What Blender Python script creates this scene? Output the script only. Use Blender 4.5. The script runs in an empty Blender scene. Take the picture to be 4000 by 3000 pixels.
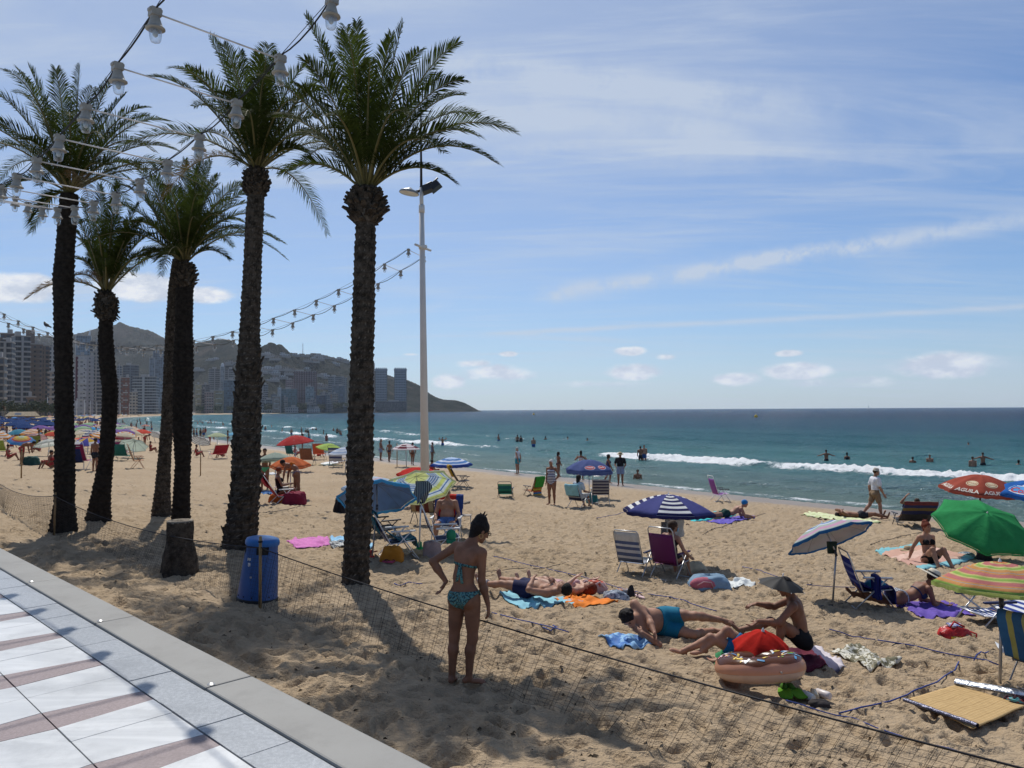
import bpy, math, random
import numpy as np
from mathutils import Vector, Matrix
R_ = math.radians
sc = bpy.context.scene
COL = sc.collection
random.seed(7); RNG = np.random.default_rng(7)

# ---------------------------------------------------------------- camera, sky, sun, exposure
FPX = 3004.0                                   # focal length in photo pixels (4000 wide)
CAM = Vector((0, 0, 1.65))
_p, _r = R_(1.906), R_(0.336)
F_ = Vector((0, math.cos(_p), math.sin(_p)))
R0, U0 = Vector((1, 0, 0)), Vector((0, -math.sin(_p), math.cos(_p)))
RV = R0 * math.cos(_r) - U0 * math.sin(_r)
UV_ = U0 * math.cos(_r) + R0 * math.sin(_r)
cd = bpy.data.cameras.new("camera"); cam = bpy.data.objects.new("camera", cd); COL.objects.link(cam)
cd.sensor_width = 36; cd.lens = 36 * FPX / 4000; cd.clip_start = .05; cd.clip_end = 40000
cam.matrix_world = Matrix(((RV.x, UV_.x, -F_.x, CAM.x), (RV.y, UV_.y, -F_.y, CAM.y), (RV.z, UV_.z, -F_.z, CAM.z), (0, 0, 0, 1)))
sc.camera = cam
SUN_AZ, SUN_EL = R_(-17.0), R_(54.0)           # azimuth from +Y (negative = left), elevation
SUN_DIR = Vector((math.sin(SUN_AZ) * math.cos(SUN_EL), math.cos(SUN_AZ) * math.cos(SUN_EL), math.sin(SUN_EL)))
sl = bpy.data.lights.new("sun", 'SUN'); sl.energy = 5.0; sl.angle = R_(.53); sl.color = (1, .955, .88)
sun = bpy.data.objects.new("sun", sl); COL.objects.link(sun)
sun.rotation_euler = SUN_DIR.to_track_quat('Z', 'Y').to_euler()
sc.view_settings.view_transform = 'Standard'; sc.view_settings.look = 'None'
sc.view_settings.exposure = -0.25; sc.view_settings.gamma = 1
sc.cycles.use_denoising = True
sc.cycles.max_bounces = 6; sc.cycles.transparent_max_bounces = 24; sc.cycles.volume_bounces = 1
sc.cycles.sample_clamp_indirect = 6

W = bpy.data.worlds.new("World"); sc.world = W; W.use_nodes = True
class NT:
    """tiny helper to write node trees"""
    def __init__(s, tree): s.t = tree; s.n = tree.nodes; s.l = tree.links
    def new(s, kind, ins=None, **props):
        n = s.n.new(kind)
        for k, v in props.items(): setattr(n, k, v)
        for k, v in (ins or {}).items(): s.set(n, k, v)
        return n
    def set(s, n, k, v):
        sock = n.inputs[k]
        if isinstance(v, bpy.types.NodeSocket): s.l.new(v, sock)
        elif isinstance(v, bpy.types.Node): s.l.new(v.outputs[0], sock)
        else: sock.default_value = v
    def math(s, op, a, b=0.0, c=0.0, clamp=False):
        n = s.new('ShaderNodeMath', {0: a, 1: b, 2: c}, operation=op); n.use_clamp = clamp; return n.outputs[0]
    def vm(s, op, a, b=(0, 0, 0)):
        n = s.new('ShaderNodeVectorMath', {0: a, 1: b}, operation=op)
        return n.outputs['Value'] if op in ('DOT_PRODUCT', 'LENGTH', 'DISTANCE') else n.outputs[0]
    def noise(s, vec, scale=5, detail=4, rough=.55, dist=0, out='Fac'):
        n = s.new('ShaderNodeTexNoise', {'Vector': vec, 'Scale': scale, 'Detail': detail, 'Roughness': rough, 'Distortion': dist}); return n.outputs[out]
    def ss(s, x, a, b, lo=0.0, hi=1.0):
        n = s.new('ShaderNodeMapRange', {0: x, 1: a, 2: b, 3: lo, 4: hi}, interpolation_type='SMOOTHSTEP'); return n.outputs[0]
    def mix(s, fac, a, b, mode='MIX'):
        n = s.new('ShaderNodeMix', data_type='RGBA', blend_type=mode)
        s.set(n, 0, fac); s.set(n, 6, a); s.set(n, 7, b); return n.outputs[2]
    def ramp(s, fac, stops, interp='LINEAR'):
        n = s.new('ShaderNodeValToRGB', {0: fac}); cr = n.color_ramp; cr.interpolation = interp
        while len(cr.elements) < len(stops): cr.elements.new(.5)
        for e, (p, c) in zip(cr.elements, stops): e.position = p; e.color = (*c[:3], 1)
        return n.outputs[0]

def pxdir(px, py):
    return (F_ * FPX + RV * (px - 2000) - UV_ * (py - 1500)).normalized()

def build_world():
    t = NT(W.node_tree); t.n.clear()
    sky = t.new('ShaderNodeTexSky', sky_type='NISHITA', sun_disc=False, sun_elevation=SUN_EL, sun_rotation=SUN_AZ,
                altitude=0, air_density=1.0, dust_density=.25, ozone_density=3.0)
    tc = t.new('ShaderNodeTexCoord'); d = t.vm('NORMALIZE', tc.outputs['Generated'])
    sep = t.new('ShaderNodeSeparateXYZ', {0: d}); z = sep.outputs[2]
    # cirrus lies on a high plane: project the direction on it
    den = t.math('ADD', t.math('MAXIMUM', z, 0.0), .10)
    pl = t.vm('DIVIDE', d, t.new('ShaderNodeCombineXYZ', {0: den, 1: den, 2: den}).outputs[0])
    mp = t.new('ShaderNodeMapping', {'Vector': pl, 'Rotation': (0, 0, R_(-20)), 'Scale': (.30, 1.25, 1)})
    n1 = t.noise(mp.outputs[0], 1.6, 8, .62, .6)
    mp2 = t.new('ShaderNodeMapping', {'Vector': pl, 'Rotation': (0, 0, R_(14)), 'Scale': (.30, 1.7, 1), 'Location': (3, 1, 0)})
    n2 = t.noise(mp2.outputs[0], 2.6, 8, .66, .9)
    big = t.noise(pl, .55, 3, .5)
    cir = t.math('MULTIPLY', t.ss(n1, .42, .72), .46)
    cir = t.math('ADD', cir, t.math('MULTIPLY', t.ss(n2, .46, .76), .36))
    cir = t.math('MULTIPLY', cir, t.ss(big, .30, .62, .36, .86))
    # the left, sunward side of the sky carries more veil
    sunside = t.vm('DOT_PRODUCT', d, tuple(SUN_DIR))
    cir = t.math('ADD', cir, t.ss(sunside, .50, 1.0, 0, .55))
    # condensation trails: great circles with a soft width
    wob = t.math('SUBTRACT', t.noise(d, 9, 3, .6), .5); fr1 = t.noise(d, 15, 4, .7); fr2 = t.noise(d, 24, 4, .7)
    def trail(a, b, w, amt, frag, lo=.25):
        A, B = pxdir(*a), pxdir(*b); nrm = A.cross(B).normalized(); mid = (A + B).normalized()
        ds = t.math('ADD', t.vm('DOT_PRODUCT', d, tuple(nrm)), t.math('MULTIPLY', wob, w * 1.6))
        g = t.math('POWER', 2.718, t.math('MULTIPLY', t.math('POWER', t.math('ABSOLUTE', t.math('DIVIDE', ds, w)), 2.0), -1.0))
        reach = A.dot(mid)
        g = t.math('MULTIPLY', g, t.ss(t.vm('DOT_PRODUCT', d, tuple(mid)), reach - .006, reach + .008))
        return t.math('MULTIPLY', t.math('MULTIPLY', g, amt), t.ss(fr1 if frag < 19 else fr2, .33, .62, lo, 1))
    for a in ((( 1900, 1305), (4100, 1195), .0036, .60, 14, .75), ((2100, 1165), (4100, 840), .010, .62, 22), ((2700, 1060), (3500, 930), .008, .6, 30),
              ((1500, 1225), (1750, 1190), .006, .4, 20), ((1700, 240), (3300, 430), .02, .30, 16), ((1950, 600), (2350, 560), .010, .34, 20),
              ((2500, 640), (4100, 560), .022, .16, 18), ((1700, 420), (2900, 520), .016, .22, 18)):
        cir = t.math('ADD', cir, trail(*a))
    cir = t.math('MINIMUM', cir, .85)
    # cumulus: soft billows in chosen directions
    azs = t.new('ShaderNodeMapping', {'Vector': d, 'Scale': (1, 1, 1.9)})
    c1 = t.noise(azs.outputs[0], 16, 8, .62); c2 = t.noise(azs.outputs[0], 44, 6, .6)
    body = t.math('ADD', t.math('MULTIPLY', c1, .7), t.math('MULTIPLY', c2, .3))
    cum = None
    def puff(px, py, rx, ry, amt):
        nonlocal cum
        D = pxdir(px, py); Rt = Vector((D.y, -D.x, 0)).normalized(); Up = Rt.cross(D).normalized()
        a = t.math('DIVIDE', t.vm('DOT_PRODUCT', d, tuple(Rt)), rx / FPX)
        b = t.math('DIVIDE', t.vm('DOT_PRODUCT', t.vm('SUBTRACT', d, tuple(D)), tuple(Up)), ry / FPX)
        r2 = t.math('ADD', t.math('MULTIPLY', a, a), t.math('MULTIPLY', b, b))
        front = t.math('GREATER_THAN', t.vm('DOT_PRODUCT', d, tuple(D)), .3)
        e = t.math('MULTIPLY', t.math('MULTIPLY', t.math('POWER', 2.718, t.math('MULTIPLY', r2, -1.0)), amt), front)
        cum = e if cum is None else t.math('MAXIMUM', cum, e)
    for q in ((60, 1120, 150, 55, 1.0), (540, 1120, 150, 58, 1.05), (770, 1150, 150, 40, .9), (2460, 1372, 75, 22, .9), (1985, 1383, 45, 14, .85),
              (3080, 1380, 60, 16, .85), (2480, 1450, 130, 45, .8), (1950, 1460, 190, 50, .72), (1760, 1490, 90, 40, .7), (3130, 1450, 170, 42, .8),
              (3700, 1430, 230, 60, .78), (2880, 1480, 120, 35, .7), (1850, 1420, 120, 25, .6), (3300, 1490, 350, 40, .5), (2300, 1500, 500, 34, .42), (2600, 1395, 60, 18, .6), (1600, 1385, 60, 10, .6)):
        puff(*q)
    cmask = t.ss(t.math('MULTIPLY', body, cum), .165, .32)
    # low band of bright vapour over the horizon
    band = t.math('MULTIPLY', t.math('POWER', 2.718, t.math('MULTIPLY', t.math('MAXIMUM', z, 0.0), -17.0)), .46)
    blue = t.mix(1.0, sky.outputs[0], (.78, .98, 1.22, 1), 'MULTIPLY')
    bg = t.mix(band, blue, (5.2, 6.2, 7.4, 1))
    bg = t.mix(cir, bg, (6.5, 7.4, 8.8, 1))
    shade = t.ss(t.noise(azs.outputs[0], 30, 5, .6), .35, .65, .0, 1.0)
    cc = t.mix(shade, (6.6, 7.3, 8.6, 1), (10.2, 10.4, 10.8, 1))
    bg = t.mix(t.math('MULTIPLY', cmask, .95), bg, cc)
    b = t.new('ShaderNodeBackground', {'Color': bg, 'Strength': .1})
    t.new('ShaderNodeOutputWorld', {'Surface': b.outputs[0]})
build_world()

# ---------------------------------------------------------------- helpers
def tag(o, label=None, cat=None, group=None, kind=None):
    if label: o['label'] = label
    if cat: o['category'] = cat
    if group: o['group'] = group
    if kind: o['kind'] = kind
    return o
def link(o, parent=None):
    COL.objects.link(o)
    if parent: o.parent = parent
    return o
def thing(name, label, cat, loc=(0, 0, 0), rz=0, group=None):
    o = bpy.data.objects.new(name, None); o.empty_display_size = .1
    o.location = loc; o.rotation_euler = (0, 0, rz); link(o)
    return tag(o, label, cat, group)
def copy_tree(o, parent=None):
    c = o.copy(); COL.objects.link(c)
    if parent: c.parent = parent
    for ch in list(o.children): copy_tree(ch, c)
    return c
MATS = {}
def mat(name, col, rough=.7, var=.12, vs=6, bump=0, bs=60, spec=.3, metal=0, trans=0, alpha=1, fn=None):
    """plain procedural material: colour broken up by noise, optional bump, optional translucency; fn(t, colour) may replace the colour"""
    if name in MATS: return MATS[name]
    m = bpy.data.materials.new(name); m.use_nodes = True; MATS[name] = m
    t = NT(m.node_tree); t.n.clear()
    tc = t.new('ShaderNodeTexCoord').outputs['Object']
    c = (*col, 1)
    if var:
        nz = t.noise(tc, vs, 5, .6)
        c = t.mix(t.ss(nz, .3, .7), tuple(x * (1 - var) for x in col) + (1,), tuple(min(1, x * (1 + var)) for x in col) + (1,))
    if fn: c = fn(t, c, tc)
    p = t.new('ShaderNodeBsdfPrincipled', {'Base Color': c, 'Roughness': rough, 'Metallic': metal, 'Specular IOR Level': spec})
    if bump:
        b = t.new('ShaderNodeBump', {'Height': t.noise(tc, bs, 4, .6), 'Strength': min(1, bump), 'Distance': .02}); t.set(p, 'Normal', b)
    out = p.outputs[0]
    if trans:
        tr = t.new('ShaderNodeBsdfTranslucent', {'Color': c}); mx = t.new('ShaderNodeMixShader', {0: trans, 1: out, 2: tr.outputs[0]}); out = mx.outputs[0]
    if alpha < 1:
        tp = t.new('ShaderNodeBsdfTransparent'); mx = t.new('ShaderNodeMixShader', {0: alpha, 1: tp.outputs[0], 2: out}); out = mx.outputs[0]
    t.new('ShaderNodeOutputMaterial', {'Surface': out})
    return m

class MB:
    def __init__(s): s.v = []; s.f = []; s.mi = []; s.sm = []; s.uv = []; s.n = 0; s.hasuv = False
    def add(s, v, f, mi=0, smooth=True, uv=None):
        v = np.asarray(v, float).reshape(-1, 3); s.v.append(v)
        s.f += [tuple(i + s.n for i in q) for q in f]; s.mi += [mi] * len(f); s.sm += [smooth] * len(f)
        if uv is not None: s.uv.append(np.asarray(uv, float)); s.hasuv = True
        else: s.uv.append(np.zeros((len(v), 2)))
        s.n += len(v); return s
    def box(s, c, size, rot=None, mi=0, taper=1.0):
        c = np.array(c, float); h = np.array(size, float) / 2
        v = np.array([[x, y, z] for z in (-1, 1) for y in (-1, 1) for x in (-1, 1)], float)
        v[v[:, 2] > 0, :2] *= taper
        v = v * h
        if rot is not None: v = v @ np.array(rot.to_3x3()).T
        return s.add(v + c, [(0, 2, 3, 1), (4, 5, 7, 6), (0, 1, 5, 4), (2, 6, 7, 3), (0, 4, 6, 2), (1, 3, 7, 5)], mi, False)
    def tube(s, pts, rad, n=8, mi=0, caps=True, smooth=True):
        P = [Vector(p) for p in pts]; k = len(P)
        rads = list(rad) if hasattr(rad, '__len__') else [rad] * k
        V = []; last = None
        for i, p in enumerate(P):
            tn = (P[min(i + 1, k - 1)] - P[max(i - 1, 0)])
            if tn.length < 1e-9: tn = Vector((0, 0, 1))
            tn.normalize()
            if last is None: a = tn.orthogonal().normalized()
            else:
                a = last - tn * last.dot(tn)
                a = tn.orthogonal().normalized() if a.length < 1e-6 else a.normalized()
            last = a; b = tn.cross(a)
            for j in range(n):
                w = 2 * math.pi * j / n; V.append(p + (a * math.cos(w) + b * math.sin(w)) * rads[i])
        F = [(i * n + j, i * n + (j + 1) % n, (i + 1) * n + (j + 1) % n, (i + 1) * n + j) for i in range(k - 1) for j in range(n)]
        s.add([tuple(p) for p in V], F, mi, smooth)
        if caps:
            o = s.n - len(V)
            s.f += [tuple(o + j for j in reversed(range(n))), tuple(o + (k - 1) * n + j for j in range(n))]; s.mi += [mi] * 2; s.sm += [False] * 2
        return s
    def lathe(s, prof, n=16, M=None, mi=0, smooth=True):
        V = []; k = len(prof)
        for r, z in prof:
            for j in range(n):
                w = 2 * math.pi * j / n; p = Vector((r * math.cos(w), r * math.sin(w), z)); V.append(tuple(M @ p if M else p))
        F = [(i * n + j, i * n + (j + 1) % n, (i + 1) * n + (j + 1) % n, (i + 1) * n + j) for i in range(k - 1) for j in range(n)]
        return s.add(V, F, mi, smooth)
    def ell(s, c, r, M=None, n=12, m=8, mi=0):
        V = []; F = []
        for i in range(m + 1):
            a = math.pi * i / m
            for j in range(n):
                b = 2 * math.pi * j / n
                p = Vector((r[0] * math.sin(a) * math.cos(b), r[1] * math.sin(a) * math.sin(b), r[2] * math.cos(a)))
                if M: p = M @ p
                V.append((p.x + c[0], p.y + c[1], p.z + c[2]))
        for i in range(m):
            for j in range(n): F.append((i * n + j, (i + 1) * n + j, (i + 1) * n + (j + 1) % n, i * n + (j + 1) % n))
        return s.add(V, F, mi)
    def grid(s, P, mi=0, smooth=True, uv=None, wrap=False):
        """P: (n, m, 3) points"""
        P = np.asarray(P, float); n, m = P.shape[:2]
        F = [(i * m + j, (i + 1) * m + j, (i + 1) * m + (j + 1) % m, i * m + (j + 1) % m) for i in range(n - 1) for j in range(m if wrap else m - 1)]
        return s.add(P.reshape(-1, 3), F, mi, smooth, None if uv is None else np.asarray(uv).reshape(-1, 2))
    def build(s, name, mats, parent=None, solid=0):
        me = bpy.data.meshes.new(name)
        V = np.concatenate(s.v) if s.v else np.zeros((0, 3))
        me.from_pydata(V.tolist(), [], s.f)
        mats = mats if isinstance(mats, (list, tuple)) else [mats]
        for m in mats: me.materials.append(m)
        me.polygons.foreach_set('material_index', s.mi); me.polygons.foreach_set('use_smooth', s.sm)
        if s.hasuv:
            uv = np.concatenate(s.uv); L = me.uv_layers.new(name='uv'); idx = np.zeros(len(me.loops), int)
            me.loops.foreach_get('vertex_index', idx); L.data.foreach_set('uv', uv[idx].ravel())
        me.update(); o = bpy.data.objects.new(name, me); link(o, parent)
        if solid:
            md = o.modifiers.new('solid', 'SOLIDIFY'); md.thickness = solid; md.offset = 0
        return o
def mesh_np(name, V, Q, m, parent=None, smooth=True, attrs=None):
    me = bpy.data.meshes.new(name); V = np.ascontiguousarray(V, np.float32); Q = np.ascontiguousarray(Q, np.int32)
    k = Q.shape[1]; me.vertices.add(len(V)); me.vertices.foreach_set('co', V.ravel())
    me.loops.add(Q.size); me.loops.foreach_set('vertex_index', Q.ravel())
    me.polygons.add(len(Q)); me.polygons.foreach_set('loop_start', np.arange(0, Q.size, k, dtype=np.int32))
    me.polygons.foreach_set('use_smooth', np.full(len(Q), smooth))
    for a, d in (attrs or {}).items():
        at = me.attributes.new(a, 'FLOAT', 'POINT'); at.data.foreach_set('value', np.ascontiguousarray(d, np.float32))
    for mm in (m if isinstance(m, (list, tuple)) else [m]): me.materials.append(mm)
    me.update(calc_edges=True); me.validate()
    return link(bpy.data.objects.new(name, me), parent)
def struct(o): o['kind'] = 'structure'; return o

# numpy gradient noise
_perm = RNG.permutation(1024); _gr = RNG.uniform(0, 2 * math.pi, 1024); _gc, _gs = np.cos(_gr), np.sin(_gr)
def pn(x, y, seed=0):
    xi = np.floor(x).astype(np.int64); yi = np.floor(y).astype(np.int64); fx, fy = x - xi, y - yi
    def g(i, j, dx, dy):
        h = _perm[(_perm[(i + seed * 57) & 1023] + j) & 1023]; return _gc[h] * dx + _gs[h] * dy
    sx = fx * fx * fx * (fx * (fx * 6 - 15) + 10); sy = fy * fy * fy * (fy * (fy * 6 - 15) + 10)
    a = g(xi, yi, fx, fy); b = g(xi + 1, yi, fx - 1, fy); c = g(xi, yi + 1, fx, fy - 1); d = g(xi + 1, yi + 1, fx - 1, fy - 1)
    return (a + sx * (b - a)) * (1 - sy) + (c + sx * (d - c)) * sy
def fbm(x, y, seed=0, o=4):
    r = 0; a = 1.0
    for k in range(o): r = r + a * pn(x * 2 ** k, y * 2 ** k, seed + k); a *= .5
    return r
def hsh(i, j, k):
    return (_perm[(_perm[(_perm[i & 1023] + j) & 1023] + k) & 1023]) / 1024.0
def sstep(x, a, b):
    t = np.clip((x - a) / (b - a), 0, 1); return t * t * (3 - 2 * t)

# ---------------------------------------------------------------- the lie of the land
ANG = R_(45.2)
UX, UY, VX, VY = -math.sin(ANG), math.cos(ANG), math.cos(ANG), math.sin(ANG)   # u runs along the promenade, v towards the sea
SEA_Z = -2.6; KERB_V = 2.28
_us = np.linspace(-300, 1400, 3401)
_vs = np.interp(_us, [-300, -50, 6, 17, 27, 39, 78, 96, 212, 400, 600, 823, 950, 1050, 1150, 1400], [33, 33, 33.2, 34, 35.8, 37.2, 43.5, 47, 72, 126, 200, 311, 400, 500, 660, 1300])
_vs = np.convolve(np.pad(_vs, 10, 'edge'), np.ones(21) / 21, 'valid')
def vshore(u): return np.interp(u, _us, _vs)
def vprom(u): return KERB_V + sstep(np.asarray(u, float), 140, 420) * np.maximum(vshore(u) - 72 - KERB_V, 0)
def uv_of(x, y): return x * UX + y * UY, x * VX + y * VY
def xy_of(u, v): return u * UX + v * VX, u * UY + v * VY
def sand_smooth(x, y):
    u, v = uv_of(x, y); a = vprom(u); t = (v - a) / (vshore(u) - a)
    H = np.interp(t, [-1, 0, .089, .31, .59, .87, 1, 1.3, 2, 4], [2.55, 2.55, 2.6, 3.1, 3.6, 4.0, 4.25, 4.9, 6.2, 9])
    return 1.65 - H, t
def dents(x, y, cell, rad, depth, seed, dens=1.0):
    """footprints: one soft oval dent with a raised rim per random cell"""
    X, Y = x / cell, y / cell; i0 = np.floor(X).astype(np.int64); j0 = np.floor(Y).astype(np.int64); r = np.zeros_like(x)
    for di in (-1, 0, 1):
        for dj in (-1, 0, 1):
            i, j = i0 + di, j0 + dj; a = hsh(i, j, seed) * 6.28
            dx = X - (i + hsh(i, j, seed + 1)); dy = Y - (j + hsh(i, j, seed + 2))
            p = (dx * np.cos(a) + dy * np.sin(a)) * cell / rad; q = (-dx * np.sin(a) + dy * np.cos(a)) * cell / (rad * .5)
            d2 = p * p + q * q; on = (hsh(i, j, seed + 3) < dens) * (.5 + .5 * hsh(i, j, seed + 4))
            r += on * (-depth * np.exp(-d2 * d2 * 1.1) + depth * .55 * np.exp(-(np.sqrt(d2) - 1.35) ** 2 * 5))
    return r
def sand_z(x, y):
    x = np.asarray(x, float); y = np.asarray(y, float)
    z, t = sand_smooth(x, y); rr = np.hypot(x, y); calm = 1 - .85 * sstep(t, .80, .97)
    near = 1 - sstep(rr, 40, 120)
    u, v = uv_of(x, y)
    b = .055 * fbm(u / 2.3, v / 1.5, 3, 3) + .048 * np.abs(pn(x / .62, y / .50, 9)) + .022 * pn(x / .22, y / .2, 5)
    b = b + dents(x, y, .27, .125, .054, 11, .85) + dents(x, y, .42, .17, .060, 31, .5)
    b = b + .05 * np.exp(-((v - 3.4) / 1.3) ** 2) * (1 + fbm(u / 1.4, v / 1.1, 21, 3)) * 1.6
    return z + b * calm * near
def gz(x, y): return float(sand_z(np.array([x]), np.array([y]))[0])
def at(px, py, plane=None):
    """point where the sight line through a photo pixel meets the sand (or a level plane)"""
    d = (F_ * FPX + RV * (px - 2000) - UV_ * (py - 1500)) / FPX
    if plane is not None:
        k = (plane - CAM.z) / d.z; return CAM + d * k
    lo, hi = 1.0, 2.0
    f = lambda k: CAM.z + d.z * k - float(sand_smooth(np.array([d.x * k]), np.array([d.y * k]))[0][0])
    while f(hi) > 0 and hi < 3000: lo = hi; hi *= 1.25
    for _ in range(40):
        m = (lo + hi) / 2
        if f(m) > 0: lo = m
        else: hi = m
    x, y = d.x * hi, d.y * hi; return Vector((x, y, gz(x, y)))
def atd(px, py, dep):
    """point on the sight line at depth dep (metres along the view axis)"""
    return CAM + (F_ * FPX + RV * (px - 2000) - UV_ * (py - 1500)) * (dep / FPX)
def depth(p): return (Vector(p) - CAM).dot(F_)
def mpp(p): return depth(p) / FPX                    # metres per photo pixel at p
K = 4000 / 2212.0
# ---------------------------------------------------------------- sand
def sand_material():
    m = bpy.data.materials.new('sand'); m.use_nodes = True; t = NT(m.node_tree); t.n.clear()
    tc = t.new('ShaderNodeTexCoord').outputs['Object']
    wet = t.new('ShaderNodeAttribute', attribute_name='wet').outputs['Fac']
    n1 = t.noise(tc, .35, 5, .6); n2 = t.noise(tc, 14, 6, .65); n3 = t.noise(tc, 160, 3, .6)
    c = t.mix(t.ss(n1, .3, .7), (.375, .280, .178, 1), (.435, .33, .216, 1))
    c = t.mix(t.math('MULTIPLY', t.ss(n2, .35, .7), .45), c, (.285, .205, .125, 1))
    c = t.mix(t.math('MULTIPLY', t.ss(n3, .62, .74), .5), c, (.20, .14, .09, 1))
    c = t.mix(t.math('MULTIPLY', t.ss(t.noise(tc, 22, 6, .7), .61, .69), .65), c, (.14, .10, .065, 1))   # bits of dry weed
    c = t.mix(wet, c, (.21, .155, .105, 1))
    rg = t.new('ShaderNodeMapRange', {0: wet, 1: 0, 2: 1, 3: .95, 4: .28}).outputs[0]
    h = t.math('ADD', t.math('MULTIPLY', t.noise(tc, 9, 4, .65), .075), t.math('ADD', t.math('MULTIPLY', t.noise(tc, 30, 4, .65), .028), t.math('MULTIPLY', n3, .004)))
    b = t.new('ShaderNodeBump', {'Height': h, 'Distance': 1.0, 'Strength': t.math('SUBTRACT', 1.0, t.math('MULTIPLY', wet, .7))})
    p = t.new('ShaderNodeBsdfPrincipled', {'Base Color': c, 'Roughness': rg, 'Specular IOR Level': .25, 'Normal': b.outputs[0]})
    t.new('ShaderNodeOutputMaterial', {'Surface': p.outputs[0]}); return m
def polar(th0, th1, nth, rs):
    th = np.linspace(R_(th0), R_(th1), nth); T, Rr = np.meshgrid(th, rs)
    x, y = (np.sin(T) * Rr).ravel(), (np.cos(T) * Rr).ravel()
    i = np.arange((len(rs) - 1) * nth).reshape(len(rs) - 1, nth)[:, :-1].ravel()
    return x, y, np.stack([i, i + 1, i + nth + 1, i + nth], 1)
def build_sand():
    rs = np.concatenate([np.geomspace(1.6, 26, 640), np.geomspace(26, 130, 190)[1:], np.geomspace(130, 1500, 90)[1:]])
    x, y, q = polar(-58, 58, 900, rs)
    u, v = uv_of(x, y); z = sand_z(x, y); t = (v - vprom(u)) / (vshore(u) - vprom(u))
    keep = (v > vprom(u) - 3.0) & (v < vshore(u) + 30); k = keep[q].all(1); q = q[k]
    used = np.unique(q); mp = np.zeros(len(x), int); mp[used] = np.arange(len(used))
    s = v - vshore(u)
    wet = .9 * sstep(s + 1.1 * pn(u / 5, v / 5, 40) + .6 * pn(u / 1.5, v / 1.5, 41), -4.6, -1.8)
    o = mesh_np('sand', np.stack([x, y, z], 1)[used], mp[q], sand_material(), attrs={'wet': wet[used]})
    return struct(o)
build_sand()

# ---------------------------------------------------------------- sea
def sea_height(u, s):
    m = 2.2 * pn(u / 19, s * 0, 60) + .8 * pn(u / 6, s * 0, 61)
    far = sstep(u, 80, 150)
    z = np.zeros_like(u); foam = np.zeros_like(u)
    gain = {1.0: .52 + 0 * u, 5.2: .35 + .3 * pn(u / 9, s * 0, 62),
            18.5: np.interp(u, [0, 34, 43, 47, 58, 63, 90, 2000], [1, 1, .85, .25, .2, .6, .65, .75]),
            9.5: np.interp(u, [0, 25, 45, 60, 75, 2000], [0, 0, .25, .5, .5, .5]),
            34: np.interp(u, [0, 60, 75, 110, 2000], [.0, .0, .35, .55, .6]), 52: np.interp(u, [0, 110, 150, 2000], [0, 0, .35, .6]), 78: np.interp(u, [0, 60, 2000], [0, 0, 0])}
    hh = {1.0: (.07, .8), 5.2: (.16, 1.0), 9.5: (.18, 1.2), 18.5: (.40, 1.45), 34: (.42, 2.2), 52: (.36, 2.6), 78: (.30, 3)}
    for s0, g in gain.items():
        h, w = hh[s0]; d = s - s0 - m * (.35 + .03 * s0)
        amp = h * (.75 + .5 * pn(u / 14, s * 0, 70 + int(s0)))
        z += amp * np.where(d < 0, np.exp(-(d / (w * .55)) ** 2), np.exp(-(d / (w * 1.5)) ** 2))
        br = np.clip(g * (1 + .9 * pn(u / 6.5, s / 5, 80 + int(s0)) + .5 * pn(u / 1.7, s / 1.2, 85)) - .12 * (g < .95), 0, 1.2)
        wid = w * (1.15 if s0 > 10 else 1.0)
        f = np.where(d < 0, np.exp(-(d / wid) ** 2), np.exp(-(d / (w * .5)) ** 2)) * br
        foam = np.maximum(foam, f)
        z += .20 * f * (s0 > 3) * (pn(u / .5, s / .5, 90) + .8 * pn(u / .2, s / .2, 91))
    # lacy remains behind the breakers
    lace = .42 * sstep(s, 0, 3) * (1 - sstep(s, 13, 17)) * sstep(pn(u / 3.2, s / 1.1, 95) + .5 * pn(u / 1.1, s / .45, 96), .12, .5)
    foam = np.maximum(foam, lace * (.7 + .3 * far))
    return z, foam
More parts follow.
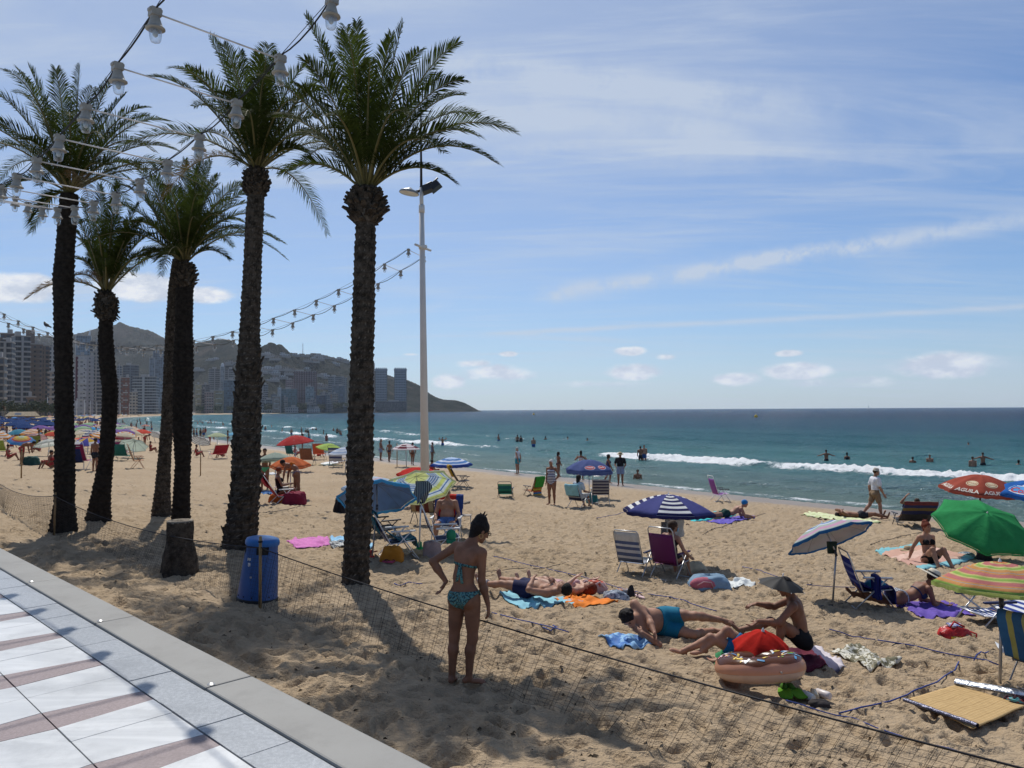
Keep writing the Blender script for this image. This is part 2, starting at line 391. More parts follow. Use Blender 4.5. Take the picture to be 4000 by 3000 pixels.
def sea_material():
    m = bpy.data.materials.new('sea'); m.use_nodes = True; t = NT(m.node_tree); t.n.clear()
    at_ = lambda n: t.new('ShaderNodeAttribute', attribute_name=n).outputs['Fac']
    off, foam = at_('offshore'), at_('foam')
    tc = t.new('ShaderNodeTexCoord').outputs['Object']
    rot = t.new('ShaderNodeMapping', {'Vector': tc, 'Rotation': (0, 0, R_(-45))}).outputs[0]
    st = t.new('ShaderNodeMapping', {'Vector': rot, 'Scale': (1, .42, 1)}).outputs[0]
    c = t.ramp(t.ss(off, 0, 420), [(0, (.13, .19, .17)), (.005, (.06, .17, .18)), (.04, (.026, .115, .140)), (.2, (.015, .068, .112)), (1, (.008, .034, .080))])
    c = t.mix(t.math('MULTIPLY', t.ss(t.noise(st, .035, 4, .6), .42, .62), .30), c, (.012, .06, .10, 1))
    h = t.math('ADD', t.math('MULTIPLY', t.noise(st, .55, 5, .62), .55), t.math('ADD', t.math('MULTIPLY', t.noise(st, 2.2, 4, .68), .62), t.math('MULTIPLY', t.noise(tc, 9, 3, .6), .15)))
    b = t.new('ShaderNodeBump', {'Height': h, 'Distance': 1.0, 'Strength': 1.0})
    wd = t.new('ShaderNodeBsdfDiffuse', {'Color': c, 'Normal': b.outputs[0]}); wg = t.new('ShaderNodeBsdfGlossy', {'Color': (1, 1, 1, 1), 'Roughness': .11, 'Normal': b.outputs[0]})
    w = t.new('ShaderNodeMixShader', {0: t.math('MULTIPLY', t.ss(off, 3, 90, .72, .46), t.new('ShaderNodeFresnel', {'IOR': 1.33, 'Normal': b.outputs[0]}).outputs[0]), 1: wd.outputs[0], 2: wg.outputs[0]})
    fn = t.math('ADD', t.math('MULTIPLY', t.noise(tc, 2.2, 7, .75), .75), t.math('MULTIPLY', t.noise(tc, 14, 4, .7), .35))
    fm = t.ss(t.math('ADD', foam, t.math('MULTIPLY', t.math('SUBTRACT', fn, .58), 1.9)), .30, .66)
    fm = t.math('MULTIPLY', fm, t.math('GREATER_THAN', foam, .04))
    b2 = t.new('ShaderNodeBump', {'Height': fn, 'Distance': .35, 'Strength': .8})
    f = t.new('ShaderNodeBsdfPrincipled', {'Base Color': (.80, .82, .83, 1), 'Roughness': .8, 'Normal': b2.outputs[0]})
    mx = t.new('ShaderNodeMixShader', {0: fm, 1: w.outputs[0], 2: f.outputs[0]})
    t.new('ShaderNodeOutputMaterial', {'Surface': mx.outputs[0]}); return m
def build_sea():
    rs = np.concatenate([np.geomspace(22, 130, 420), np.geomspace(130, 700, 220)[1:], np.geomspace(700, 6000, 60)[1:]])
    x, y, q = polar(-58, 58, 760, rs)
    u, v = uv_of(x, y); s = v - vshore(u); rr = np.hypot(x, y)
    z, foam = sea_height(u, s); fade = 1 - sstep(rr, 250, 700); z *= fade
    z += .20 * (pn(u / 7, s / 2.6, 50) + .7 * pn(u / 2.6, s / 1.1, 51)) * (1 - sstep(rr, 300, 900)) * sstep(s, 1, 9)
    z = SEA_Z + z - .02
    keep = s > -9; q = q[keep[q].all(1)]; used = np.unique(q); mp = np.zeros(len(x), int); mp[used] = np.arange(len(used))
    return struct(mesh_np('sea', np.stack([x, y, z], 1)[used], mp[q], sea_material(), attrs={'offshore': s[used], 'foam': foam[used]}))
build_sea()

# ---------------------------------------------------------------- promenade paving, kerb, town ground
def prism(mb, poly, z0, z1, mi=0):
    n = len(poly); v = [(*p, z0) for p in poly] + [(*p, z1) for p in poly]
    f = [tuple(range(n, 2 * n)), tuple(reversed(range(n)))] + [(i, (i + 1) % n, n + (i + 1) % n, n + i) for i in range(n)]
    return mb.add(v, f, mi, False)
def stone(name, c1, c2, scale, speck, rough, vein=0, bump=.1):
    def fn(t, c, tc):
        mp = t.new('ShaderNodeMapping', {'Vector': tc, 'Rotation': (0, 0, R_(45 + 78)), 'Scale': (.35, 2.2, 1)}).outputs[0] if vein else tc
        a = t.noise(mp, scale, 6, .6, 1.0 if vein else 0)
        c = t.mix(t.ss(a, .35, .68), (*c1, 1), (*c2, 1))
        if speck: c = t.mix(t.math('MULTIPLY', t.ss(t.noise(tc, 240, 3, .7), .42, .62), speck), c, tuple(x * .45 for x in c1) + (1,))
        c = t.mix(t.math('MULTIPLY', t.ss(t.noise(tc, 1.7, 8, .75), .46, .70), .5), c, tuple(x * .62 for x in c1) + (1,))
        return c
    return mat(name, c1, rough, 0, fn=fn, bump=bump, bs=120, spec=.45)
def P2(u, v): return xy_of(u, v)
def build_promenade():
    marble = stone('marble', (.52, .53, .53), (.69, .695, .685), 1.8, 0, .34, 1)
    granite = stone('granite', (.33, .35, .37), (.45, .47, .49), 40, .55, .36)
    purple = stone('porphyry', (.22, .165, .165), (.30, .235, .235), 60, .4, .5)
    kerbm = stone('kerb_stone', (.215, .21, .196), (.24, .236, .22), 1.5, .15, .62, 0, .05)
    mortar = mat('mortar', (.09, .075, .06), .9)
    g = MB(); prism(g, [P2(-14, -16), P2(70, -16), P2(70, KERB_V - .05), P2(-14, KERB_V - .05)], -1.6, -.022)
    struct(g.build('promenade', mortar))
    gap = .004
    A, Bq, G = MB(), MB(), MB()
    for k in range(-20, 130):                         # granite border
        u0 = 4.04 + .497 * k
        prism(G, [P2(u0 + gap, 1.724), P2(u0 + .497 - gap, 1.724), P2(u0 + .497 - gap, 1.980), P2(u0 + gap, 1.980)], -.05, random.uniform(-.0015, .0015))
    hw = lambda r: (.095, .148)[r % 2]                # half width of the dark wedges at the joints between rows
    for r in range(-1, 24):
        va, vb = 1.716 - .508 * r, 1.716 - .508 * (r + 1)
        lo, hi = vb + gap, va - gap
        for k in range(-16, 76):
            c0 = 4.71 + .868 * k; c1 = c0 + .868
            if r < 0: continue
            wa, wb = hw(r), hw(r + 1); s = random.uniform(.42, .6)
            prism(Bq, [P2(c0 - wa + gap, hi), P2(c0 - wb + gap, lo), P2(c0 + wb - gap, lo), P2(c0 + wa - gap, hi)], -.05, random.uniform(-.001, .001))
            ma, mb_ = c0 + wa + (c1 - wa - c0 - wa) * s, c0 + wb + (c1 - wb - c0 - wb) * s
            prism(A, [P2(c0 + wa, hi), P2(c0 + wb, lo), P2(mb_ - .0015, lo), P2(ma - .0015, hi)], -.05, random.uniform(-.001, .0015))
            prism(A, [P2(ma + .0015, hi), P2(mb_ + .0015, lo), P2(c1 - wb, lo), P2(c1 - wa, hi)], -.05, random.uniform(-.001, .0015))
    struct(A.build('marble_paving', marble)); struct(Bq.build('dark_paving_bands', purple)); struct(G.build('granite_border', granite))
    Kb, wl, st = MB(), MB(), MB()
    for k in range(-8, 32):
        u0 = 4.55 + 2.005 * k
        Kb.box((*P2(u0 + 1.0025, 2.134), -.062), (1.995, .292, .150), Matrix.Rotation(math.atan2(UY, UX), 3, 'Z'))
        for vv in (2.035,):
            x, y = P2(u0 + .03, vv); st.lathe([(.001, .022), (.012, .021), (.022, .013), (.024, .012)], 10, Matrix.Translation((x, y, .002)))
    kb = struct(Kb.build('kerb', kerbm)); bm = kb.modifiers.new('bevel', 'BEVEL'); bm.width = .012; bm.segments = 2
    st.build('steel_stud', mat('steel', (.4, .4, .4), .45, metal=1), kb)
    prism(wl, [P2(-14, 2.0), P2(70, 2.0), P2(70, 2.262), P2(-14, 2.262)], -1.7, -.14)
    struct(wl.build('sea_wall', mat('concrete', (.30, .28, .25), .9, .2, 3, .3, 40)))
    us = np.linspace(70, 1400, 260); w = np.array([0, -.5, -8, -120, -900])
    T, S = np.meshgrid(us, w, indexing='ij'); Vv = vprom(T) + S; X, Y = xy_of(T, Vv); Z = np.where(S > -.2, -2.0, -.03) + 0 * X
    g = MB().grid(np.stack([X, Y, Z], 2)); struct(g.build('town_ground', mat('town_ground', (.26, .24, .21), .9, .2, .05)))
build_promenade()

# ---------------------------------------------------------------- hills
def hillmat(name, a, b, rock, sc_):
    def fn(t, c, tc):
        c = t.mix(t.ss(t.noise(tc, sc_, 8, .68), .40, .60), (*a, 1), (*b, 1))
        return t.mix(t.math('MULTIPLY', t.ss(t.noise(tc, sc_ * .45, 6, .7), .52, .66), .75), c, (*rock, 1))
    m = mat(name, a, .95, 0, fn=fn, spec=.05, bump=1, bs=sc_ * 9); [setattr(n.inputs['Distance'], 'default_value', 14) for n in m.node_tree.nodes if n.type == 'BUMP']; return m
def hill(name, sil, foot, ridge, back, m, rough, seed, nd=70, foot_z=-3):
    """a real ridge of land: crest at its own distance, slopes falling to the front foot and to the back"""
    xs = np.linspace(sil[0][0], sil[-1][0], 320); ys = np.interp(xs, [p[0] for p in sil], [p[1] for p in sil])
    ys = ys - 3.0 * np.abs(pn(xs / 9, xs * 0, seed)) - 1.6 * pn(xs / 3.2, xs * 0, seed + 1)
    fo = np.interp(xs, [p[0] for p in foot], [p[1] for p in foot]); ri = np.interp(xs, [p[0] for p in ridge], [p[1] for p in ridge])
    top = np.array([atd(a, b, d).z for a, b, d in zip(xs, ys, ri)])
    ts = np.concatenate([np.linspace(0, 1, nd), np.linspace(1, 2, 16)[1:]]); P = np.zeros((len(xs), len(ts), 3))
    for j, tt in enumerate(ts):
        d = np.where(tt <= 1, fo + (ri - fo) * tt, ri + back * (tt - 1))
        X = (xs - 2000) / FPX * d; Y = d
        prof = tt ** 1.15 if tt <= 1 else 1 - (tt - 1) ** 1.3
        e = 4 * tt * (1 - tt) if tt <= 1 else 0
        nz = fbm(X / (rough * 7), Y / (rough * 7), seed + 5, 5); rg = 1 - np.abs(pn(X / (rough * 11), Y / (rough * 16), seed + 9)) * 1.6
        z = foot_z + (top - foot_z) * np.clip(prof * (1 + e * (.42 * nz + .40 * (rg - .5))), 0, 1.0)
        P[:, j] = np.stack([X, Y, z], 1)
    return struct(MB().grid(P).build(name, m))
hm1 = hillmat('hill_scrub', (.018, .025, .022), (.040, .042, .036), (.075, .066, .058), .018)
hm2 = hillmat('headland_scrub', (.012, .021, .016), (.036, .039, .030), (.105, .082, .066), .03)
hill('hills', [(-120, 1350), (60, 1335), (125, 1331), (180, 1326), (212, 1342), (282, 1307), (352, 1291), (410, 1279), (460, 1268), (521, 1277), (575, 1296), (613, 1321), (645, 1337), (700, 1360), (800, 1420), (900, 1520), (980, 1600)],
     [(-120, 1250), (600, 1500), (980, 1700)], [(-120, 2300), (450, 2700), (980, 2500)], 900, hm1, 30, 110)
hill('hills', [(560, 1560), (600, 1450), (660, 1380), (700, 1352), (754, 1342), (803, 1331), (846, 1326), (890, 1328), (917, 1342), (945, 1372), (1000, 1400), (1100, 1450), (1200, 1600)],
     [(560, 1350), (1200, 1380)], [(560, 2050), (850, 2100), (1200, 1900)], 600, hm2, 24, 130)
hill('headland', [(860, 1560), (905, 1460), (945, 1385), (965, 1366), (1000, 1358), (1070, 1351), (1098, 1353), (1112, 1368), (1125, 1378), (1163, 1385), (1270, 1388), (1325, 1403), (1358, 1411), (1400, 1424), (1455, 1446), (1512, 1464), (1537, 1473), (1591, 1486), (1620, 1498), (1645, 1510), (1678, 1538), (1705, 1553), (1732, 1561), (1781, 1564), (1814, 1574), (1841, 1588), (1868, 1602.5), (1880, 1606)],
     [(860, 1180), (1300, 1250), (1600, 1500), (1880, 1700)], [(860, 1650), (1300, 1800), (1600, 1850), (1880, 1760)], 420, hm2, 15, 150, 90)

# ---------------------------------------------------------------- buildings
def facade(name, col, win=(.05, .06, .07), fw=3.2, fh=3.0, ww=.62, wh=.5, rough=.7):
    """wall with rows of windows set by the wall's own coordinates"""
    def fn(t, c, tc):
        s = t.new('ShaderNodeSeparateXYZ', {0: tc}); h = t.math('ADD', s.outputs[0], s.outputs[1])
        a = t.math('FRACT', t.math('DIVIDE', h, fw)); b = t.math('FRACT', t.math('DIVIDE', s.outputs[2], fh))
        wi = t.math('MULTIPLY', t.math('LESS_THAN', t.math('ABSOLUTE', t.math('SUBTRACT', a, .5)), ww / 2), t.math('LESS_THAN', t.math('ABSOLUTE', t.math('SUBTRACT', b, .5)), wh / 2))
        cell = t.new('ShaderNodeTexWhiteNoise', {'Vector': t.new('ShaderNodeCombineXYZ', {0: t.math('FLOOR', t.math('DIVIDE', h, fw)), 1: t.math('FLOOR', t.math('DIVIDE', s.outputs[2], fh))}).outputs[0]}).outputs['Value']
        wc = t.mix(t.ss(cell, .2, 1), tuple(x * .65 for x in win) + (1,), tuple(min(1, x * 1.45) for x in win) + (1,))
        return t.mix(wi, c, wc)
    return mat(name, col, rough, .08, .2, fn=fn)
def building(label, px0, px1, ytop, d, style, col, n=None, rot=0, dep=None, trim=(.62, .60, .56), win=(.05, .06, .075), group=None, roof=True, extra=None):
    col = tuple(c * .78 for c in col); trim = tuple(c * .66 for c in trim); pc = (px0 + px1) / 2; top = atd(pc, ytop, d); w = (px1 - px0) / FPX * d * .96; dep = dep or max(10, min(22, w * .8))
    z0 = -1.0; h = top.z - z0; nf = n or max(3, int(h / 3.05)); fh = h / nf
    ctr = atd(pc, ytop, d + dep / 2)
    t = thing('apartment_tower' if h > 30 else 'apartment_block', label, 'building', (ctr.x, ctr.y, z0), math.atan2(-ctr.x, ctr.y) + R_(rot), group)
    key = '%.2f_%.2f_%.2f' % col; wk = '%.2f%.2f' % win[:2]
    if style in ('grid', 'brick'):
        MB().box((0, 0, h / 2), (w, dep, h)).build('wall', facade('fac%s_%s' % (key, wk), col, win, 3.0, fh, .58, .46), t)
        for k in range(1, nf, 1):
            if k % 2 == 0: MB().box((0, -dep / 2 - .35, k * fh), (w * .62, .7, .9)).build('balcony', mat('trim%.2f' % trim[0], trim, .8), t)
    elif style == 'balc':
        MB().box((0, 0, h / 2), (w, dep, h)).build('wall', facade('gl%s_%s' % (key, wk), col, win, 2.6, fh, .80, .80, .5), t)
        tm = mat('trim%.2f_%.2f' % (trim[0], trim[2]), tuple(x * .9 for x in trim), .8)
        for k in range(1, nf):
            MB().box((0, -.45, k * fh), (w + .7, dep + .9, 1.05)).build('balcony', tm, t)
        MB().box((-w * .04, -dep / 2 - .55, h / 2), (max(1.2, w * .09), 1.3, h)).build('stair_strip', tm, t)
    elif style == 'round':
        MB().box((0, 0, h / 2), (w, dep, h)).build('wall', facade('rd%s_%s' % (key, wk), col, win, 3.4, fh, .3, .35), t)
        tm = mat('trim%.2f_%.2f' % (trim[0], trim[2]), trim, .8)
        for k in range(1, nf):
            m = MB(); rr = w * .33
            pts = [(rr * math.cos(a) + w * .12, -dep / 2 - rr * .42 * math.sin(a)) for a in np.linspace(0, math.pi, 9)]
            prism(m, pts[::-1], k * fh - .4, k * fh + .55); m.build('balcony', tm, t)
    elif style == 'glass':
        MB().box((0, 0, h / 2), (w, dep, h)).build('wall', facade('gs%s' % key, tuple(c * 1.25 for c in col), tuple(c * .8 for c in col), 2.2, fh, .86, .84, .25), t)
        tm = mat('trim%.2f_%.2f' % (trim[0], trim[2]), trim, .6)
        for sx in (-1, 1): MB().box((sx * (w / 2 + .12), -dep / 2 - .2, h / 2), (.7, .7, h + .6)).build('corner_fin', tm, t)
    elif style == 'frame':                                                # dark lattice in front of pinkish infill
        MB().box((0, 0, h / 2), (w, dep, h)).build('wall', facade('fr%s' % key, col, win, 2.8, fh, .5, .4), t)
        tm = mat('lattice_maroon', (.10, .045, .05), .7)
        for k in range(10): MB().box((-w / 2 + w * k / 9, -dep / 2 - .6, h * .52), (.9, 1.2, h * .97)).build('lattice_post', tm, t)
        for k in range(5): MB().box((0, -dep / 2 - .5, h * (.14 + .2 * k)), (w - .2, .7, .8)).build('lattice_rail', tm, t)
    elif style == 'twin':
        MB().box((0, 0, h / 2), (w, dep, h)).build('wall', facade('tw%s' % key, col, win, 3, fh, .5, .5), t)
        tm = mat('trim%.2f_%.2f' % (trim[0], trim[2]), trim, .7)
        for k in range(1, nf): MB().box((0, -.3, k * fh), (w * .86, dep + .8, 1.15)).build('balcony', tm, t)
        MB().box((0, 0, h - fh * .6), (w + 1.4, dep + 1.6, fh * .9)).build('roof_storey', mat('twin_top', (.24, .27, .31), .7), t)
        m = MB()
        for k in range(6): m.box((-w * .4 + w * .16 * k, 0, h + 1.0), (w * .09, dep * .6, 2.2))
        m.build('roof_crenel', mat('twin_top', (.2, .2, .2)), t)
    if roof and style != 'twin':
        m = MB(); m.box((0, 0, h + .35), (w + .5, dep + .5, .7)); m.build('roof', mat('roof_grey', (.30, .28, .26), .9), t)
        m = MB(); m.box((w * random.uniform(-.25, .25), 0, h + 2.0), (w * .34, dep * .4, 2.6)); m.build('lift_house', mat('lift_house', (.34, .32, .30), .9), t)
    if extra: extra(t, w, dep, h)
    return t
WHT, CRM, BRN, GRY = (.55, .54, .52), (.46, .40, .32), (.20, .155, .13), (.33, .34, .35)
def stepped(t, w, dep, h):
    MB().box((-w * .25, 1, h + 5), (w * .5, dep * .7, 10)).build('side_tower', mat('brown_wall', (.16, .125, .105), .8), t)
def spire(t, w, dep, h):
    m = MB(); m.tube([(w * .36, 0, h), (w * .40, 0, h + 4.5), (w * .42, 0, h + 8.5)], [1.6, .7, .1], 6); m.build('spire', mat('spire_white', (.6, .62, .64)), t)
def maroon(t, w, dep, h):
    MB().box((-w * .36, -dep / 2 - .2, h * .62), (w * .2, .7, h * .74)).build('maroon_panel', mat('maroon', (.085, .02, .035), .7), t)
    for k in range(9): MB().box((w * .3, -dep / 2 - .05, h * (.3 + .07 * k)), (.9, .3, .9)).build('window', mat('dark_pane', (.03, .03, .035), .3), t)
def dome(t, w, dep, h):
    m = MB(); m.ell((0, 0, h + .6), (w * .42, w * .42, 5.5), None, 12, 8); m.build('dome', mat('dome_white', (.5, .5, .5)), t)
def podium(t, w, dep, h): pass
def build_town():
    B = building
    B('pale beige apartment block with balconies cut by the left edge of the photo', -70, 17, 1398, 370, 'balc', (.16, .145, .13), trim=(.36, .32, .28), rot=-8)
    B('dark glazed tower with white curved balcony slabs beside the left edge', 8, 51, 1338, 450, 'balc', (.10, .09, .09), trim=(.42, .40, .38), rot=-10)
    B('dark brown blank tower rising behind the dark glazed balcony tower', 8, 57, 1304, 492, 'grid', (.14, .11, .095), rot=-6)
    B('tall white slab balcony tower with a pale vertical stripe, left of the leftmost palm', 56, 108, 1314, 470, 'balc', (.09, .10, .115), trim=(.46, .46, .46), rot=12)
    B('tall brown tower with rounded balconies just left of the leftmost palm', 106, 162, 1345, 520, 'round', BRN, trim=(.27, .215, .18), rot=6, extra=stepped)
    B('narrow brown tower adjoining the rounded balcony tower', 162, 191, 1352, 545, 'balc', (.14, .11, .10), trim=(.26, .21, .18))
    B('pale grey tower half hidden behind the leftmost palm trunk', 190, 222, 1356, 610, 'balc', (.16, .17, .18), trim=(.58, .58, .57))
    B('lower beige block in front of the pale grey tower', 188, 224, 1455, 505, 'grid', (.37, .30, .25))
    B('low brown flat roofed block at the foot of the brown towers', 104, 138, 1552, 430, 'grid', (.20, .14, .10))
    B('blue glass skyscraper with a white corner and pointed spire', 300, 354, 1312, 830, 'glass', (.17, .23, .30), trim=(.60, .62, .65), extra=spire)
    B('white tower with a maroon side panel between the two left palms', 296, 337, 1391, 600, 'grid', (.50, .49, .50), extra=maroon, win=(.3, .3, .31))
    B('lilac grey tower with curved balconies behind the maroon sided tower', 336, 367, 1392, 625, 'round', (.36, .35, .37), trim=(.46, .45, .47))
    B('beige tower striped by dark balcony rows left of the second palm', 355, 402, 1334, 700, 'balc', (.13, .12, .12), trim=(.47, .44, .41))
    B('small white block at the foot of the maroon sided tower', 280, 296, 1455, 690, 'grid', WHT)
    B('green grey narrow block squeezed behind the second palm trunk', 400, 432, 1480, 720, 'balc', (.15, .16, .15), trim=(.45, .46, .43))
    B('slim white block right beside the second palm trunk', 462, 476, 1481, 700, 'balc', (.2, .2, .2), trim=WHT)
    B('terracotta red block right of the second palm', 475, 506, 1476, 680, 'grid', (.24, .10, .07), win=(.20, .17, .15))
    B('pale blue slim high rise far behind the terracotta block', 458, 476, 1430, 1020, 'balc', (.22, .25, .29), trim=(.42, .45, .48))
    B('dark blue grey tower with flat top behind the terracotta block', 483, 540, 1427, 960, 'balc', (.10, .12, .15), trim=(.22, .25, .29))
    B('small beige block in front of the wide white hotel', 505, 537, 1533, 790, 'grid', CRM)
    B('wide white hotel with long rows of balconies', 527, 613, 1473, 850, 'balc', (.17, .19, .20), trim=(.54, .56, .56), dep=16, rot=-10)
    B('open grey concrete frame tower left of the tall twin slab', 585, 604, 1399, 1000, 'glass', (.19, .22, .26), trim=(.44, .46, .48))
    B('tall blue grey slab tower beside the leaning thin palm', 600, 652, 1370, 1060, 'glass', (.15, .18, .22), trim=(.36, .39, .43))
    B('pale blue narrow block next to the wide white hotel', 613, 634, 1488, 900, 'glass', (.27, .33, .39), trim=(.45, .5, .55))
    B('pale slab glimpsed between the leaning palm and the black palm', 655, 680, 1480, 905, 'balc', (.2, .22, .24), trim=(.5, .52, .52))
    B('tall yellowish block with a plain end wall right of the black palm', 764, 787, 1502, 1000, 'grid', (.37, .32, .20), win=(.33, .29, .19))
    B('shaded side of the tall yellowish block, its shade put into the mauve colour', 787, 801, 1520, 1005, 'grid', (.22, .19, .19))  # shaded side of the yellowish block as its own box, shade put into the colour
    B('dark windowed block behind the mauve shaded side', 791, 818, 1503, 1080, 'balc', (.10, .11, .13), trim=(.28, .28, .29))
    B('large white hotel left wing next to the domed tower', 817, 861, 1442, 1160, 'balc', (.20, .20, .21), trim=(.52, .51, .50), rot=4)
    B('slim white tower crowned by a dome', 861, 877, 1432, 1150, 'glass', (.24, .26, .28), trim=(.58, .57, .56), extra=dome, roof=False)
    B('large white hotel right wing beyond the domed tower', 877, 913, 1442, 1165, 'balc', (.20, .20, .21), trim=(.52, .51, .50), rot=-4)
    B('low pink block at the foot of the white hotel', 800, 838, 1533, 1000, 'grid', (.36, .27, .25))
    B('ochre block with a dark beige flank below the domed tower', 836, 874, 1527, 975, 'grid', (.33, .26, .17), win=(.27, .22, .15))
    B('blue grey glazed block beside the shaggy palm trunk', 874, 920, 1486, 1025, 'glass', (.12, .16, .20), trim=(.24, .28, .32))
    B('white striped block behind the shaggy palm trunk', 1009, 1047, 1503, 1150, 'balc', (.2, .21, .23), trim=(.50, .51, .52))
    B('low white waterfront block right of the shaggy palm trunk', 1011, 1065, 1562, 1085, 'balc', (.16, .17, .18), trim=(.50, .51, .52))
    B('plain beige waterfront block', 1064, 1095, 1550, 1050, 'grid', (.34, .27, .22), win=(.28, .23, .19))
    B('narrow white block with a blank end wall', 1084, 1099, 1514, 1118, 'grid', (.42, .43, .44), win=(.4, .41, .42))
    B('teal glass block with a stepped dark facade', 1098, 1160, 1520, 1125, 'glass', (.12, .19, .21), trim=(.14, .19, .21))
    B('big pinkish block behind a maroon lattice frame', 1150, 1237, 1451, 1250, 'frame', (.33, .25, .25))
    B('low pink block left of the maroon lattice block', 1116, 1150, 1484, 1290, 'grid', (.33, .25, .26))
    B('pale blue tower in front of the maroon lattice block', 1194, 1226, 1511, 1130, 'glass', (.24, .30, .33), trim=(.38, .42, .44))
    B('white terraced hotel base below the pale blue tower', 1188, 1237, 1580, 1100, 'balc', (.25, .27, .28), trim=(.50, .51, .51))
    B('dark blue glass block right of the pale blue tower', 1236, 1273, 1545, 1150, 'glass', (.075, .11, .18), trim=(.14, .18, .26))
    B('grey white block with long balconies left of the thick palm trunk', 1282, 1335, 1472, 1255, 'balc', (.19, .21, .22), trim=(.44, .45, .45))
    B('blue grey gridded block beside the thick palm trunk', 1297, 1345, 1508, 1180, 'glass', (.15, .18, .21), trim=(.33, .36, .38))
    B('pale cream block peeping behind the thick palm trunk', 1334, 1356, 1476, 1270, 'grid', (.45, .42, .38))
    B('small orange block between the grey blocks', 1281, 1296, 1540, 1145, 'grid', (.34, .19, .11), win=(.28, .17, .1))
    B('slim brown tower just right of the thick palm trunk', 1452, 1464, 1420, 1480, 'grid', (.20, .14, .12))
    B('left one of the two pale blue twin towers on the headland', 1465, 1513, 1440, 1450, 'twin', (.20, .235, .27), trim=(.47, .52, .56), dep=18)
    B('right one of the two pale blue twin towers on the headland', 1539, 1589, 1440, 1450, 'twin', (.20, .235, .27), trim=(.47, .52, .56), dep=18)
    B('long dark podium under the two twin towers', 1464, 1590, 1569, 1432, 'glass', (.085, .095, .11), trim=(.2, .21, .22), dep=14)
    B('low white villa at the shore left of the twin towers', 1450, 1466, 1572, 1400, 'grid', (.48, .47, .45))
    rd = random.Random(8)
    for i in range(30):
        px = rd.uniform(925, 1345); w = rd.uniform(8, 17); c = rd.choice(((.34, .31, .28), (.26, .26, .27), (.36, .30, .25), (.20, .22, .25)))
        B('small muted block in the dense cluster at the foot of the headland', px - w, px + w, rd.uniform(1522, 1592), rd.uniform(1100, 1240), 'grid', c, group='small muted blocks at the foot of the headland')
    for px, py, c in ((1225, 1597, (.5, .5, .5)), (1140, 1592, (.45, .45, .44)), (1040, 1590, (.42, .4, .38)), (1330, 1588, (.12, .13, .12))):
        B({1225: 'low white beach club right of the teal glass block', 1140: 'white gabled pavilion on the shore below the teal glass block', 1040: 'long low grey restaurant at the waterline', 1330: 'low dark green waterfront block left of the thick palm trunk'}[px], px - 26, px + 26, py, 1075, 'grid', c, n=2)
build_town()
def build_villas():
    """white and ochre villas scattered over the headland slope"""
    spots = [(1040, 1378), (1062, 1388), (1075, 1397), (1108, 1386), (1150, 1384), (1182, 1386), (1215, 1385), (1225, 1396), (1246, 1388), (1262, 1393), (1300, 1400), (1318, 1402), (1335, 1404), (1345, 1409), (1230, 1408), (1310, 1419), (1250, 1400), (1200, 1405),
             (1012, 1442), (1041, 1438), (1078, 1437), (1110, 1439), (1140, 1441), (1072, 1455), (1030, 1449), (1125, 1455), (1078, 1472), (1100, 1470), (1065, 1480), (1010, 1460), (1245, 1462), (1262, 1468), (1252, 1503), (1270, 1510), (1240, 1510), (1195, 1438), (820, 1404), (905, 1412), (890, 1418), (840, 1400), (775, 1440)]
    pal = [(.36, .35, .34), (.30, .26, .22), (.26, .21, .17), (.40, .40, .40)]
    hills_ = [o for o in COL.objects if o.get('kind') == 'structure' and o.name.split('.')[0] in ('hills', 'headland')]
    bpy.context.view_layer.update()
    dg = bpy.context.evaluated_depsgraph_get()
    desc = ['white flat roofed villa', 'cream terraced villa', 'sand coloured villa', 'bright white villa block']
    n = 0
    for i, (px, py) in enumerate(spots):
        D = pxdir(px, py + 4); best = None
        for h in hills_:
            ok, loc, nr, _ = h.ray_cast(CAM, D)
            if ok and (best is None or loc.y < best.y): best = loc
        if best is None: continue
        c = pal[i % 4]; w = random.uniform(13, 26); hh = random.uniform(5, 8)
        t = thing('hillside_villa', '%s on the headland slope among scrub' % desc[i % 4], 'villa', (best.x, best.y, best.z - 4), math.atan2(-best.x, best.y) + random.uniform(-.3, .3), 'villas on the headland slope, ' + desc[i % 4])
        MB().box((0, 0, hh / 2), (w, 12, hh)).build('wall', facade('villa%d' % (i % 4), c, (.08, .08, .09), 4.5, hh / 2.5, .5, .45), t)
        MB().box((w * random.uniform(-.2, .2), 2, hh + 1.5), (w * .5, 8, 3)).build('upper_storey', facade('villa%d' % (i % 4), c), t)
        MB().box((0, -7, 2.0), (w * 1.25, 3, 4)).build('terrace', mat('terrace', (.28, .26, .24)), t)
    a = at(1183, 1500, 0); p = atd(1183, 1385, 1790); t = thing('radio_mast', 'thin radio mast standing on the headland crest', 'mast', (p.x, p.y, p.z - 6))
    MB().tube([(0, 0, 0), (0, 0, 24)], [.9, .6], 5).build('mast_pole', mat('mast_grey', (.35, .36, .38)), t); m = MB()
    for k in range(4): m.box((0, 0, 24 + 2.2 * k), (1.5, 1.5, .8))
    m.tube([(0, 0, 22), (0, 0, 33)], .35, 5); m.build('antenna', mat('mast_grey', (.35, .36, .38)), t)
build_villas()
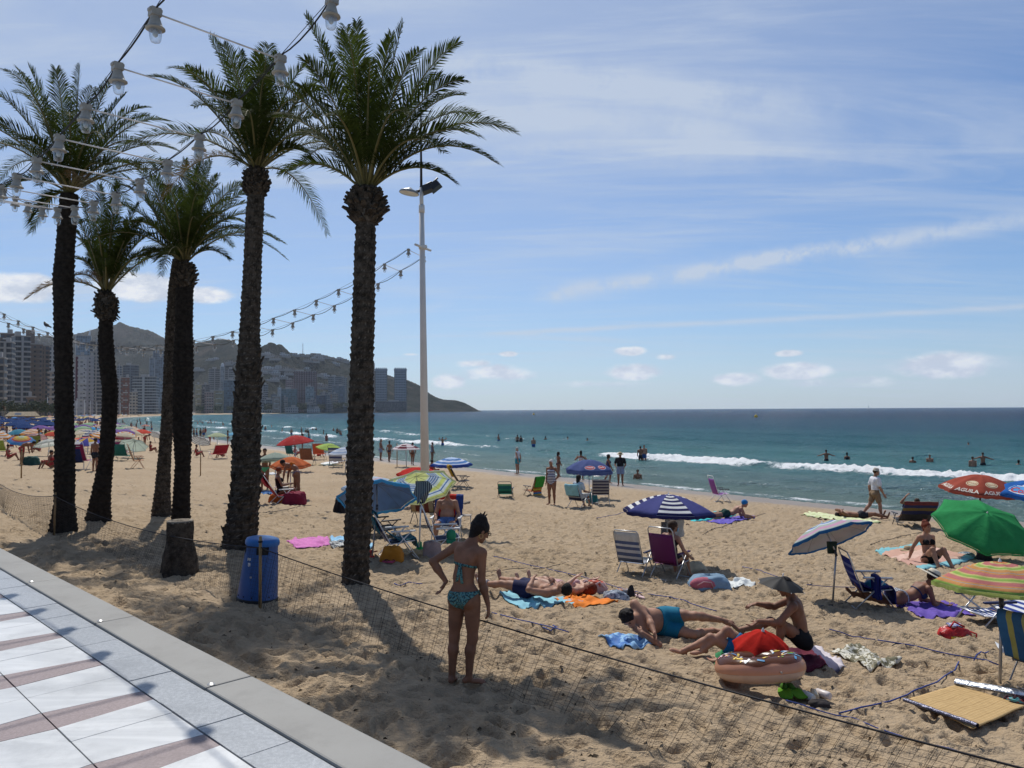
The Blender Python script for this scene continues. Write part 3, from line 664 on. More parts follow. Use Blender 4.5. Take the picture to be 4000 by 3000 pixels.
# ---------------------------------------------------------------- palms
LEAF = mat('palm_leaf', (.038, .053, .010), .8, .4, 3, trans=.44, spec=.08)
LEAF_DRY = mat('palm_leaf_dry', (.13, .085, .035), .7, .3, 3, trans=.25)
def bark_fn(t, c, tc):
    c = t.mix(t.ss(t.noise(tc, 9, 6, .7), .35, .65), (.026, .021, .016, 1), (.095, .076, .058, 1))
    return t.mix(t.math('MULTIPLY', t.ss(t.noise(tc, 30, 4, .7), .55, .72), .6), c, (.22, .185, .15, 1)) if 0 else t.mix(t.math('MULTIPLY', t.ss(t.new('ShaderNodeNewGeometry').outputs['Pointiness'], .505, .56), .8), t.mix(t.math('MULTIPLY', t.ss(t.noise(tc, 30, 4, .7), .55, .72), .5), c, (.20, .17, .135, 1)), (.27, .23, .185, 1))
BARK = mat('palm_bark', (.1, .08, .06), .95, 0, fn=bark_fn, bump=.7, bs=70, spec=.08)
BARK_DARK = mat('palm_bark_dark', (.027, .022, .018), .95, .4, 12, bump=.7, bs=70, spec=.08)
def frond(mb, base, tip, droop, n=80, ll=.46, seed=0, mi=0, mi_r=1, vee=.45):
    """feather leaf: arching midrib with narrow leaflets on both sides"""
    rd = random.Random(seed); B, T = Vector(base), Vector(tip); L = (T - B).length
    M = (B + T) / 2 + Vector((0, 0, 1)) * droop * L
    q = lambda s: B * (1 - s) ** 2 + M * 2 * s * (1 - s) + T * s * s
    pts = [q(s) for s in np.linspace(0, 1, 12)]
    mb.tube(pts, [max(.004, .024 * (1 - s) ** .8) for s in np.linspace(0, 1, 12)], 5, mi_r, False)
    side0 = None; V = []; Fc = []
    roll = rd.uniform(-.35, .35)
    for k in range(n):
        s = .13 + .87 * (k / (n - 1)) ** .92; p = q(s); tn = (q(min(1, s + .02)) - q(max(0, s - .02))).normalized()
        sd = tn.cross(Vector((0, 0, 1)))
        sd = sd.normalized() if sd.length > .05 else (side0 or Vector((1, 0, 0)))
        if side0 and sd.dot(side0) < 0: sd = -sd
        side0 = sd; up = sd.cross(tn).normalized()
        sd, up = sd * math.cos(roll) + up * math.sin(roll), up * math.cos(roll) - sd * math.sin(roll)
        le = ll * (.35 + .65 * math.sin(math.pi * min(1, .12 + s * .80)) ** .8) * (1 - .45 * s ** 4)
        fwd = .80 + .85 * s
        for sg in (-1, 1):
            if rd.random() < .05: continue
            d = (sd * sg + tn * fwd + up * (vee + rd.uniform(-.25, .25)) + Vector((rd.uniform(-.1, .1),) * 3)).normalized()
            l2 = le * rd.uniform(.8, 1.1); w = .0125; wv = tn * w
            e = p + d * l2 + Vector((0, 0, -.20 * l2)); mid = p + d * l2 * .5 + Vector((0, 0, .02 * l2))
            i = len(V); V += [p - wv * .6, p + wv * .6, mid + wv, mid - wv, e]
            Fc += [(i, i + 1, i + 2, i + 3), (i + 3, i + 2, i + 4)]
    mb.add([tuple(v) for v in V], Fc, mi, False)
def palm_trunk(path, rad, bark, boot, seed, parent, flaps=0):
    """path: points, rad: radii; rows of cut leaf bases give the surface its scales"""
    P = [Vector(p) for p in path]; L = [0]
    for a, b in zip(P, P[1:]): L.append(L[-1] + (b - a).length)
    ns = int(L[-1] / .028); na = 44; s = np.linspace(0, L[-1], ns)
    C = np.stack([np.interp(s, L, [p[k] for p in P]) for k in range(3)], 1)
    for _ in range(12): C[1:-1] = (C[:-2] + 2 * C[1:-1] + C[2:]) / 4
    r = np.interp(s, L, rad) * (1.02 if seed < 3 else .87)
    rh = .105; a = np.linspace(0, 2 * math.pi, na, endpoint=False); S, A = np.meshgrid(s, a, indexing='ij')
    row = S / rh + .15 * pn(A * 2, S * 2, seed); ri = np.floor(row); fr = row - ri
    col = A / (2 * math.pi) * 11 + .5 * (ri % 2); cf = np.abs(col - np.floor(col) - .5) * 2
    rel = (.20 + .80 * fr ** 1.5) * (1 - .55 * cf ** 3) + .35 * pn(A * 3, S * 9, seed + 3) + .25 * pn(A * 9, S * 26, seed + 4)
    dep = .125
    Rr = r[:, None] * (1 + dep * (rel - .4) * 1.5) * (1 + .05 * pn(S * 1.3, A * 0, seed + 7))
    Rr = Rr + .012 * pn(A * 4, S * 20, seed + 8)
    X = C[:, 0:1] + Rr * np.cos(A); Y = C[:, 1:2] + Rr * np.sin(A); Z = C[:, 2:3] + 0 * A
    m = MB().grid(np.stack([X, Y, Z], 2), wrap=True)
    rd = random.Random(seed)
    def stub(p, out, up, ln, w, tilt):
        d = (out * math.cos(tilt) + up * math.sin(tilt)).normalized(); sd = d.cross(up)
        sd = sd.normalized() if sd.length > .01 else Vector((1, 0, 0)); nn = sd.cross(d)
        v = [p - sd * w - nn * .02, p + sd * w - nn * .02, p + sd * w + nn * .03, p - sd * w + nn * .03]
        e = p + d * ln; v += [e - sd * w * .55 - nn * .012, e + sd * w * .55 - nn * .012, e + sd * w * .5 + nn * .012, e - sd * w * .5 + nn * .012]
        m.add([tuple(x) for x in v], [(0, 1, 5, 4), (1, 2, 6, 5), (2, 3, 7, 6), (3, 0, 4, 7), (4, 5, 6, 7)], 0, False)
    for k in range(flaps):
        z = rd.uniform(.05, .52) * L[-1]; c = Vector([np.interp(z, s, C[:, i]) for i in range(3)]); w = rd.uniform(0, 6.28); o = Vector((math.cos(w), math.sin(w), 0))
        stub(c + o * np.interp(z, s, r) * .93, o, Vector((0, 0, 1)), rd.uniform(.09, .2), rd.uniform(.03, .055), rd.uniform(1.0, 1.4))
    tr = m.build('trunk', bark, parent)
    if boot:                                                             # swollen ring of cut leaf bases under the crown
        z0, z1, br, style = boot; m = MB(); n = 150
        prof = [(.75, 0), (1.0, .22), (1.05, .5), (.92, .8), (.62, 1.0)]
        for k in range(n):
            f = (k + .5) / n; zz = z0 + (z1 - z0) * f; w = k * 2.39996 + rd.uniform(-.2, .2)
            c = Vector([np.interp(min(zz, C[-1, 2]), C[:, 2], C[:, i]) for i in range(2)] + [zz]); rr = br * np.interp(f, [q[1] for q in prof], [q[0] for q in prof])
            o = Vector((math.cos(w), math.sin(w), 0)); tl = (-.9 + rd.uniform(-.4, .3)) if style == 'hang' and rd.random() < .6 else rd.uniform(.15, .95) + .4 * f
            stub(c + o * rr * .68, o, Vector((0, 0, 1)), rr * rd.uniform(.28, .52), br * rd.uniform(.12, .2), tl)
        pc = [(.7 * br * np.interp(f, [q[1] for q in prof], [q[0] for q in prof]), z0 + (z1 - z0) * f) for f in np.linspace(0, 1, 12)]
        cx, cy = [np.interp((z0 + z1) / 2, C[:, 2], C[:, i]) for i in range(2)]
        m.lathe(pc, 20, Matrix.Translation((cx, cy, 0)))
        m.build('leaf_base_collar', BARK, parent)
    return tr
def palm(label, basepx, pts, boot, crown, tips, nfill, seed, bark=BARK, flaps=0, L=2.7, depthadj=0, ll=.44, cw=1.0):
    """pts: (px, py, width px) along the trunk; tips: crown leaf tips seen in the photo (px, py, towards-camera metres)"""
    g = at(*basepx); d = depth(g) + depthadj; g = atd(*basepx, d); g.z = gz(g.x, g.y)
    t = thing('palm_tree', label, 'palm tree', (g.x, g.y, g.z - .05), 0, None); s = d / FPX
    loc = lambda px, py: atd(px, py, d) - t.location
    path = [Vector((0, 0, -.1))] + [loc(x, y) for x, y, w in pts]; rad = [pts[0][2] * s / 2 * 1.08] + [w * s / 2 for x, y, w in pts]
    for p in path: p.y = p.y * 1.0
    bt = None
    if boot: y0, y1, w, st = boot; bt = (loc(crown[0], y0).z, loc(crown[0], y1).z, w * s / 2, st)
    palm_trunk(path, rad, bark, bt, seed, t, flaps)
    c = loc(*crown); rd = random.Random(seed); m = MB(); k = 0
    for tip in tips:
        e = atd(tip[0], tip[1], d - tip[2]) - t.location; a = e - c
        el = math.atan2(a.z, math.hypot(a.x, a.y)); dr = .10 + .34 * max(0, math.cos(el)) * (1 if el < 1.0 else .8)
        frond(m, c + Vector((a.x, a.y, 0)).normalized() * .06 if a.xy.length > .1 else c, e, dr, 88, ll * 1.08 * rd.uniform(.85, 1.1), seed * 100 + k, 0, 1); k += 1
    for i in range(nfill):
        el = R_(rd.choice([70, 52, 38, 24, 10, 0, -14])) + rd.uniform(-.12, .12); az = i * 2.39996 + rd.uniform(-.3, .3)
        ln = L * rd.uniform(.8, 1.05); e = c + Vector((math.cos(az) * math.cos(el) * cw, math.sin(az) * math.cos(el) * cw, math.sin(el))) * ln
        dry = el < R_(-2) and rd.random() < .5
        frond(m, c + Vector((math.cos(az), math.sin(az), 0)) * .05, e, .10 + .32 * max(0, math.cos(el)), 80, ll * 1.08 * rd.uniform(.8, 1.05), seed * 100 + k, 2 if dry else 0, 1); k += 1
    m.build('crown', [LEAF, mat('palm_rib', (.13, .11, .035), .6, .2), LEAF_DRY], t)
    return t
def S(*a): return tuple(x * K for x in a)
def TT(l): return [(x * K, y * K, z) for x, y, z in l]
def PT(l): return [(x * K, y * K, w * K) for x, y, w in l]
palm('thick straight palm nearest to the white lamp post', S(768, 1262), PT([(768, 1250, 57), (770, 1200, 54), (775, 1100, 54), (778, 1000, 56), (780, 880, 52), (782, 780, 48), (785, 680, 46), (788, 560, 44), (790, 480, 41), (791, 415, 34)]),
     (482 * K, 412 * K, 90 * K, 'up'), S(791, 412),
     TT([(662, 35, .3), (694, 92, -.4), (770, 48, .2), (870, 52, -.2), (988, 92, .3), (998, 172, .8), (1112, 285, .2), (1072, 352, .6), (984, 395, .2), (606, 375, .3), (640, 185, .6), (585, 255, -.3), (735, 70, -.8), (845, 75, .9), (905, 110, 1.2), (700, 250, 1.9), (880, 250, 2.1), (1000, 205, -.9), (1030, 250, -1.2), (625, 300, -.8), (800, 130, 1.6), (760, 150, -1.6), (660, 130, 1.1), (960, 330, 1.6)]), 7, 1, L=2.4)
palm('tall slender palm with a shaggy lower trunk behind the blue bin', S(517, 1186), PT([(516, 1178, 70), (524, 1120, 62), (531, 1050, 58), (533, 950, 56), (534, 880, 54), (537, 800, 50), (540, 700, 40), (546, 560, 36), (550, 470, 36), (553, 420, 34), (554, 370, 26)]),
     (425 * K, 366 * K, 56 * K, 'up'), S(554, 368),
     TT([(455, 82, .2), (405, 150, .5), (325, 165, .3), (520, 110, -.5), (560, 118, .4), (600, 120, .2), (660, 140, .5), (690, 190, .6), (700, 300, .9), (660, 330, .2), (510, 355, 1.2), (570, 170, 1.9), (480, 200, 1.7), (640, 220, 1.6), (420, 230, -1.0), (590, 150, -1.4), (500, 140, -1.6), (690, 250, -.8), (530, 250, 2.2)]), 12, 2, flaps=150, L=2.9, ll=.5)
palm('tall palm with a wide crown farthest to the left', S(137, 1152), PT([(137, 1145, 62), (139, 1085, 46), (140, 1000, 46), (139, 900, 42), (138, 800, 40), (136, 700, 41), (137, 600, 46), (141, 540, 42), (146, 470, 42), (150, 420, 40)]),
     None, S(151, 415),
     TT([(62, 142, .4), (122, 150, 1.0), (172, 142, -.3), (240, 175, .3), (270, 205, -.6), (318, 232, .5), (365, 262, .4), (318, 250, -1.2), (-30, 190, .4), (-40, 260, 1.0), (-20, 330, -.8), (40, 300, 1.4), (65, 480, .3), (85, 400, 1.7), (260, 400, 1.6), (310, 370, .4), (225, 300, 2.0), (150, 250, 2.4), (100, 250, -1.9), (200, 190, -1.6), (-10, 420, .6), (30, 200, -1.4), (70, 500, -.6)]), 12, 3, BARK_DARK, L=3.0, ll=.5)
palm('short curved palm with hanging fibres under its crown', S(213, 1128), PT([(212, 1120, 58), (218, 1070, 44), (228, 1000, 34), (236, 900, 34), (238, 840, 36), (231, 780, 36), (228, 720, 33), (230, 665, 30), (229, 625, 24)]),
     (690 * K, 630 * K, 52 * K, 'hang'), S(229, 632),
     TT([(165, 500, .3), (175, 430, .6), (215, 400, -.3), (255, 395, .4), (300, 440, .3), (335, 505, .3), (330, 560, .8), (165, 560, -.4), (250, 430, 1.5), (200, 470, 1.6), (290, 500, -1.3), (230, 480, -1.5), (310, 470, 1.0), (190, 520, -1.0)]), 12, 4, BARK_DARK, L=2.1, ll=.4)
palm('thin palm leaning to the right behind the black palm', S(350, 1116), PT([(349, 1108, 46), (351, 1060, 36), (356, 980, 29), (362, 900, 29), (367, 800, 29), (371, 700, 28), (376, 620, 26), (382, 560, 20)]),
     None, S(383, 560), TT([(290, 400, -.5), (330, 380, -1.0), (440, 330, -.4), (470, 400, -.8), (560, 440, -.5), (600, 520, -.2), (620, 560, .2), (300, 480, -.4), (420, 420, -1.6), (500, 430, -1.2), (590, 470, -.9)]), 8, 5, L=2.6)
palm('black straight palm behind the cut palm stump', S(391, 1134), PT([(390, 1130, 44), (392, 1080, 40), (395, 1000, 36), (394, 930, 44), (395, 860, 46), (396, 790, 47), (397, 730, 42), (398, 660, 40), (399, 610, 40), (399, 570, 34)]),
     (625 * K, 568 * K, 52 * K, 'up'), S(399, 566),
     TT([(265, 400, .4), (290, 350, .9), (345, 345, .3), (400, 345, -.3), (438, 310, .3), (470, 380, .4), (530, 395, .6), (525, 480, .9), (495, 560, .3), (300, 560, .5), (280, 480, 1.2), (360, 400, 1.8), (430, 420, 1.9), (330, 440, -1.0), (480, 470, 1.5), (440, 350, -1.4), (335, 565, .9)]), 14, 6, BARK_DARK, L=2.5)
# stump
def build_stump():
    g = at(391 * K, 1243 * K); d = depth(g); s = d / FPX; t = thing('palm_stump', 'cut palm stump with a flared foot behind the netting', 'tree stump', g)
    h = 108 * K * s; r0, r1 = 82 * K * s / 2, 54 * K * s / 2
    na, ns = 48, 40; a = np.linspace(0, 2 * math.pi, na, endpoint=False); f = np.linspace(0, 1, ns); Fm, A = np.meshgrid(f, a, indexing='ij')
    r = np.interp(Fm, [0, .15, .4, .65, 1], [r0, r0 * .93, r0 * .82, r1 * 1.0, r1]) * (1 + .05 * pn(A * 3, Fm * 9, 5) + .05 * pn(A * 7, Fm * 4, 6))
    P = np.stack([r * np.cos(A) - .02, r * np.sin(A), -.08 + (h + .08) * Fm], 2)
    MB().grid(P, wrap=True).build('trunk', BARK, t)
    m = MB(); m.lathe([(.001, h - .03), (r1 * .62, h - .03), (r1 * .72, h + .012), (r1 * .99, h + .015), (r1 * 1.0, h - .02)], 28, Matrix.Translation((-.02, 0, 0)))
    m.build('cut_top', mat('cut_wood', (.24, .20, .15), .9, .3, 20, .4), t)
build_stump()

# ---------------------------------------------------------------- blue litter bin, lamp post, light strings
def build_bin():
    g = at(555 * K, 1300 * K); s = mpp(g); h = 143 * K * s; r0, r1 = 42 * K * s, 33 * K * s
    t = thing('litter_bin', 'tall round blue litter bin behind the netting', 'bin', g - Vector((0, 0, .02)), R_(0))
    t.rotation_euler = (0, R_(5), 0)
    blue = mat('bin_blue', (.012, .082, .27), .38, .12, 6, .05, 200, spec=.5); blk = mat('bin_black', (.012, .012, .013), .5)
    m = MB(); m.lathe([(r0 * .92, 0), (r0 * 1.03, .02), (r0 * 1.04, h * .10), (r0 * .98, h * .12)], 40); m.build('base_ring', blk, t)
    m = MB(); m.lathe([(r0 * 1.0, h * .115), (r1 * 1.05, h * .78)], 40); m.lathe([(r1 * 1.05, h * .90), (r1 * 1.06, h * .91)], 40)
    m.build('body', blue, t)
    m = MB(); A = [a for a in np.linspace(0, 2 * math.pi, 41)]
    m.lathe([(r1 * .96, h * .775), (r1 * .95, h * .905)], 32); m.build('slot', blk, t)
    for k in range(4):
        m = MB(); w = R_(45 + 90 * k + 20); pts = [(r1 * 1.055 * math.cos(w + e), r1 * 1.055 * math.sin(w + e)) for e in np.linspace(-.42, .42, 9)]
        P = np.array([[(x, y, h * .778) for x, y in pts], [(x * .995, y * .995, h * .905) for x, y in pts]]); m.grid(P); m.build('slot_post', blue, t)
    m = MB(); m.lathe([(r1 * 1.08, h * .90), (r1 * 1.09, h * .945), (r1 * 1.02, h * .985), (r1 * .85, h), (.001, h * 1.003)], 40); m.build('lid', mat('bin_lid', (.025, .13, .36), .35, .1, 6), t)
    m = MB()
    for k in range(5): w = R_(-90 + 26 * (k - 2)); m.ell((r0 * .985 * math.cos(w), r0 * .985 * math.sin(w), h * .155), (.011, .011, .011), None, 8, 5)
    m.build('rivet', blk, t)
    for w, z, a, b in ((-115, .70, .03, .022), (-112, .62, .02, .03), (-100, .45, .015, .012)):
        rr = np.interp(z, [.115, .78], [r0, r1 * 1.05]) * 1.004; m = MB(); m.grid(np.array([[(rr * math.cos(R_(w) + e), rr * math.sin(R_(w) + e), h * z + q) for e in (-a / rr, 0, a / rr)] for q in (-b, b)])); m.build('sticker', mat('sticker_white', (.55, .55, .52), .7, .3, 30), t)
build_bin()
WHITE = mat('painted_white', (.62, .60, .55), .5, .12, 4)
def build_lamp_post():
    base = at(919 * K, 1080 * K); d = 25.6; g = atd(919 * K, 1080 * K, d); g.z = gz(g.x, g.y); s = d / FPX
    L = lambda px, py, dd=0: atd(px, py, d + dd) - g
    t = thing('lamp_post', 'tall white lamp post standing on the sand between the umbrellas', 'lamp post', g)
    top = L(910 * K, 405 * K); j = L(914 * K, 690 * K); c2 = L(911 * K, 452 * K)
    m = MB(); m.tube([(0, 0, -.2), j, c2 + Vector((0, 0, .02))], [.155, .105, .082], 20); m.build('pole', mat('post_white', (.62, .59, .55), .55, .08, .6), t)
    m = MB(); m.tube([c2 + Vector((0, 0, -.12)), c2 + Vector((0, 0, .14))], .10, 16); m.tube([c2, top], [.07, .062], 14); m.build('upper_pole', mat('post_white', (.6, .5, .5)), t)
    blk = mat('lamp_black', (.03, .03, .032), .45)
    m = MB(); m.tube([top, L(909 * K, 232 * K)], [.045, .025], 8); m.build('mast', blk, t)
    hd = L(884 * K, 415 * K); m = MB()
    m.tube([top + Vector((0, 0, -.1)), hd + Vector((.2, 0, 0))], .05, 8); m.build('bracket', blk, t)
    m = MB(); Mx = Matrix.Translation(hd) @ Matrix.Rotation(R_(9), 4, 'Y')
    m.lathe([(.001, .16), (.05, .15), (.12, .10), (.30, .03), (.335, -.02), (.33, -.05)], 26, Mx); ld = m.build('lamp_head', mat('lamp_head', (.20, .22, .23), .35), t)
    m = MB(); m.lathe([(.32, -.045), (.001, -.06)], 26, Mx); m.build('lamp_lens', mat('lamp_lens', (.55, .55, .50), .3), ld)
    m = MB(); m.tube([top + Vector((0, 0, -.18)), L(934 * K, 403 * K)], .05, 8); m.build('bracket', WHITE, t)
    for (px, py, yaw) in ((940, 402, 0), (922, 408, .3)):
        c = L(px * K, py * K); m = MB(); Mr = Matrix.Translation(c) @ Matrix.Rotation(R_(-38) + yaw, 4, 'Y')
        v = [(-.16, -.2, -.10), (.16, -.2, -.10), (.20, .2, -.12), (-.20, .2, -.12), (-.12, -.14, .12), (.14, -.14, .12), (.2, .16, .14), (-.18, .16, .14)]
        m.add([tuple(Mr @ Vector(q)) for q in v], [(3, 2, 1, 0), (4, 5, 6, 7), (0, 1, 5, 4), (1, 2, 6, 5), (2, 3, 7, 6), (3, 0, 4, 7)], 0, False)
        m.tube([Mr @ Vector((-.2, 0, .13)), Mr @ Vector((.24, 0, .16))], .03, 6); m.build('floodlight', blk, t)
    a, b = L(897 * K, 528 * K, -.5), L(930 * K, 541 * K, .5)
    m = MB(); m.tube([a, b], .04, 10); mid = (a + b) / 2; m.box(mid, (.26, .26, .12)); m.build('cross_arm', WHITE, t)
    return g + a, g + b
ARM_A, ARM_B = build_lamp_post()
def glass_mat():
    m = bpy.data.materials.new('jar_glass'); m.use_nodes = True; t = NT(m.node_tree); t.n.clear()
    lw = t.new('ShaderNodeLayerWeight', {'Blend': .35}).outputs['Facing']
    g = t.new('ShaderNodeBsdfGlossy', {'Color': (.9, .92, .95, 1), 'Roughness': .08}); tp = t.new('ShaderNodeBsdfTransparent', {'Color': (.90, .93, .95, 1)})
    df = t.new('ShaderNodeBsdfTranslucent', {'Color': (.45, .47, .5, 1)})
    a = t.new('ShaderNodeMixShader', {0: t.math('MULTIPLY', lw, .5), 1: tp.outputs[0], 2: df.outputs[0]}); b = t.new('ShaderNodeMixShader', {0: t.math('ADD', t.math('MULTIPLY', lw, .4), .05), 1: a.outputs[0], 2: g.outputs[0]})
    t.new('ShaderNodeOutputMaterial', {'Surface': b.outputs[0]}); return m
GLASS = glass_mat(); CABLE = mat('cable_black', (.012, .012, .012), .6); LAMPW = mat('lamp_white', (.30, .28, .24), .5, .18, 12)
_lamp_me = {}
def lamp_unit(parent, p, rz, sc_=1.0, tilt=0):
    """weathered white lamp holder: cable box, cone shade with flange, glass jar below"""
    if not _lamp_me:
        m = MB(); m.box((0, 0, -.03), (.085, .085, .065), taper=.9); m.box((0, 0, -.015), (.10, .06, .022))
        m.lathe([(.036, -.06), (.040, -.085), (.056, -.135), (.066, -.158), (.076, -.160), (.077, -.170), (.060, -.172), (.001, -.168)], 20)
        a = m.build('lamp_holder', LAMPW, parent)
        m = MB(); m.lathe([(.050, -.172), (.049, -.20), (.043, -.255), (.036, -.272), (.02, -.279), (.001, -.280)], 18); b = m.build('glass_jar', GLASS, a)
        m = MB(); m.ell((0, 0, -.20), (.024, .024, .034), None, 10, 8); c = m.build('bulb', mat('bulb_white', (.42, .42, .42), .3), a)
        _lamp_me.update(a=a.data, b=b.data, c=c.data)
    else:
        a = link(bpy.data.objects.new('lamp_holder', _lamp_me['a']), parent)
        link(bpy.data.objects.new('glass_jar', _lamp_me['b']), a); link(bpy.data.objects.new('bulb', _lamp_me['c']), a)
    a.location = p; a.rotation_euler = (tilt, random.uniform(-.06, .06), rz); a.scale = (sc_,) * 3
    return a
def light_string(label, n, posA, posB, rodm, slack, sc_, rr, cable_r):
    """two parallel festoon cables joined by rods; every node carries a lamp"""
    o = posA(0); t = thing('light_string', label, 'string lights', o, 0, None)
    rel = lambda p: Vector(p) - o
    for pos, nm in ((posA, 'cable'), (posB, 'cable')):
        m = MB(); pts = []; sp = []
        for i in range(n - 1):
            a, b = rel(pos(i)), rel(pos(i + 1))
            for f in (0, .2, .4, .6, .8): p = a.lerp(b, f); sp.append(p.copy()); p.z -= slack * (4 * f * (1 - f)) * (.4 + .8 * ((i * 7) % 5) / 4); pts.append(p)
        pts.append(rel(pos(n - 1))); sp.append(rel(pos(n - 1)))
        m.tube(pts, cable_r, 6); m.build(nm, CABLE, t)
        m = MB(); m.tube(sp, cable_r * .45, 5); m.build('support_wire', CABLE, t)
    for i in range(n):
        a, b = rel(posA(i)), rel(posB(i)); rz = math.atan2((b - a).y, (b - a).x)
        lamp_unit(t, a, rz, sc_); lamp_unit(t, b, rz, sc_)
        dz = Vector((0, 0, -.035 * sc_)); m = MB(); m.tube([a + dz, b + dz], rr, 6); m.build('spacer_rod', rodm, t)
    return t
rodw = mat('rod_white', (.62, .58, .54), .5)
def _near(v, off):
    def f(i):
        u = 5.16 + .813 * (i - 2) + off; x, y = xy_of(u, v); return Vector((x, y, CAM.z + 2.66 + .031 * (u - 9.4) ** 2 + .02))
    return f
light_string('double string of white jar lamps hanging overhead along the promenade', 17, _near(2.17, -.03), _near(3.22, 0), rodw, .05, .93, .0075, .007)
def _far(A, off):
    w = (ARM_B - ARM_A); w.z = 0; prp = Vector((-w.y, w.x, 0)).normalized()
    end = atd(-420, 1085, 36) ; span = 33
    def f(i):
        p = A + prp * (.25 + .90 * i); q = .25 + .90 * i
        p = Vector((p.x, p.y, ARM_A.z - .4983 * q + .02145 * q * q - off)); return p
    return f
light_string('double string of white jar lamps sagging from the white lamp post across the palms', 36, _far(ARM_A, 0), _far(ARM_B, .05), rodw, .10, 1.05, .010, .010)
# ---------------------------------------------------------------- people: one continuous surface per body, grown from a posed skeleton
def surface_nets(F, org, h):
    """mesh of the zero level of a sampled distance field"""
    Sg = F < 0; nx, ny, nz = F.shape
    act = np.zeros((nx - 1, ny - 1, nz - 1), np.int8)
    offs = [(i, j, k) for i in (0, 1) for j in (0, 1) for k in (0, 1)]
    sl = lambda A, o: A[o[0]:nx - 1 + o[0], o[1]:ny - 1 + o[1], o[2]:nz - 1 + o[2]]
    for o in offs: act += sl(Sg, o)
    cells = np.argwhere((act > 0) & (act < 8))
    if not len(cells): return np.zeros((0, 3)), np.zeros((0, 4), int)
    idx = -np.ones(act.shape, np.int64); idx[tuple(cells.T)] = np.arange(len(cells))
    acc = np.zeros((len(cells), 3)); cnt = np.zeros(len(cells))
    val = {o: F[tuple((cells + o).T)] for o in offs}
    for a in offs:
        for ax in range(3):
            if a[ax] == 0:
                b = list(a); b[ax] = 1; b = tuple(b); va, vb = val[a], val[b]; x = (va < 0) != (vb < 0)
                tt = va / np.where(x, va - vb, 1)
                p = np.array(a, float)[None] + np.zeros((len(cells), 1)); p[:, ax] += tt
                acc[x] += p[x]; cnt[x] += 1
    V = (cells + acc / cnt[:, None]) * h + org
    Q = []
    for ax in range(3):
        o1 = [0, 0, 0]; o1[ax] = 1
        e = Sg[:nx - o1[0], :ny - o1[1], :nz - o1[2]] != Sg[o1[0]:, o1[1]:, o1[2]:]
        E = np.argwhere(e); b, c = [(1, 2), (2, 0), (0, 1)][ax]
        ok = (E[:, b] > 0) & (E[:, c] > 0) & (E[:, b] < act.shape[b]) & (E[:, c] < act.shape[c]) & (E[:, ax] < act.shape[ax]); E = E[ok]
        def at_(db, dc): G = E.copy(); G[:, b] -= db; G[:, c] -= dc; return idx[tuple(G.T)]
        q = np.stack([at_(1, 1), at_(0, 1), at_(0, 0), at_(1, 0)], 1)
        inside = Sg[tuple(E.T)]; q[~inside] = q[~inside][:, ::-1]; Q.append(q)
    Q = np.concatenate(Q); return V, Q[(Q >= 0).all(1)]
class Field:
    """sampled union of tapered capsules and ellipsoids, smoothly blended"""
    def __init__(s, lo, hi, h):
        s.h = h; s.org = np.array(lo) - 3 * h; s.n = np.ceil((np.array(hi) + 3 * h - s.org) / h).astype(int) + 1
        s.F = np.full(s.n, .3, np.float32)
    def clone(s): o = Field.__new__(Field); o.h, o.org, o.n, o.F = s.h, s.org, s.n, s.F.copy(); return o
    def win(s, lo, hi):
        a = np.clip(np.floor((np.array(lo) - s.org) / s.h).astype(int), 0, s.n - 1); b = np.clip(np.ceil((np.array(hi) - s.org) / s.h).astype(int) + 1, 1, s.n)
        ax = [s.org[i] + s.h * np.arange(a[i], b[i]) for i in range(3)]
        return tuple(slice(a[i], b[i]) for i in range(3)), np.meshgrid(*ax, indexing='ij')
    def blend(s, w, d, k):
        f = s.F[w]
        if k <= 0: s.F[w] = np.minimum(f, d)
        else:
            hh = np.maximum(k - np.abs(f - d), 0) / k; s.F[w] = np.minimum(f, d) - hh * hh * k * .25
    def cap(s, a, b, ra, rb, k=.03, grow=0):
        a, b = np.array(a, float), np.array(b, float); ra, rb = ra + grow, rb + grow; m = max(ra, rb) + .07
        w, (X, Y, Z) = s.win(np.minimum(a, b) - m, np.maximum(a, b) + m); ab = b - a; L = max((ab ** 2).sum(), 1e-9)
        t = np.clip(((X - a[0]) * ab[0] + (Y - a[1]) * ab[1] + (Z - a[2]) * ab[2]) / L, 0, 1)
        d = np.sqrt((X - a[0] - t * ab[0]) ** 2 + (Y - a[1] - t * ab[1]) ** 2 + (Z - a[2] - t * ab[2]) ** 2) - (ra + (rb - ra) * t)
        s.blend(w, d, k)
    def ell(s, c, M, r, k=.03, grow=0):
        c = np.array(c, float); r = np.array(r, float) + grow; m = r.max() + .07; w, (X, Y, Z) = s.win(c - m, c + m)
        P = [X - c[0], Y - c[1], Z - c[2]]; M = np.array(M)             # rows of M: local axes
        q = [M[i][0] * P[0] + M[i][1] * P[1] + M[i][2] * P[2] for i in range(3)]
        k0 = np.sqrt(sum((q[i] / r[i]) ** 2 for i in range(3))); k1 = np.sqrt(sum((q[i] / r[i] ** 2) ** 2 for i in range(3)))
        s.blend(w, k0 * (k0 - 1) / np.maximum(k1, 1e-6), k)
    def coords(s):
        return np.meshgrid(*[s.org[i] + s.h * np.arange(s.n[i]) for i in range(3)], indexing='ij')
def V3(a): return np.array(a, float)
def nrm(a): a = V3(a); return a / max(np.linalg.norm(a), 1e-9)
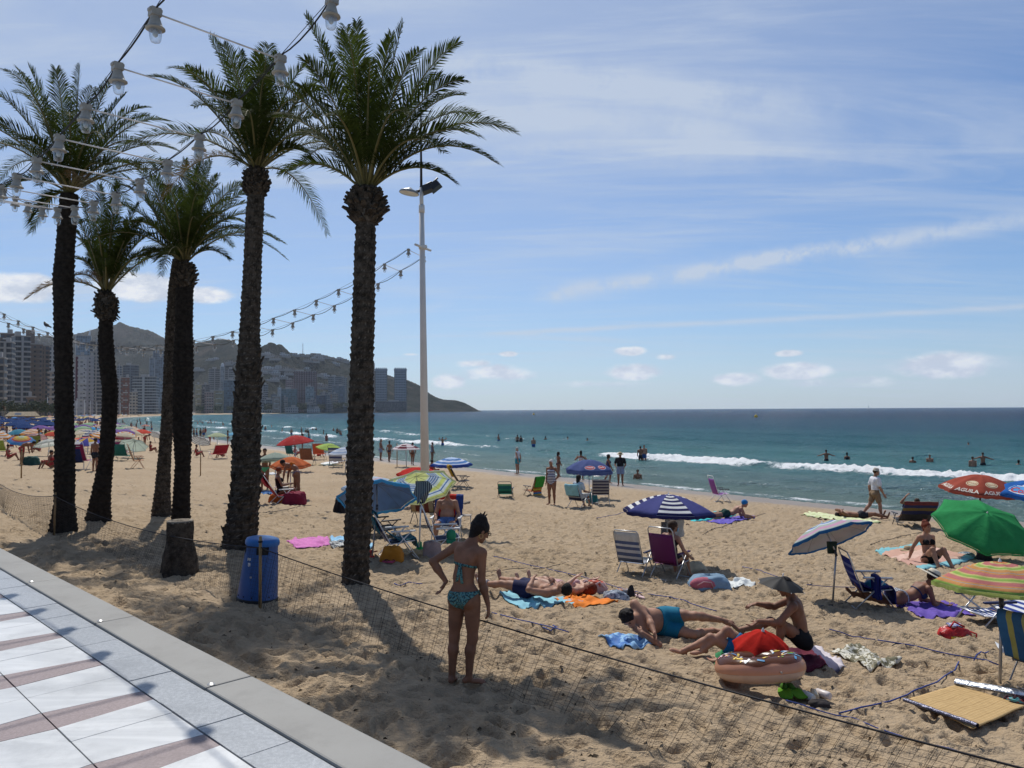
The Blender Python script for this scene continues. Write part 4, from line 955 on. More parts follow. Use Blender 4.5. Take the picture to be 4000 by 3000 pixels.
# default pose: standing at ease, facing +y, z up
STAND = dict(lo=(0, .02, 1), up=(0, -.02, 1), hr=(1, 0, 0), sr=(1, 0, 0), neck=(0, .18, 1), face=(0, 1, -.05),
             ual=(-.16, -.03, -1), uar=(.16, -.03, -1), fal=(-.08, .14, -1), far=(.08, .14, -1), hal=None, har=None,
             thl=(-.05, .05, -1), thr=(.05, .05, -1), shl=(-.01, -.06, -1), shr=(.01, -.06, -1), ftl=(-.25, 1, -.12), ftr=(.25, 1, -.12))
def P_(**k): d = dict(STAND); d.update(k); return d
def skin_mat(tone):
    tn = {'light': (.46, .27, .19), 'mid': (.34, .175, .11), 'tan': (.225, .102, .058), 'dark': (.16, .07, .042), 'red': (.42, .20, .14)}[tone]
    return mat('skin_' + tone, tn, .58, .24, 5, .10, 160, spec=.28)
def pattern(name, a, b, scale=40, c=None):
    def fn(t, col, tc):
        x = t.mix(t.ss(t.noise(tc, scale, 3, .6), .46, .54), (*a, 1), (*b, 1))
        return t.mix(t.ss(t.noise(tc, scale * 1.4, 3, .6), .58, .62), x, (*c, 1)) if c else x
    return mat(name, a, .7, 0, fn=fn)
def striped(name, a, b, freq, axis=2, duty=.5, third=None, rough=.7, trans=0):
    def fn(t, col, tc):
        s = t.new('ShaderNodeSeparateXYZ', {0: tc}).outputs[axis]; f = t.math('FRACT', t.math('MULTIPLY', s, freq))
        x = t.mix(t.math('GREATER_THAN', f, duty), (*a, 1), (*b, 1))
        return t.mix(t.math('LESS_THAN', t.math('ABSOLUTE', t.math('SUBTRACT', f, duty * .5)), duty * .16), x, (*third, 1)) if third else x
    return mat(name, a, rough, 0, fn=fn, trans=trans)
def plain(name, c, **k): return mat('cloth_' + name, c, .8, .12, 8, .2, 150, spec=.15, **k)
def skeleton(pose, sex, ht):
    s = ht / 1.70; J = {}; sw = (.165 if sex == 'f' else .192) * s; hw = .085 * s
    lo, up, hr, sr = nrm(pose['lo']), nrm(pose['up']), nrm(pose['hr']), nrm(pose['sr'])
    hr = nrm(hr - lo * hr.dot(lo)); sr = nrm(sr - up * sr.dot(up))
    J['P'] = V3((0, 0, 0)); J['W'] = lo * .19 * s; J['N'] = J['W'] + up * .335 * s
    J['lo'], J['up'], J['hr'], J['sr'] = lo, up, hr, sr; J['lf'], J['uf'] = np.cross(lo, hr), np.cross(up, sr)
    nk = nrm(pose['neck']); fc = nrm(pose['face']); J['H0'] = J['N'] + nk * .085 * s
    fc = nrm(fc); hu = pose.get('hup'); hu = nrm(hu) if hu is not None else nrm(nk - fc * nk.dot(fc) * .999)
    hu = nrm(hu - fc * hu.dot(fc)); J['fc'], J['hu'], J['hs'] = fc, hu, np.cross(fc, hu)
    J['H'] = J['H0'] + hu * .095 * s + fc * .022 * s
    for q, sg in (('l', -1), ('r', 1)):
        J['S' + q] = J['N'] - up * .055 * s + sr * sg * sw + V3(pose.get('sh' + 'ift' + q, (0, 0, 0))) * s
        J['E' + q] = J['S' + q] + nrm(pose['ua' + q]) * .285 * s; J['R' + q] = J['E' + q] + nrm(pose['fa' + q]) * .245 * s
        hd = nrm(pose['ha' + q]) if pose.get('ha' + q) is not None else nrm(pose['fa' + q]); J['hd' + q] = hd
        J['HP' + q] = hr * sg * hw - lo * .02 * s; J['K' + q] = J['HP' + q] + nrm(pose['th' + q]) * .415 * s
        J['A' + q] = J['K' + q] + nrm(pose['sh' + q]) * .40 * s; J['T' + q] = J['A' + q] + nrm(pose['ft' + q]) * .17 * s
        J['fd' + q] = nrm(pose['ft' + q])
    J['s'] = s; return J
def person(label, loc, rz, pose=STAND, sex='f', ht=1.66, tone='tan', fat=0, h=.011, wear=(), hair=('short', (.02, .014, .01)), face=False,
           group=None, seat=None, hands=True, wet=0, extra=None, sink=0.0, bust=1.0, faceparts=True):
    """wear: list of (kind, material). seat: height of the pelvis above loc (else the lowest point rests on loc)"""
    J = skeleton(pose, sex, ht); s = J['s']; f = fat
    pts = np.array([v for k, v in J.items() if isinstance(v, np.ndarray) and k[0] in 'PWNHSERKAT' and k not in ('lo', 'up')])
    hp = np.array([J['R' + q] + J['hd' + q] * .2 * s for q in 'lr'] + [J['H'] + J['hu'] * .14 * s])
    pts = np.concatenate([pts, hp]); mg = .24 * s + .08 * f
    Fd = Field(pts.min(0) - mg, pts.max(0) + mg, h)
    B1 = [J['hr'], J['lf'], J['lo']]; B2 = [J['sr'], J['uf'], J['up']]
    wd = 1 + .28 * f
    def core(F, grow=0):
        fem = sex == 'f'; gr = dict(grow=grow)
        F.ell(J['P'] + J['lo'] * .03 * s, B1, ((.158 if fem else .150) * s * wd, .105 * s * wd, .115 * s), .03, **gr)
        for sg in (-1, 1): F.ell(J['P'] + J['hr'] * sg * .072 * s - J['lf'] * .062 * s - J['lo'] * .035 * s, B1, (.084 * s * wd, .078 * s * wd, .088 * s), .025, **gr)
        F.ell(J['W'], [nrm(J['hr'] + J['sr']), nrm(J['lf'] + J['uf']), nrm(J['lo'] + J['up'])], ((.118 if fem else .138) * s * wd, .088 * s * wd, .13 * s), .05, **gr)
        F.ell(J['W'] + J['up'] * .165 * s, B2, ((.128 if fem else .155) * s * (1 + .15 * f), .098 * s * (1 + .15 * f), .165 * s), .04, **gr)
        if f > .25: F.ell(J['W'] + J['lf'] * .045 * s - J['lo'] * .02 * s, B1, (.135 * s * (1 + .2 * f), (.075 + .075 * f) * s, .135 * s), .05, **gr)
        for sg in (-1, 1):                                               # shoulder girdle, shoulder blades, chest
            Sx = J['Sl'] if sg < 0 else J['Sr']
            F.cap(J['N'] - J['up'] * .075 * s, Sx - J['sr'] * sg * .015 * s, .062 * s, .052 * s, .04, **gr)
            F.cap(J['N'] + nrm(pose['neck']) * .03 * s, Sx - J['sr'] * sg * .05 * s, .038 * s, .036 * s, .04, **gr)
            F.ell(J['W'] + J['up'] * .22 * s + J['sr'] * sg * .075 * s - J['uf'] * .058 * s, B2, (.055 * s, .040 * s, .085 * s), .03, **gr)
            if fem: F.ell(J['W'] + J['up'] * .175 * s + J['sr'] * sg * .073 * s + J['uf'] * .085 * s, B2, (.064 * s * bust, .062 * s * bust, .066 * s * bust), .022, **gr)
            else: F.ell(J['W'] + J['up'] * .20 * s + J['sr'] * sg * .078 * s + J['uf'] * .062 * s, B2, (.078 * s, .045 * s, .062 * s), .03, **gr)
        for q in 'lr':
            th = nrm(pose['th' + q]); tf = nrm(np.cross(th, J['hr'])) * -1
            a, b = J['HP' + q], J['K' + q]
            F.cap(a, b, (.089 if fem else .082) * s * wd, .054 * s * (1 + .1 * f), .028, **gr)
            F.cap(a + th * .05 * s + tf * .012 * s, a + th * .27 * s + tf * .010 * s, .080 * s * wd, .066 * s * wd, .03, **gr)
    core(Fd); Fc = Fd.clone() if wear else None
    up_arm = lambda F, grow=0: [F.cap(J['S' + q], J['E' + q], .049 * s * (1 + .22 * f) * (1 if sex == 'f' else 1.12), .037 * s * (1 if sex == 'f' else 1.08), .03, grow=grow) for q in 'lr']
    up_arm(Fd)
    for q, sg in (('l', -1), ('r', 1)):
        fa = nrm(pose['fa' + q]); e, r = J['E' + q], J['R' + q]; mk = 1 if sex == 'f' else 1.1
        Fd.cap(e, e + fa * .09 * s, .038 * s * mk, .040 * s * mk, .02); Fd.cap(e + fa * .08 * s, r, .040 * s * mk, .025 * s * mk, .02)
        sh = nrm(pose['sh' + q]); k, a = J['K' + q], J['A' + q]; bk = -nrm(J['fd' + q] - sh * J['fd' + q].dot(sh))
        Fd.cap(k, k + sh * .13 * s + bk * .014 * s, .053 * s, .053 * s * (1 + .12 * f), .025); Fd.cap(k + sh * .12 * s + bk * .014 * s, a, .053 * s * (1 + .12 * f), .034 * s, .025)
        fd = J['fd' + q]; up_ = nrm(np.cross(np.cross(fd, -sh), fd)); up_ = up_ if np.linalg.norm(np.cross(fd, sh)) > .05 else V3((0, 0, 1))
        sd = np.cross(fd, up_); hl = a - fd * .038 * s - up_ * .030 * s
        Fd.cap(a, hl, .034 * s, .030 * s, .015)
        Fd.ell(a + fd * .085 * s - up_ * .034 * s, [sd, fd, up_], (.040 * s, .095 * s, .026 * s), .025)
        for i in range(5):                                               # toes
            c = a + fd * (.165 - .012 * abs(i - (1 if sg < 0 else 3)) * 1.0) * s + sd * (i - 2) * .0165 * s - up_ * .046 * s
            Fd.cap(c - fd * .03 * s, c + fd * .012 * s, .0115 * s, .010 * s, .008)
        if hands:                                                        # palm, four unequal bent fingers, thumb on the side
            hd = J['hd' + q]; nrm_ = pose.get('palm' + q); pn_ = nrm(nrm_) if nrm_ is not None else nrm(np.cross(hd, V3((0, 1, 0)) * sg) + 1e-6)
            pn_ = nrm(pn_ - hd * pn_.dot(hd)); sd = nrm(np.cross(hd, pn_))  # pn_ = direction the palm faces
            thumb_side = pose.get('thumb' + q, None); ts = nrm(thumb_side) if thumb_side is not None else J['uf'] * .8 + fa * .1
            if sd.dot(ts) < 0: sd = -sd
            Fd.ell(r + hd * .048 * s, [sd, hd, pn_], (.040 * s, .055 * s, .017 * s), .015)
            curl = pose.get('curl', .45)
            for i, (o, ln) in enumerate(((.030, .068), (.010, .078), (-.010, .072), (-.029, .055))):
                b0 = r + hd * .090 * s + sd * o * s; cu = curl * (.75 + .2 * i); d1 = nrm(hd + pn_ * cu * .5 + sd * o * 2.2); b1 = b0 + d1 * ln * .5 * s; d2 = nrm(hd + pn_ * cu * 1.9 + sd * o)
                Fd.cap(b0 - hd * .012 * s, b1, .0095 * s, .0088 * s, .005); Fd.cap(b1, b1 + d2 * ln * .55 * s, .0088 * s, .0074 * s, .004)
            t0 = r + hd * .03 * s + sd * .028 * s; t1 = t0 + nrm(hd * .7 + sd * .9 + pn_ * .3) * .040 * s
            Fd.cap(t0, t1, .013 * s, .0105 * s, .008); Fd.cap(t1, t1 + nrm(hd + sd * .35 + pn_ * .5) * .030 * s, .0105 * s, .0085 * s, .005)
    # neck, head, face
    H, fc, hu, hs = J['H'], J['fc'], J['hu'], J['hs']; HB = [hs, fc, hu]; mk = 1 if sex == 'f' else 1.06
    Fd.cap(J['N'] - nrm(pose['neck']) * .01 * s, J['H0'] + hu * .03 * s, .050 * s * mk, .047 * s * mk, .035)
    Fd.ell(H + hu * .020 * s - fc * .008 * s, HB, (.074 * s * mk, .092 * s * mk, .092 * s), .02)
    Fd.ell(H - hu * .045 * s + fc * .030 * s, HB, (.056 * s * mk, .060 * s, .066 * s), .025)
    Fd.ell(H - hu * .094 * s + fc * .070 * s, HB, (.024 * s, .020 * s, .018 * s), .02)
    if h < .013:
        Fd.cap(H + hu * .018 * s + fc * .084 * s, H - hu * .022 * s + fc * .106 * s, .008 * s, .0125 * s, .010)   # nose
        Fd.cap(H - hu * .056 * s + fc * .083 * s - hs * .016 * s, H - hu * .056 * s + fc * .083 * s + hs * .016 * s, .0085 * s, .0085 * s, .008)
        for sg in (-1, 1):
            Fd.cap(H + hu * .036 * s + fc * .080 * s + hs * sg * .014 * s, H + hu * .032 * s + fc * .070 * s + hs * sg * .042 * s, .009 * s, .008 * s, .012)
            Fd.ell(H - hu * .008 * s - fc * .008 * s + hs * sg * .075 * s, [fc, hs, hu], (.017 * s, .008 * s, .030 * s), .008)
    V, Q = surface_nets(Fd.F, Fd.org, h)
    t = thing('person', label, 'person', loc, rz, group)
    zmin = V[:, 2].min(); off = -zmin - sink if seat is None else seat
    off = V3((0, 0, off))
    sm = mesh_np('body', V + off, Q, skin_mat(tone), t)
    C = None
    def piece(name, F, m, th=None):
        v, q = surface_nets(F, Fd.org, h)
        if len(v): return mesh_np(name, v + off, q, m, t)
    def planes():
        nonlocal C
        if C is None: C = Fd.coords()
        return C
    def lc(o, ax): X, Y, Z = planes(); return (X - o[0]) * ax[0] + (Y - o[1]) * ax[1] + (Z - o[2]) * ax[2]
    def thigh_zone(q, f0, rad=.12):
        Z = Fd.clone(); Z.F[:] = .3; a = J['HP' + q]; b = a + (J['K' + q] - a) * f0; Z.cap(a, b, rad * s * wd, rad * s * wd, 0)
        d = (lc(b, nrm(b - a))).astype(np.float32); return np.maximum(Z.F, d)
    for kind, m in wear:
        tops = kind.split(':')[0]; arg = float(kind.split(':')[1]) if ':' in kind else None
        gp = .007
        if tops in ('brief', 'trunks', 'shorts', 'onepiece'):
            rad = np.sqrt(sum((c - (J['P'] + J['lo'] * .02 * s)[i]) ** 2 for i, c in enumerate(planes()))) - .26 * s * wd
            zt = lc(J['P'], J['lo']); xx = np.abs(lc(J['P'], J['hr'])); yy = lc(J['P'], J['lf'])
            top = {'brief': .055, 'trunks': .10, 'shorts': .115, 'onepiece': .30}[tops] * s
            reg = np.maximum(rad, zt - top)
            if tops in ('brief', 'onepiece'):
                reg = np.maximum(reg, -(zt + (.155 - .02 * (yy < 0)) * s - 1.02 * np.maximum(xx - .012 * s, 0) * (1.0 if tops == 'brief' else .9)) * .7)
                if tops == 'onepiece':
                    X = lc(J['W'], J['up']); tor = np.maximum(np.abs(X - .06 * s) - .19 * s, np.abs(lc(J['W'], J['sr'])) - .175 * s * wd)
                    reg = np.minimum(reg, tor)
                F = np.maximum(Fc.F - gp, reg)
            else:
                lg = arg or (.22 if tops == 'trunks' else .55)
                reg = np.minimum(reg, np.minimum(thigh_zone('l', lg), thigh_zone('r', lg)))
                F = np.maximum(Fc.F - (.009 if tops == 'trunks' else .018), reg)
            o = piece({'brief': 'swim_brief', 'trunks': 'swim_trunks', 'shorts': 'shorts', 'onepiece': 'swimsuit'}[tops], F, m)
        elif tops == 'bikini':
            reg = Fd.clone(); reg.F[:] = .3
            for sg in (-1, 1):
                c = J['W'] + J['up'] * .175 * s + J['sr'] * sg * .073 * s + J['uf'] * .085 * s
                reg.ell(c, B2, (.066 * s, .08 * s, .066 * s), 0); reg.cap(c, J['N'] + J['sr'] * sg * .045 * s + J['uf'] * .01 * s, .012 * s, .012 * s, 0)
                reg.cap(J['N'] + J['sr'] * sg * .045 * s, J['N'] - J['uf'] * .05 * s + J['up'] * .01 * s, .016 * s, .016 * s, 0)
            X = lc(J['W'], J['up']); Y = np.abs(lc(J['W'], J['sr']))
            R = np.minimum(reg.F, np.maximum(np.abs(X - .125 * s) - .013 * s, Y - .2 * s))
            F = np.maximum(Fc.F - .008, R); o = piece('bikini_top', F, m)
        elif tops in ('shirt', 'tank'):
            F2 = Fc.clone()
            if tops == 'shirt':
                for q in 'lr': a = J['S' + q]; F2.cap(a, a + (J['E' + q] - a) * .62, .058 * s, .058 * s, .03)
            X = lc(J['P'], J['lo']); N = lc(J['N'], J['up'])
            F = np.maximum(F2.F - .016, np.maximum(-(X + .04 * s), N - .025 * s)); o = piece({'shirt': 'shirt', 'tank': 'vest'}[tops], F, m)
        elif tops == 'dress':
            F2 = Fc.clone(); X = lc(J['N'], J['up']); F = np.maximum(F2.F - .014, X + .03 * s); o = piece('dress', F, m)
    hk, hc = hair if hair else (None, None)
    if hk:
        hm = mat('hair_%.2f' % hc[0], hc, .6, .35, 40, .6, 120, spec=.15); G = Fd.clone(); G.F[:] = .3; k0 = H + hu * .030 * s - fc * .014 * s
        G.ell(k0, HB, (.083 * s * mk, .098 * s * mk, .094 * s), 0)
        back = lambda e: lc(H + hu * .012 * s + fc * e * s, nrm(fc * .8 - hu * .62))
        lim = back(.045)
        if hk == 'bald': lim = np.maximum(back(-.02), lc(H + hu * .02 * s, hu))
        if hk == 'long':
            G.cap(k0 - fc * .05 * s, H - hu * .13 * s - fc * .07 * s, .075 * s, .06 * s, .03); G.cap(H - hu * .12 * s - fc * .07 * s, H - hu * .30 * s - fc * .075 * s, .06 * s, .03 * s, .03); lim = lc(H + fc * .05 * s + hu * .03 * s, fc)
        if hk == 'bob': G.cap(k0 - fc * .035 * s, H - hu * .10 * s - fc * .06 * s, .088 * s, .062 * s, .03); lim = lc(H + fc * .045 * s + hu * .02 * s, nrm(fc - hu * .35))
        if hk == 'bun':
            G.ell(H + hu * .105 * s - fc * .055 * s, HB, (.066 * s, .070 * s, .056 * s), .02); G.cap(k0 - fc * .045 * s, H - hu * .095 * s - fc * .050 * s, .076 * s, .044 * s, .03)
            for i in range(12): w = i * .9; G.cap(H + hu * .11 * s - fc * .05 * s, H + hu * (.16 + .03 * math.sin(w * 2)) * s - fc * (.05 + .045 * math.cos(w)) * s + hs * .05 * math.sin(w) * s, .012 * s, .006 * s, .006)
        if hk == 'curly':
            rd = random.Random(3)
            for i in range(46):
                w, e = rd.uniform(0, 6.28), rd.uniform(-.3, 1.4); d = V3(hs) * math.cos(w) * math.cos(e) + V3(fc) * math.sin(w) * math.cos(e) + V3(hu) * math.sin(e); G.ell(k0 + d * .088 * s, HB, (.022 * s,) * 3, .006)
        sz = .006 if h < .013 else .004
        if hk != 'cap': piece('hair', np.maximum(G.F, lim), hm)
        else: piece('swim_cap', np.maximum(G.F - .004, lim), plain('swimcap%.2f' % hc[2], hc))
    if face and h < .013:
        m = MB(); eb = MB()
        for sg in (-1, 1):
            m.ell(H + hu * .014 * s + fc * .079 * s + hs * sg * .031 * s + off, (.011 * s, .009 * s, .0075 * s), None, 8, 6)
            eb.tube([H + hu * .034 * s + fc * .090 * s + hs * sg * .016 * s + off, H + hu * .037 * s + fc * .082 * s + hs * sg * .044 * s + off], .004 * s, 5)
        m.build('eyes', mat('eye_dark', (.02, .014, .01), .2), t)
        eb.build('eyebrows', mat('hair_%.2f' % (hc or (.05,))[0], hc or (.05, .04, .03), .5), t)
        m = MB(); m.tube([H - hu * .058 * s + fc * .0925 * s + hs * x * .022 * s + off for x in (-1, 0, 1)], .003, 5); m.build('lips', mat('lip', (.22, .075, .06), .4), t)
    J['off'] = off
    if extra: extra(t, J, off)
    return t, J
# accessories worn on the head or carried: built as children because they move with the person
def frame_of(J, off, up=0.0, back=0.0):
    c = J['H'] + J['hu'] * up * J['s'] - J['fc'] * back * J['s'] + off
    M = Matrix(((*[J['hs'][i] for i in range(0)],),)) if False else Matrix(((J['hs'][0], J['fc'][0], J['hu'][0], c[0]), (J['hs'][1], J['fc'][1], J['hu'][1], c[1]), (J['hs'][2], J['fc'][2], J['hu'][2], c[2]), (0, 0, 0, 1)))
    return M
def sun_hat(col, band=(.03, .03, .03), brim=.19, name='sun_hat'):
    def ex(t, J, off):
        M = frame_of(J, off, .052, .012) @ Matrix.Rotation(R_(-8), 4, 'X'); m = MB()
        m.lathe([(brim, -.012), (brim * .8, .004), (.098, .010), (.094, .055), (.080, .088), (.04, .100), (.001, .102)], 28, M); o = m.build(name, mat('straw_%.2f' % col[0], col, .9, .18, 60, .4, 200), t)
        o.modifiers.new('s', 'SOLIDIFY').thickness = .004
        m = MB(); m.lathe([(.1005, .010), (.0985, .040)], 28, M); m.build('hat_band', mat('hatband%.2f' % band[0], band, .8), o)
    return ex
def cap_hat(col):
    def ex(t, J, off):
        M = frame_of(J, off, .035, .010); m = MB(); m.lathe([(.092, 0), (.093, .03), (.075, .075), (.04, .092), (.001, .096)], 20, M)
        P = [[M @ Vector((math.sin(w) * r, math.cos(w) * (r + .0), -.004 * k)) for w in np.linspace(-.9, .9, 9)] for k, r in enumerate((.09, .13, .165))]
        m.grid(np.array([[tuple(q) for q in r] for r in P])); o = m.build('cap', plain('cap%.2f' % col[0], col), t); o.modifiers.new('s', 'SOLIDIFY').thickness = .004
    return ex
def glasses(t, J, off):
    M = frame_of(J, off, 0, 0); s = J['s']; m = MB()
    for sg in (-1, 1):
        m.tube([M @ Vector((sg * .034 * s + .024 * s * math.cos(w), .100 * s, .014 * s + .017 * s * math.sin(w))) for w in np.linspace(0, 6.28, 13)], .0035, 5, caps=False)
        m.tube([M @ Vector((sg * .058 * s, .097 * s, .018 * s)), M @ Vector((sg * .078 * s, .0, .014 * s))], .003, 5)
    m.tube([M @ Vector((-.010, .102 * s, .016)), M @ Vector((.010, .102 * s, .016))], .003, 5); m.build('glasses', mat('glasses_black', (.01, .01, .01), .3), t)
def face_mask(col):
    def ex(t, J, off):
        M = frame_of(J, off, 0, 0); s = J['s']; m = MB()
        P = [[tuple(M @ Vector((x * .062 * s, (.116 - .045 * x * x - .010 * abs(z + .5)) * s, (-.02 + z * .082) * s))) for x in np.linspace(-1, 1, 9)] for z in (0, -.35, -.7, -1)]
        m.grid(np.array(P)); o = m.build('face_mask', plain('mask%.2f' % col[0], col), t); o.modifiers.new('s', 'SOLIDIFY').thickness = .003
    return ex
def both(*fs):
    def ex(t, J, off):
        for f in fs: f(t, J, off)
    return ex
# ---------------------------------------------------------------- beach umbrellas
ALU = mat('aluminium', (.45, .45, .45), .35, .08, 8, metal=.7); WHTUBE = mat('white_tube', (.70, .70, .69), .4); DKTUBE = mat('dark_tube', (.04, .042, .05), .4); GRTUBE = mat('grey_tube', (.25, .25, .26), .4)
def canopy_mat(name, stops, alt=None, tr=.38, interp='CONSTANT', lines=None):
    """cloth colour by the distance from the tip (stripes run parallel to the hem); alt = second colouring for every other panel"""
    if name in MATS: return MATS[name]
    m = bpy.data.materials.new(name); m.use_nodes = True; MATS[name] = m; t = NT(m.node_tree); t.n.clear()
    uv = t.new('ShaderNodeUVMap', uv_map='uv'); s = t.new('ShaderNodeSeparateXYZ', {0: uv.outputs[0]})
    c = t.ramp(s.outputs[1], stops, interp)
    if alt:
        o = t.math('LESS_THAN', t.math('FRACT', t.math('MULTIPLY', s.outputs[0], .5)), .5); c = t.mix(o, c, t.ramp(s.outputs[1], alt, interp))
    tc = t.new('ShaderNodeTexCoord').outputs['Object']
    c = t.mix(t.math('MULTIPLY', t.ss(t.noise(tc, 5, 5, .6), .4, .7), .18), c, (.25, .23, .2, 1), 'MULTIPLY')
    b = t.new('ShaderNodeBump', {'Height': t.noise(tc, 6, 4, .6, .5), 'Strength': .35, 'Distance': .05})
    p = t.new('ShaderNodeBsdfPrincipled', {'Base Color': c, 'Roughness': .8, 'Specular IOR Level': .04, 'Normal': b.outputs[0]}); tl = t.new('ShaderNodeBsdfTranslucent', {'Color': c})
    mx = t.new('ShaderNodeMixShader', {0: tr, 1: p.outputs[0], 2: tl.outputs[0]}); t.new('ShaderNodeOutputMaterial', {'Surface': mx.outputs[0]}); return m
def solid_c(name, c, **k): return canopy_mat('canopy_' + name, [(0, c), (1, c)], **k)
class Canopy:
    def __init__(s, R, sag, n, scallop=.05, curve=1.7): s.R, s.sag, s.n, s.sc, s.cv = R, sag, n, scallop, curve
    def p(s, ph, t, lift=0):
        w = 2 * math.pi / s.n; f = (ph % w) / w; loc = (f - .5) * w; poly = math.cos(w / 2) / math.cos(loc); bul = 1 - (2 * f - 1) ** 2
        r = s.R * t * (1 - (1 - poly) * .9) * (1 - s.sc * bul * t ** 3); z = -s.sag * (t ** s.cv) - .035 * s.R * bul * math.sin(math.pi * min(1, t * .9)) * .6 + lift
        return Vector((r * math.cos(ph), r * math.sin(ph), z))
def umbrella(label, base, apex, W, top, tilt=(0, 0, 1), sag=.30, n=8, val=None, lining=None, pole=ALU, hub=True, lod=0, spin=.2, valh=.07, group='beach umbrellas', W_is_px=False, decal=None, scallop=.05, curve=1.7, bend=.62):
    """base, apex: world points; tilt: direction of the canopy axis"""
    b, a = Vector(base), Vector(apex); t = thing('beach_umbrella', label, 'beach umbrella', b, 0, group); ax = Vector(tilt).normalized(); R = W / 2
    Mx = Matrix.Translation(a - b) @ Vector((0, 0, 1)).rotation_difference(ax).to_matrix().to_4x4() @ Matrix.Rotation(spin, 4, 'Z')
    cn = Canopy(R, R * sag * 1.0, n, scallop, curve); ph = np.linspace(0, 2 * math.pi, n * (3 if lod else 6) + 1); ts = np.linspace(.02, 1, 5 if lod else 10)
    P = [[tuple(Mx @ cn.p(w, q)) for w in ph] for q in ts]; UVs = [[(w / (2 * math.pi / n), q * .93) for w in ph] for q in ts]
    c = MB().grid(np.array(P), uv=np.array(UVs)).build('canopy', top, t)
    if not lod: md = c.modifiers.new('s', 'SOLIDIFY'); md.thickness = .003; md.offset = 1
    if valh > 0:
        P = [[tuple(Mx @ (cn.p(w, 1) + Vector((.01 * math.cos(w), .01 * math.sin(w), -valh * k * (.75 + .25 * abs(math.sin(w * n * 1.5)))))) ) for w in ph] for k in (0, .5, 1)]
        v = MB().grid(np.array(P), uv=np.array([[(w / (2 * math.pi / n), .955 + .02 * k) for w in ph] for k in range(3)])).build('valance', val or top, t)
    if lining:
        P = [[tuple(Mx @ cn.p(w, q * .985, -.014)) for w in ph] for q in ts]
        MB().grid(np.array(P), uv=np.array(UVs)).build('lining', lining, t)
    foot = Vector((0, 0, -.15)); J = (a - b) - ax * (R * bend + .02)
    m = MB(); m.tube([foot, J], .0165 if not lod else .03, 8); m.tube([J, a - b - ax * .01], .013 if not lod else .024, 8); m.build('pole', pole, t)
    if lod < 2:
        for k in range(n):
            w = 2 * math.pi * k / n; mm = MB(); mm.tube([Mx @ (cn.p(w + 1e-4, q) + Vector((0, 0, -.012))) for q in (.03, .35, .7, .99)], .004 if not lod else .012, 5); rb = mm.build('rib', GRTUBE, t)
        m = MB(); m.lathe([(.018, -.01), (.014, .02), (.006, .035), (.001, .045)], 10, Mx); m.build('tip', WHTUBE, t)
    if hub and lod < 1:
        m = MB(); m.tube([J - (a - b).normalized() * .05, J + ax * .05], .024, 8); m.build('joint', DKTUBE, t)
    if decal: decal(t, cn, Mx)
    return t
def U(x, y): return at(x * K, y * K)
def ub(base2212, apex2212, dd=0):
    """foot of the pole on the sand and the tip of the canopy above it, read from the photo"""
    g = U(*base2212); d = depth(g); return g, atd(apex2212[0] * K, apex2212[1] * K, d + dd)
def wid(px2212, g): return px2212 * K * mpp(g)
_txt = {}
def text_verts(s, bold=True):
    if s not in _txt:
        cu = bpy.data.curves.new('lettering', 'FONT'); cu.body = s; cu.align_x = 'CENTER'; cu.align_y = 'CENTER'; cu.offset = .02 if bold else 0; cu.resolution_u = 3
        o = bpy.data.objects.new('lettering', cu); COL.objects.link(o); bpy.context.view_layer.update()
        me = o.evaluated_get(bpy.context.evaluated_depsgraph_get()).to_mesh(); V = [tuple(v.co) for v in me.vertices]; Fc = [tuple(p.vertices) for p in me.polygons]
        bpy.data.objects.remove(o); _txt[s] = (V, Fc)
    return _txt[s]
def decal_text(parent, cn, Mx, s, ph0, tc, size, m, lift=.012, name='lettering', sx=1.0):
    V, Fc = text_verts(s); mb = MB()
    mb.add([tuple(Mx @ cn.p(ph0 + x * size * sx / (cn.R * tc), min(1.0, tc - y * size / cn.R), lift)) for x, y, z in V], Fc, 0, False); return mb.build(name, m, parent)
def decal_disc(parent, cn, Mx, ph0, tc, rx, ry, m, lift=.008, name='emblem', r0=0):
    mb = MB(); V = []; n = 28; rings = np.linspace(r0, 1, 4)
    P = [[tuple(Mx @ cn.p(ph0 + rx * q * math.cos(w) / (cn.R * tc), tc - ry * q * math.sin(w) / cn.R, lift)) for w in np.linspace(0, 2 * math.pi, n)] for q in rings]
    mb.grid(np.array(P)); return mb.build(name, m, parent)

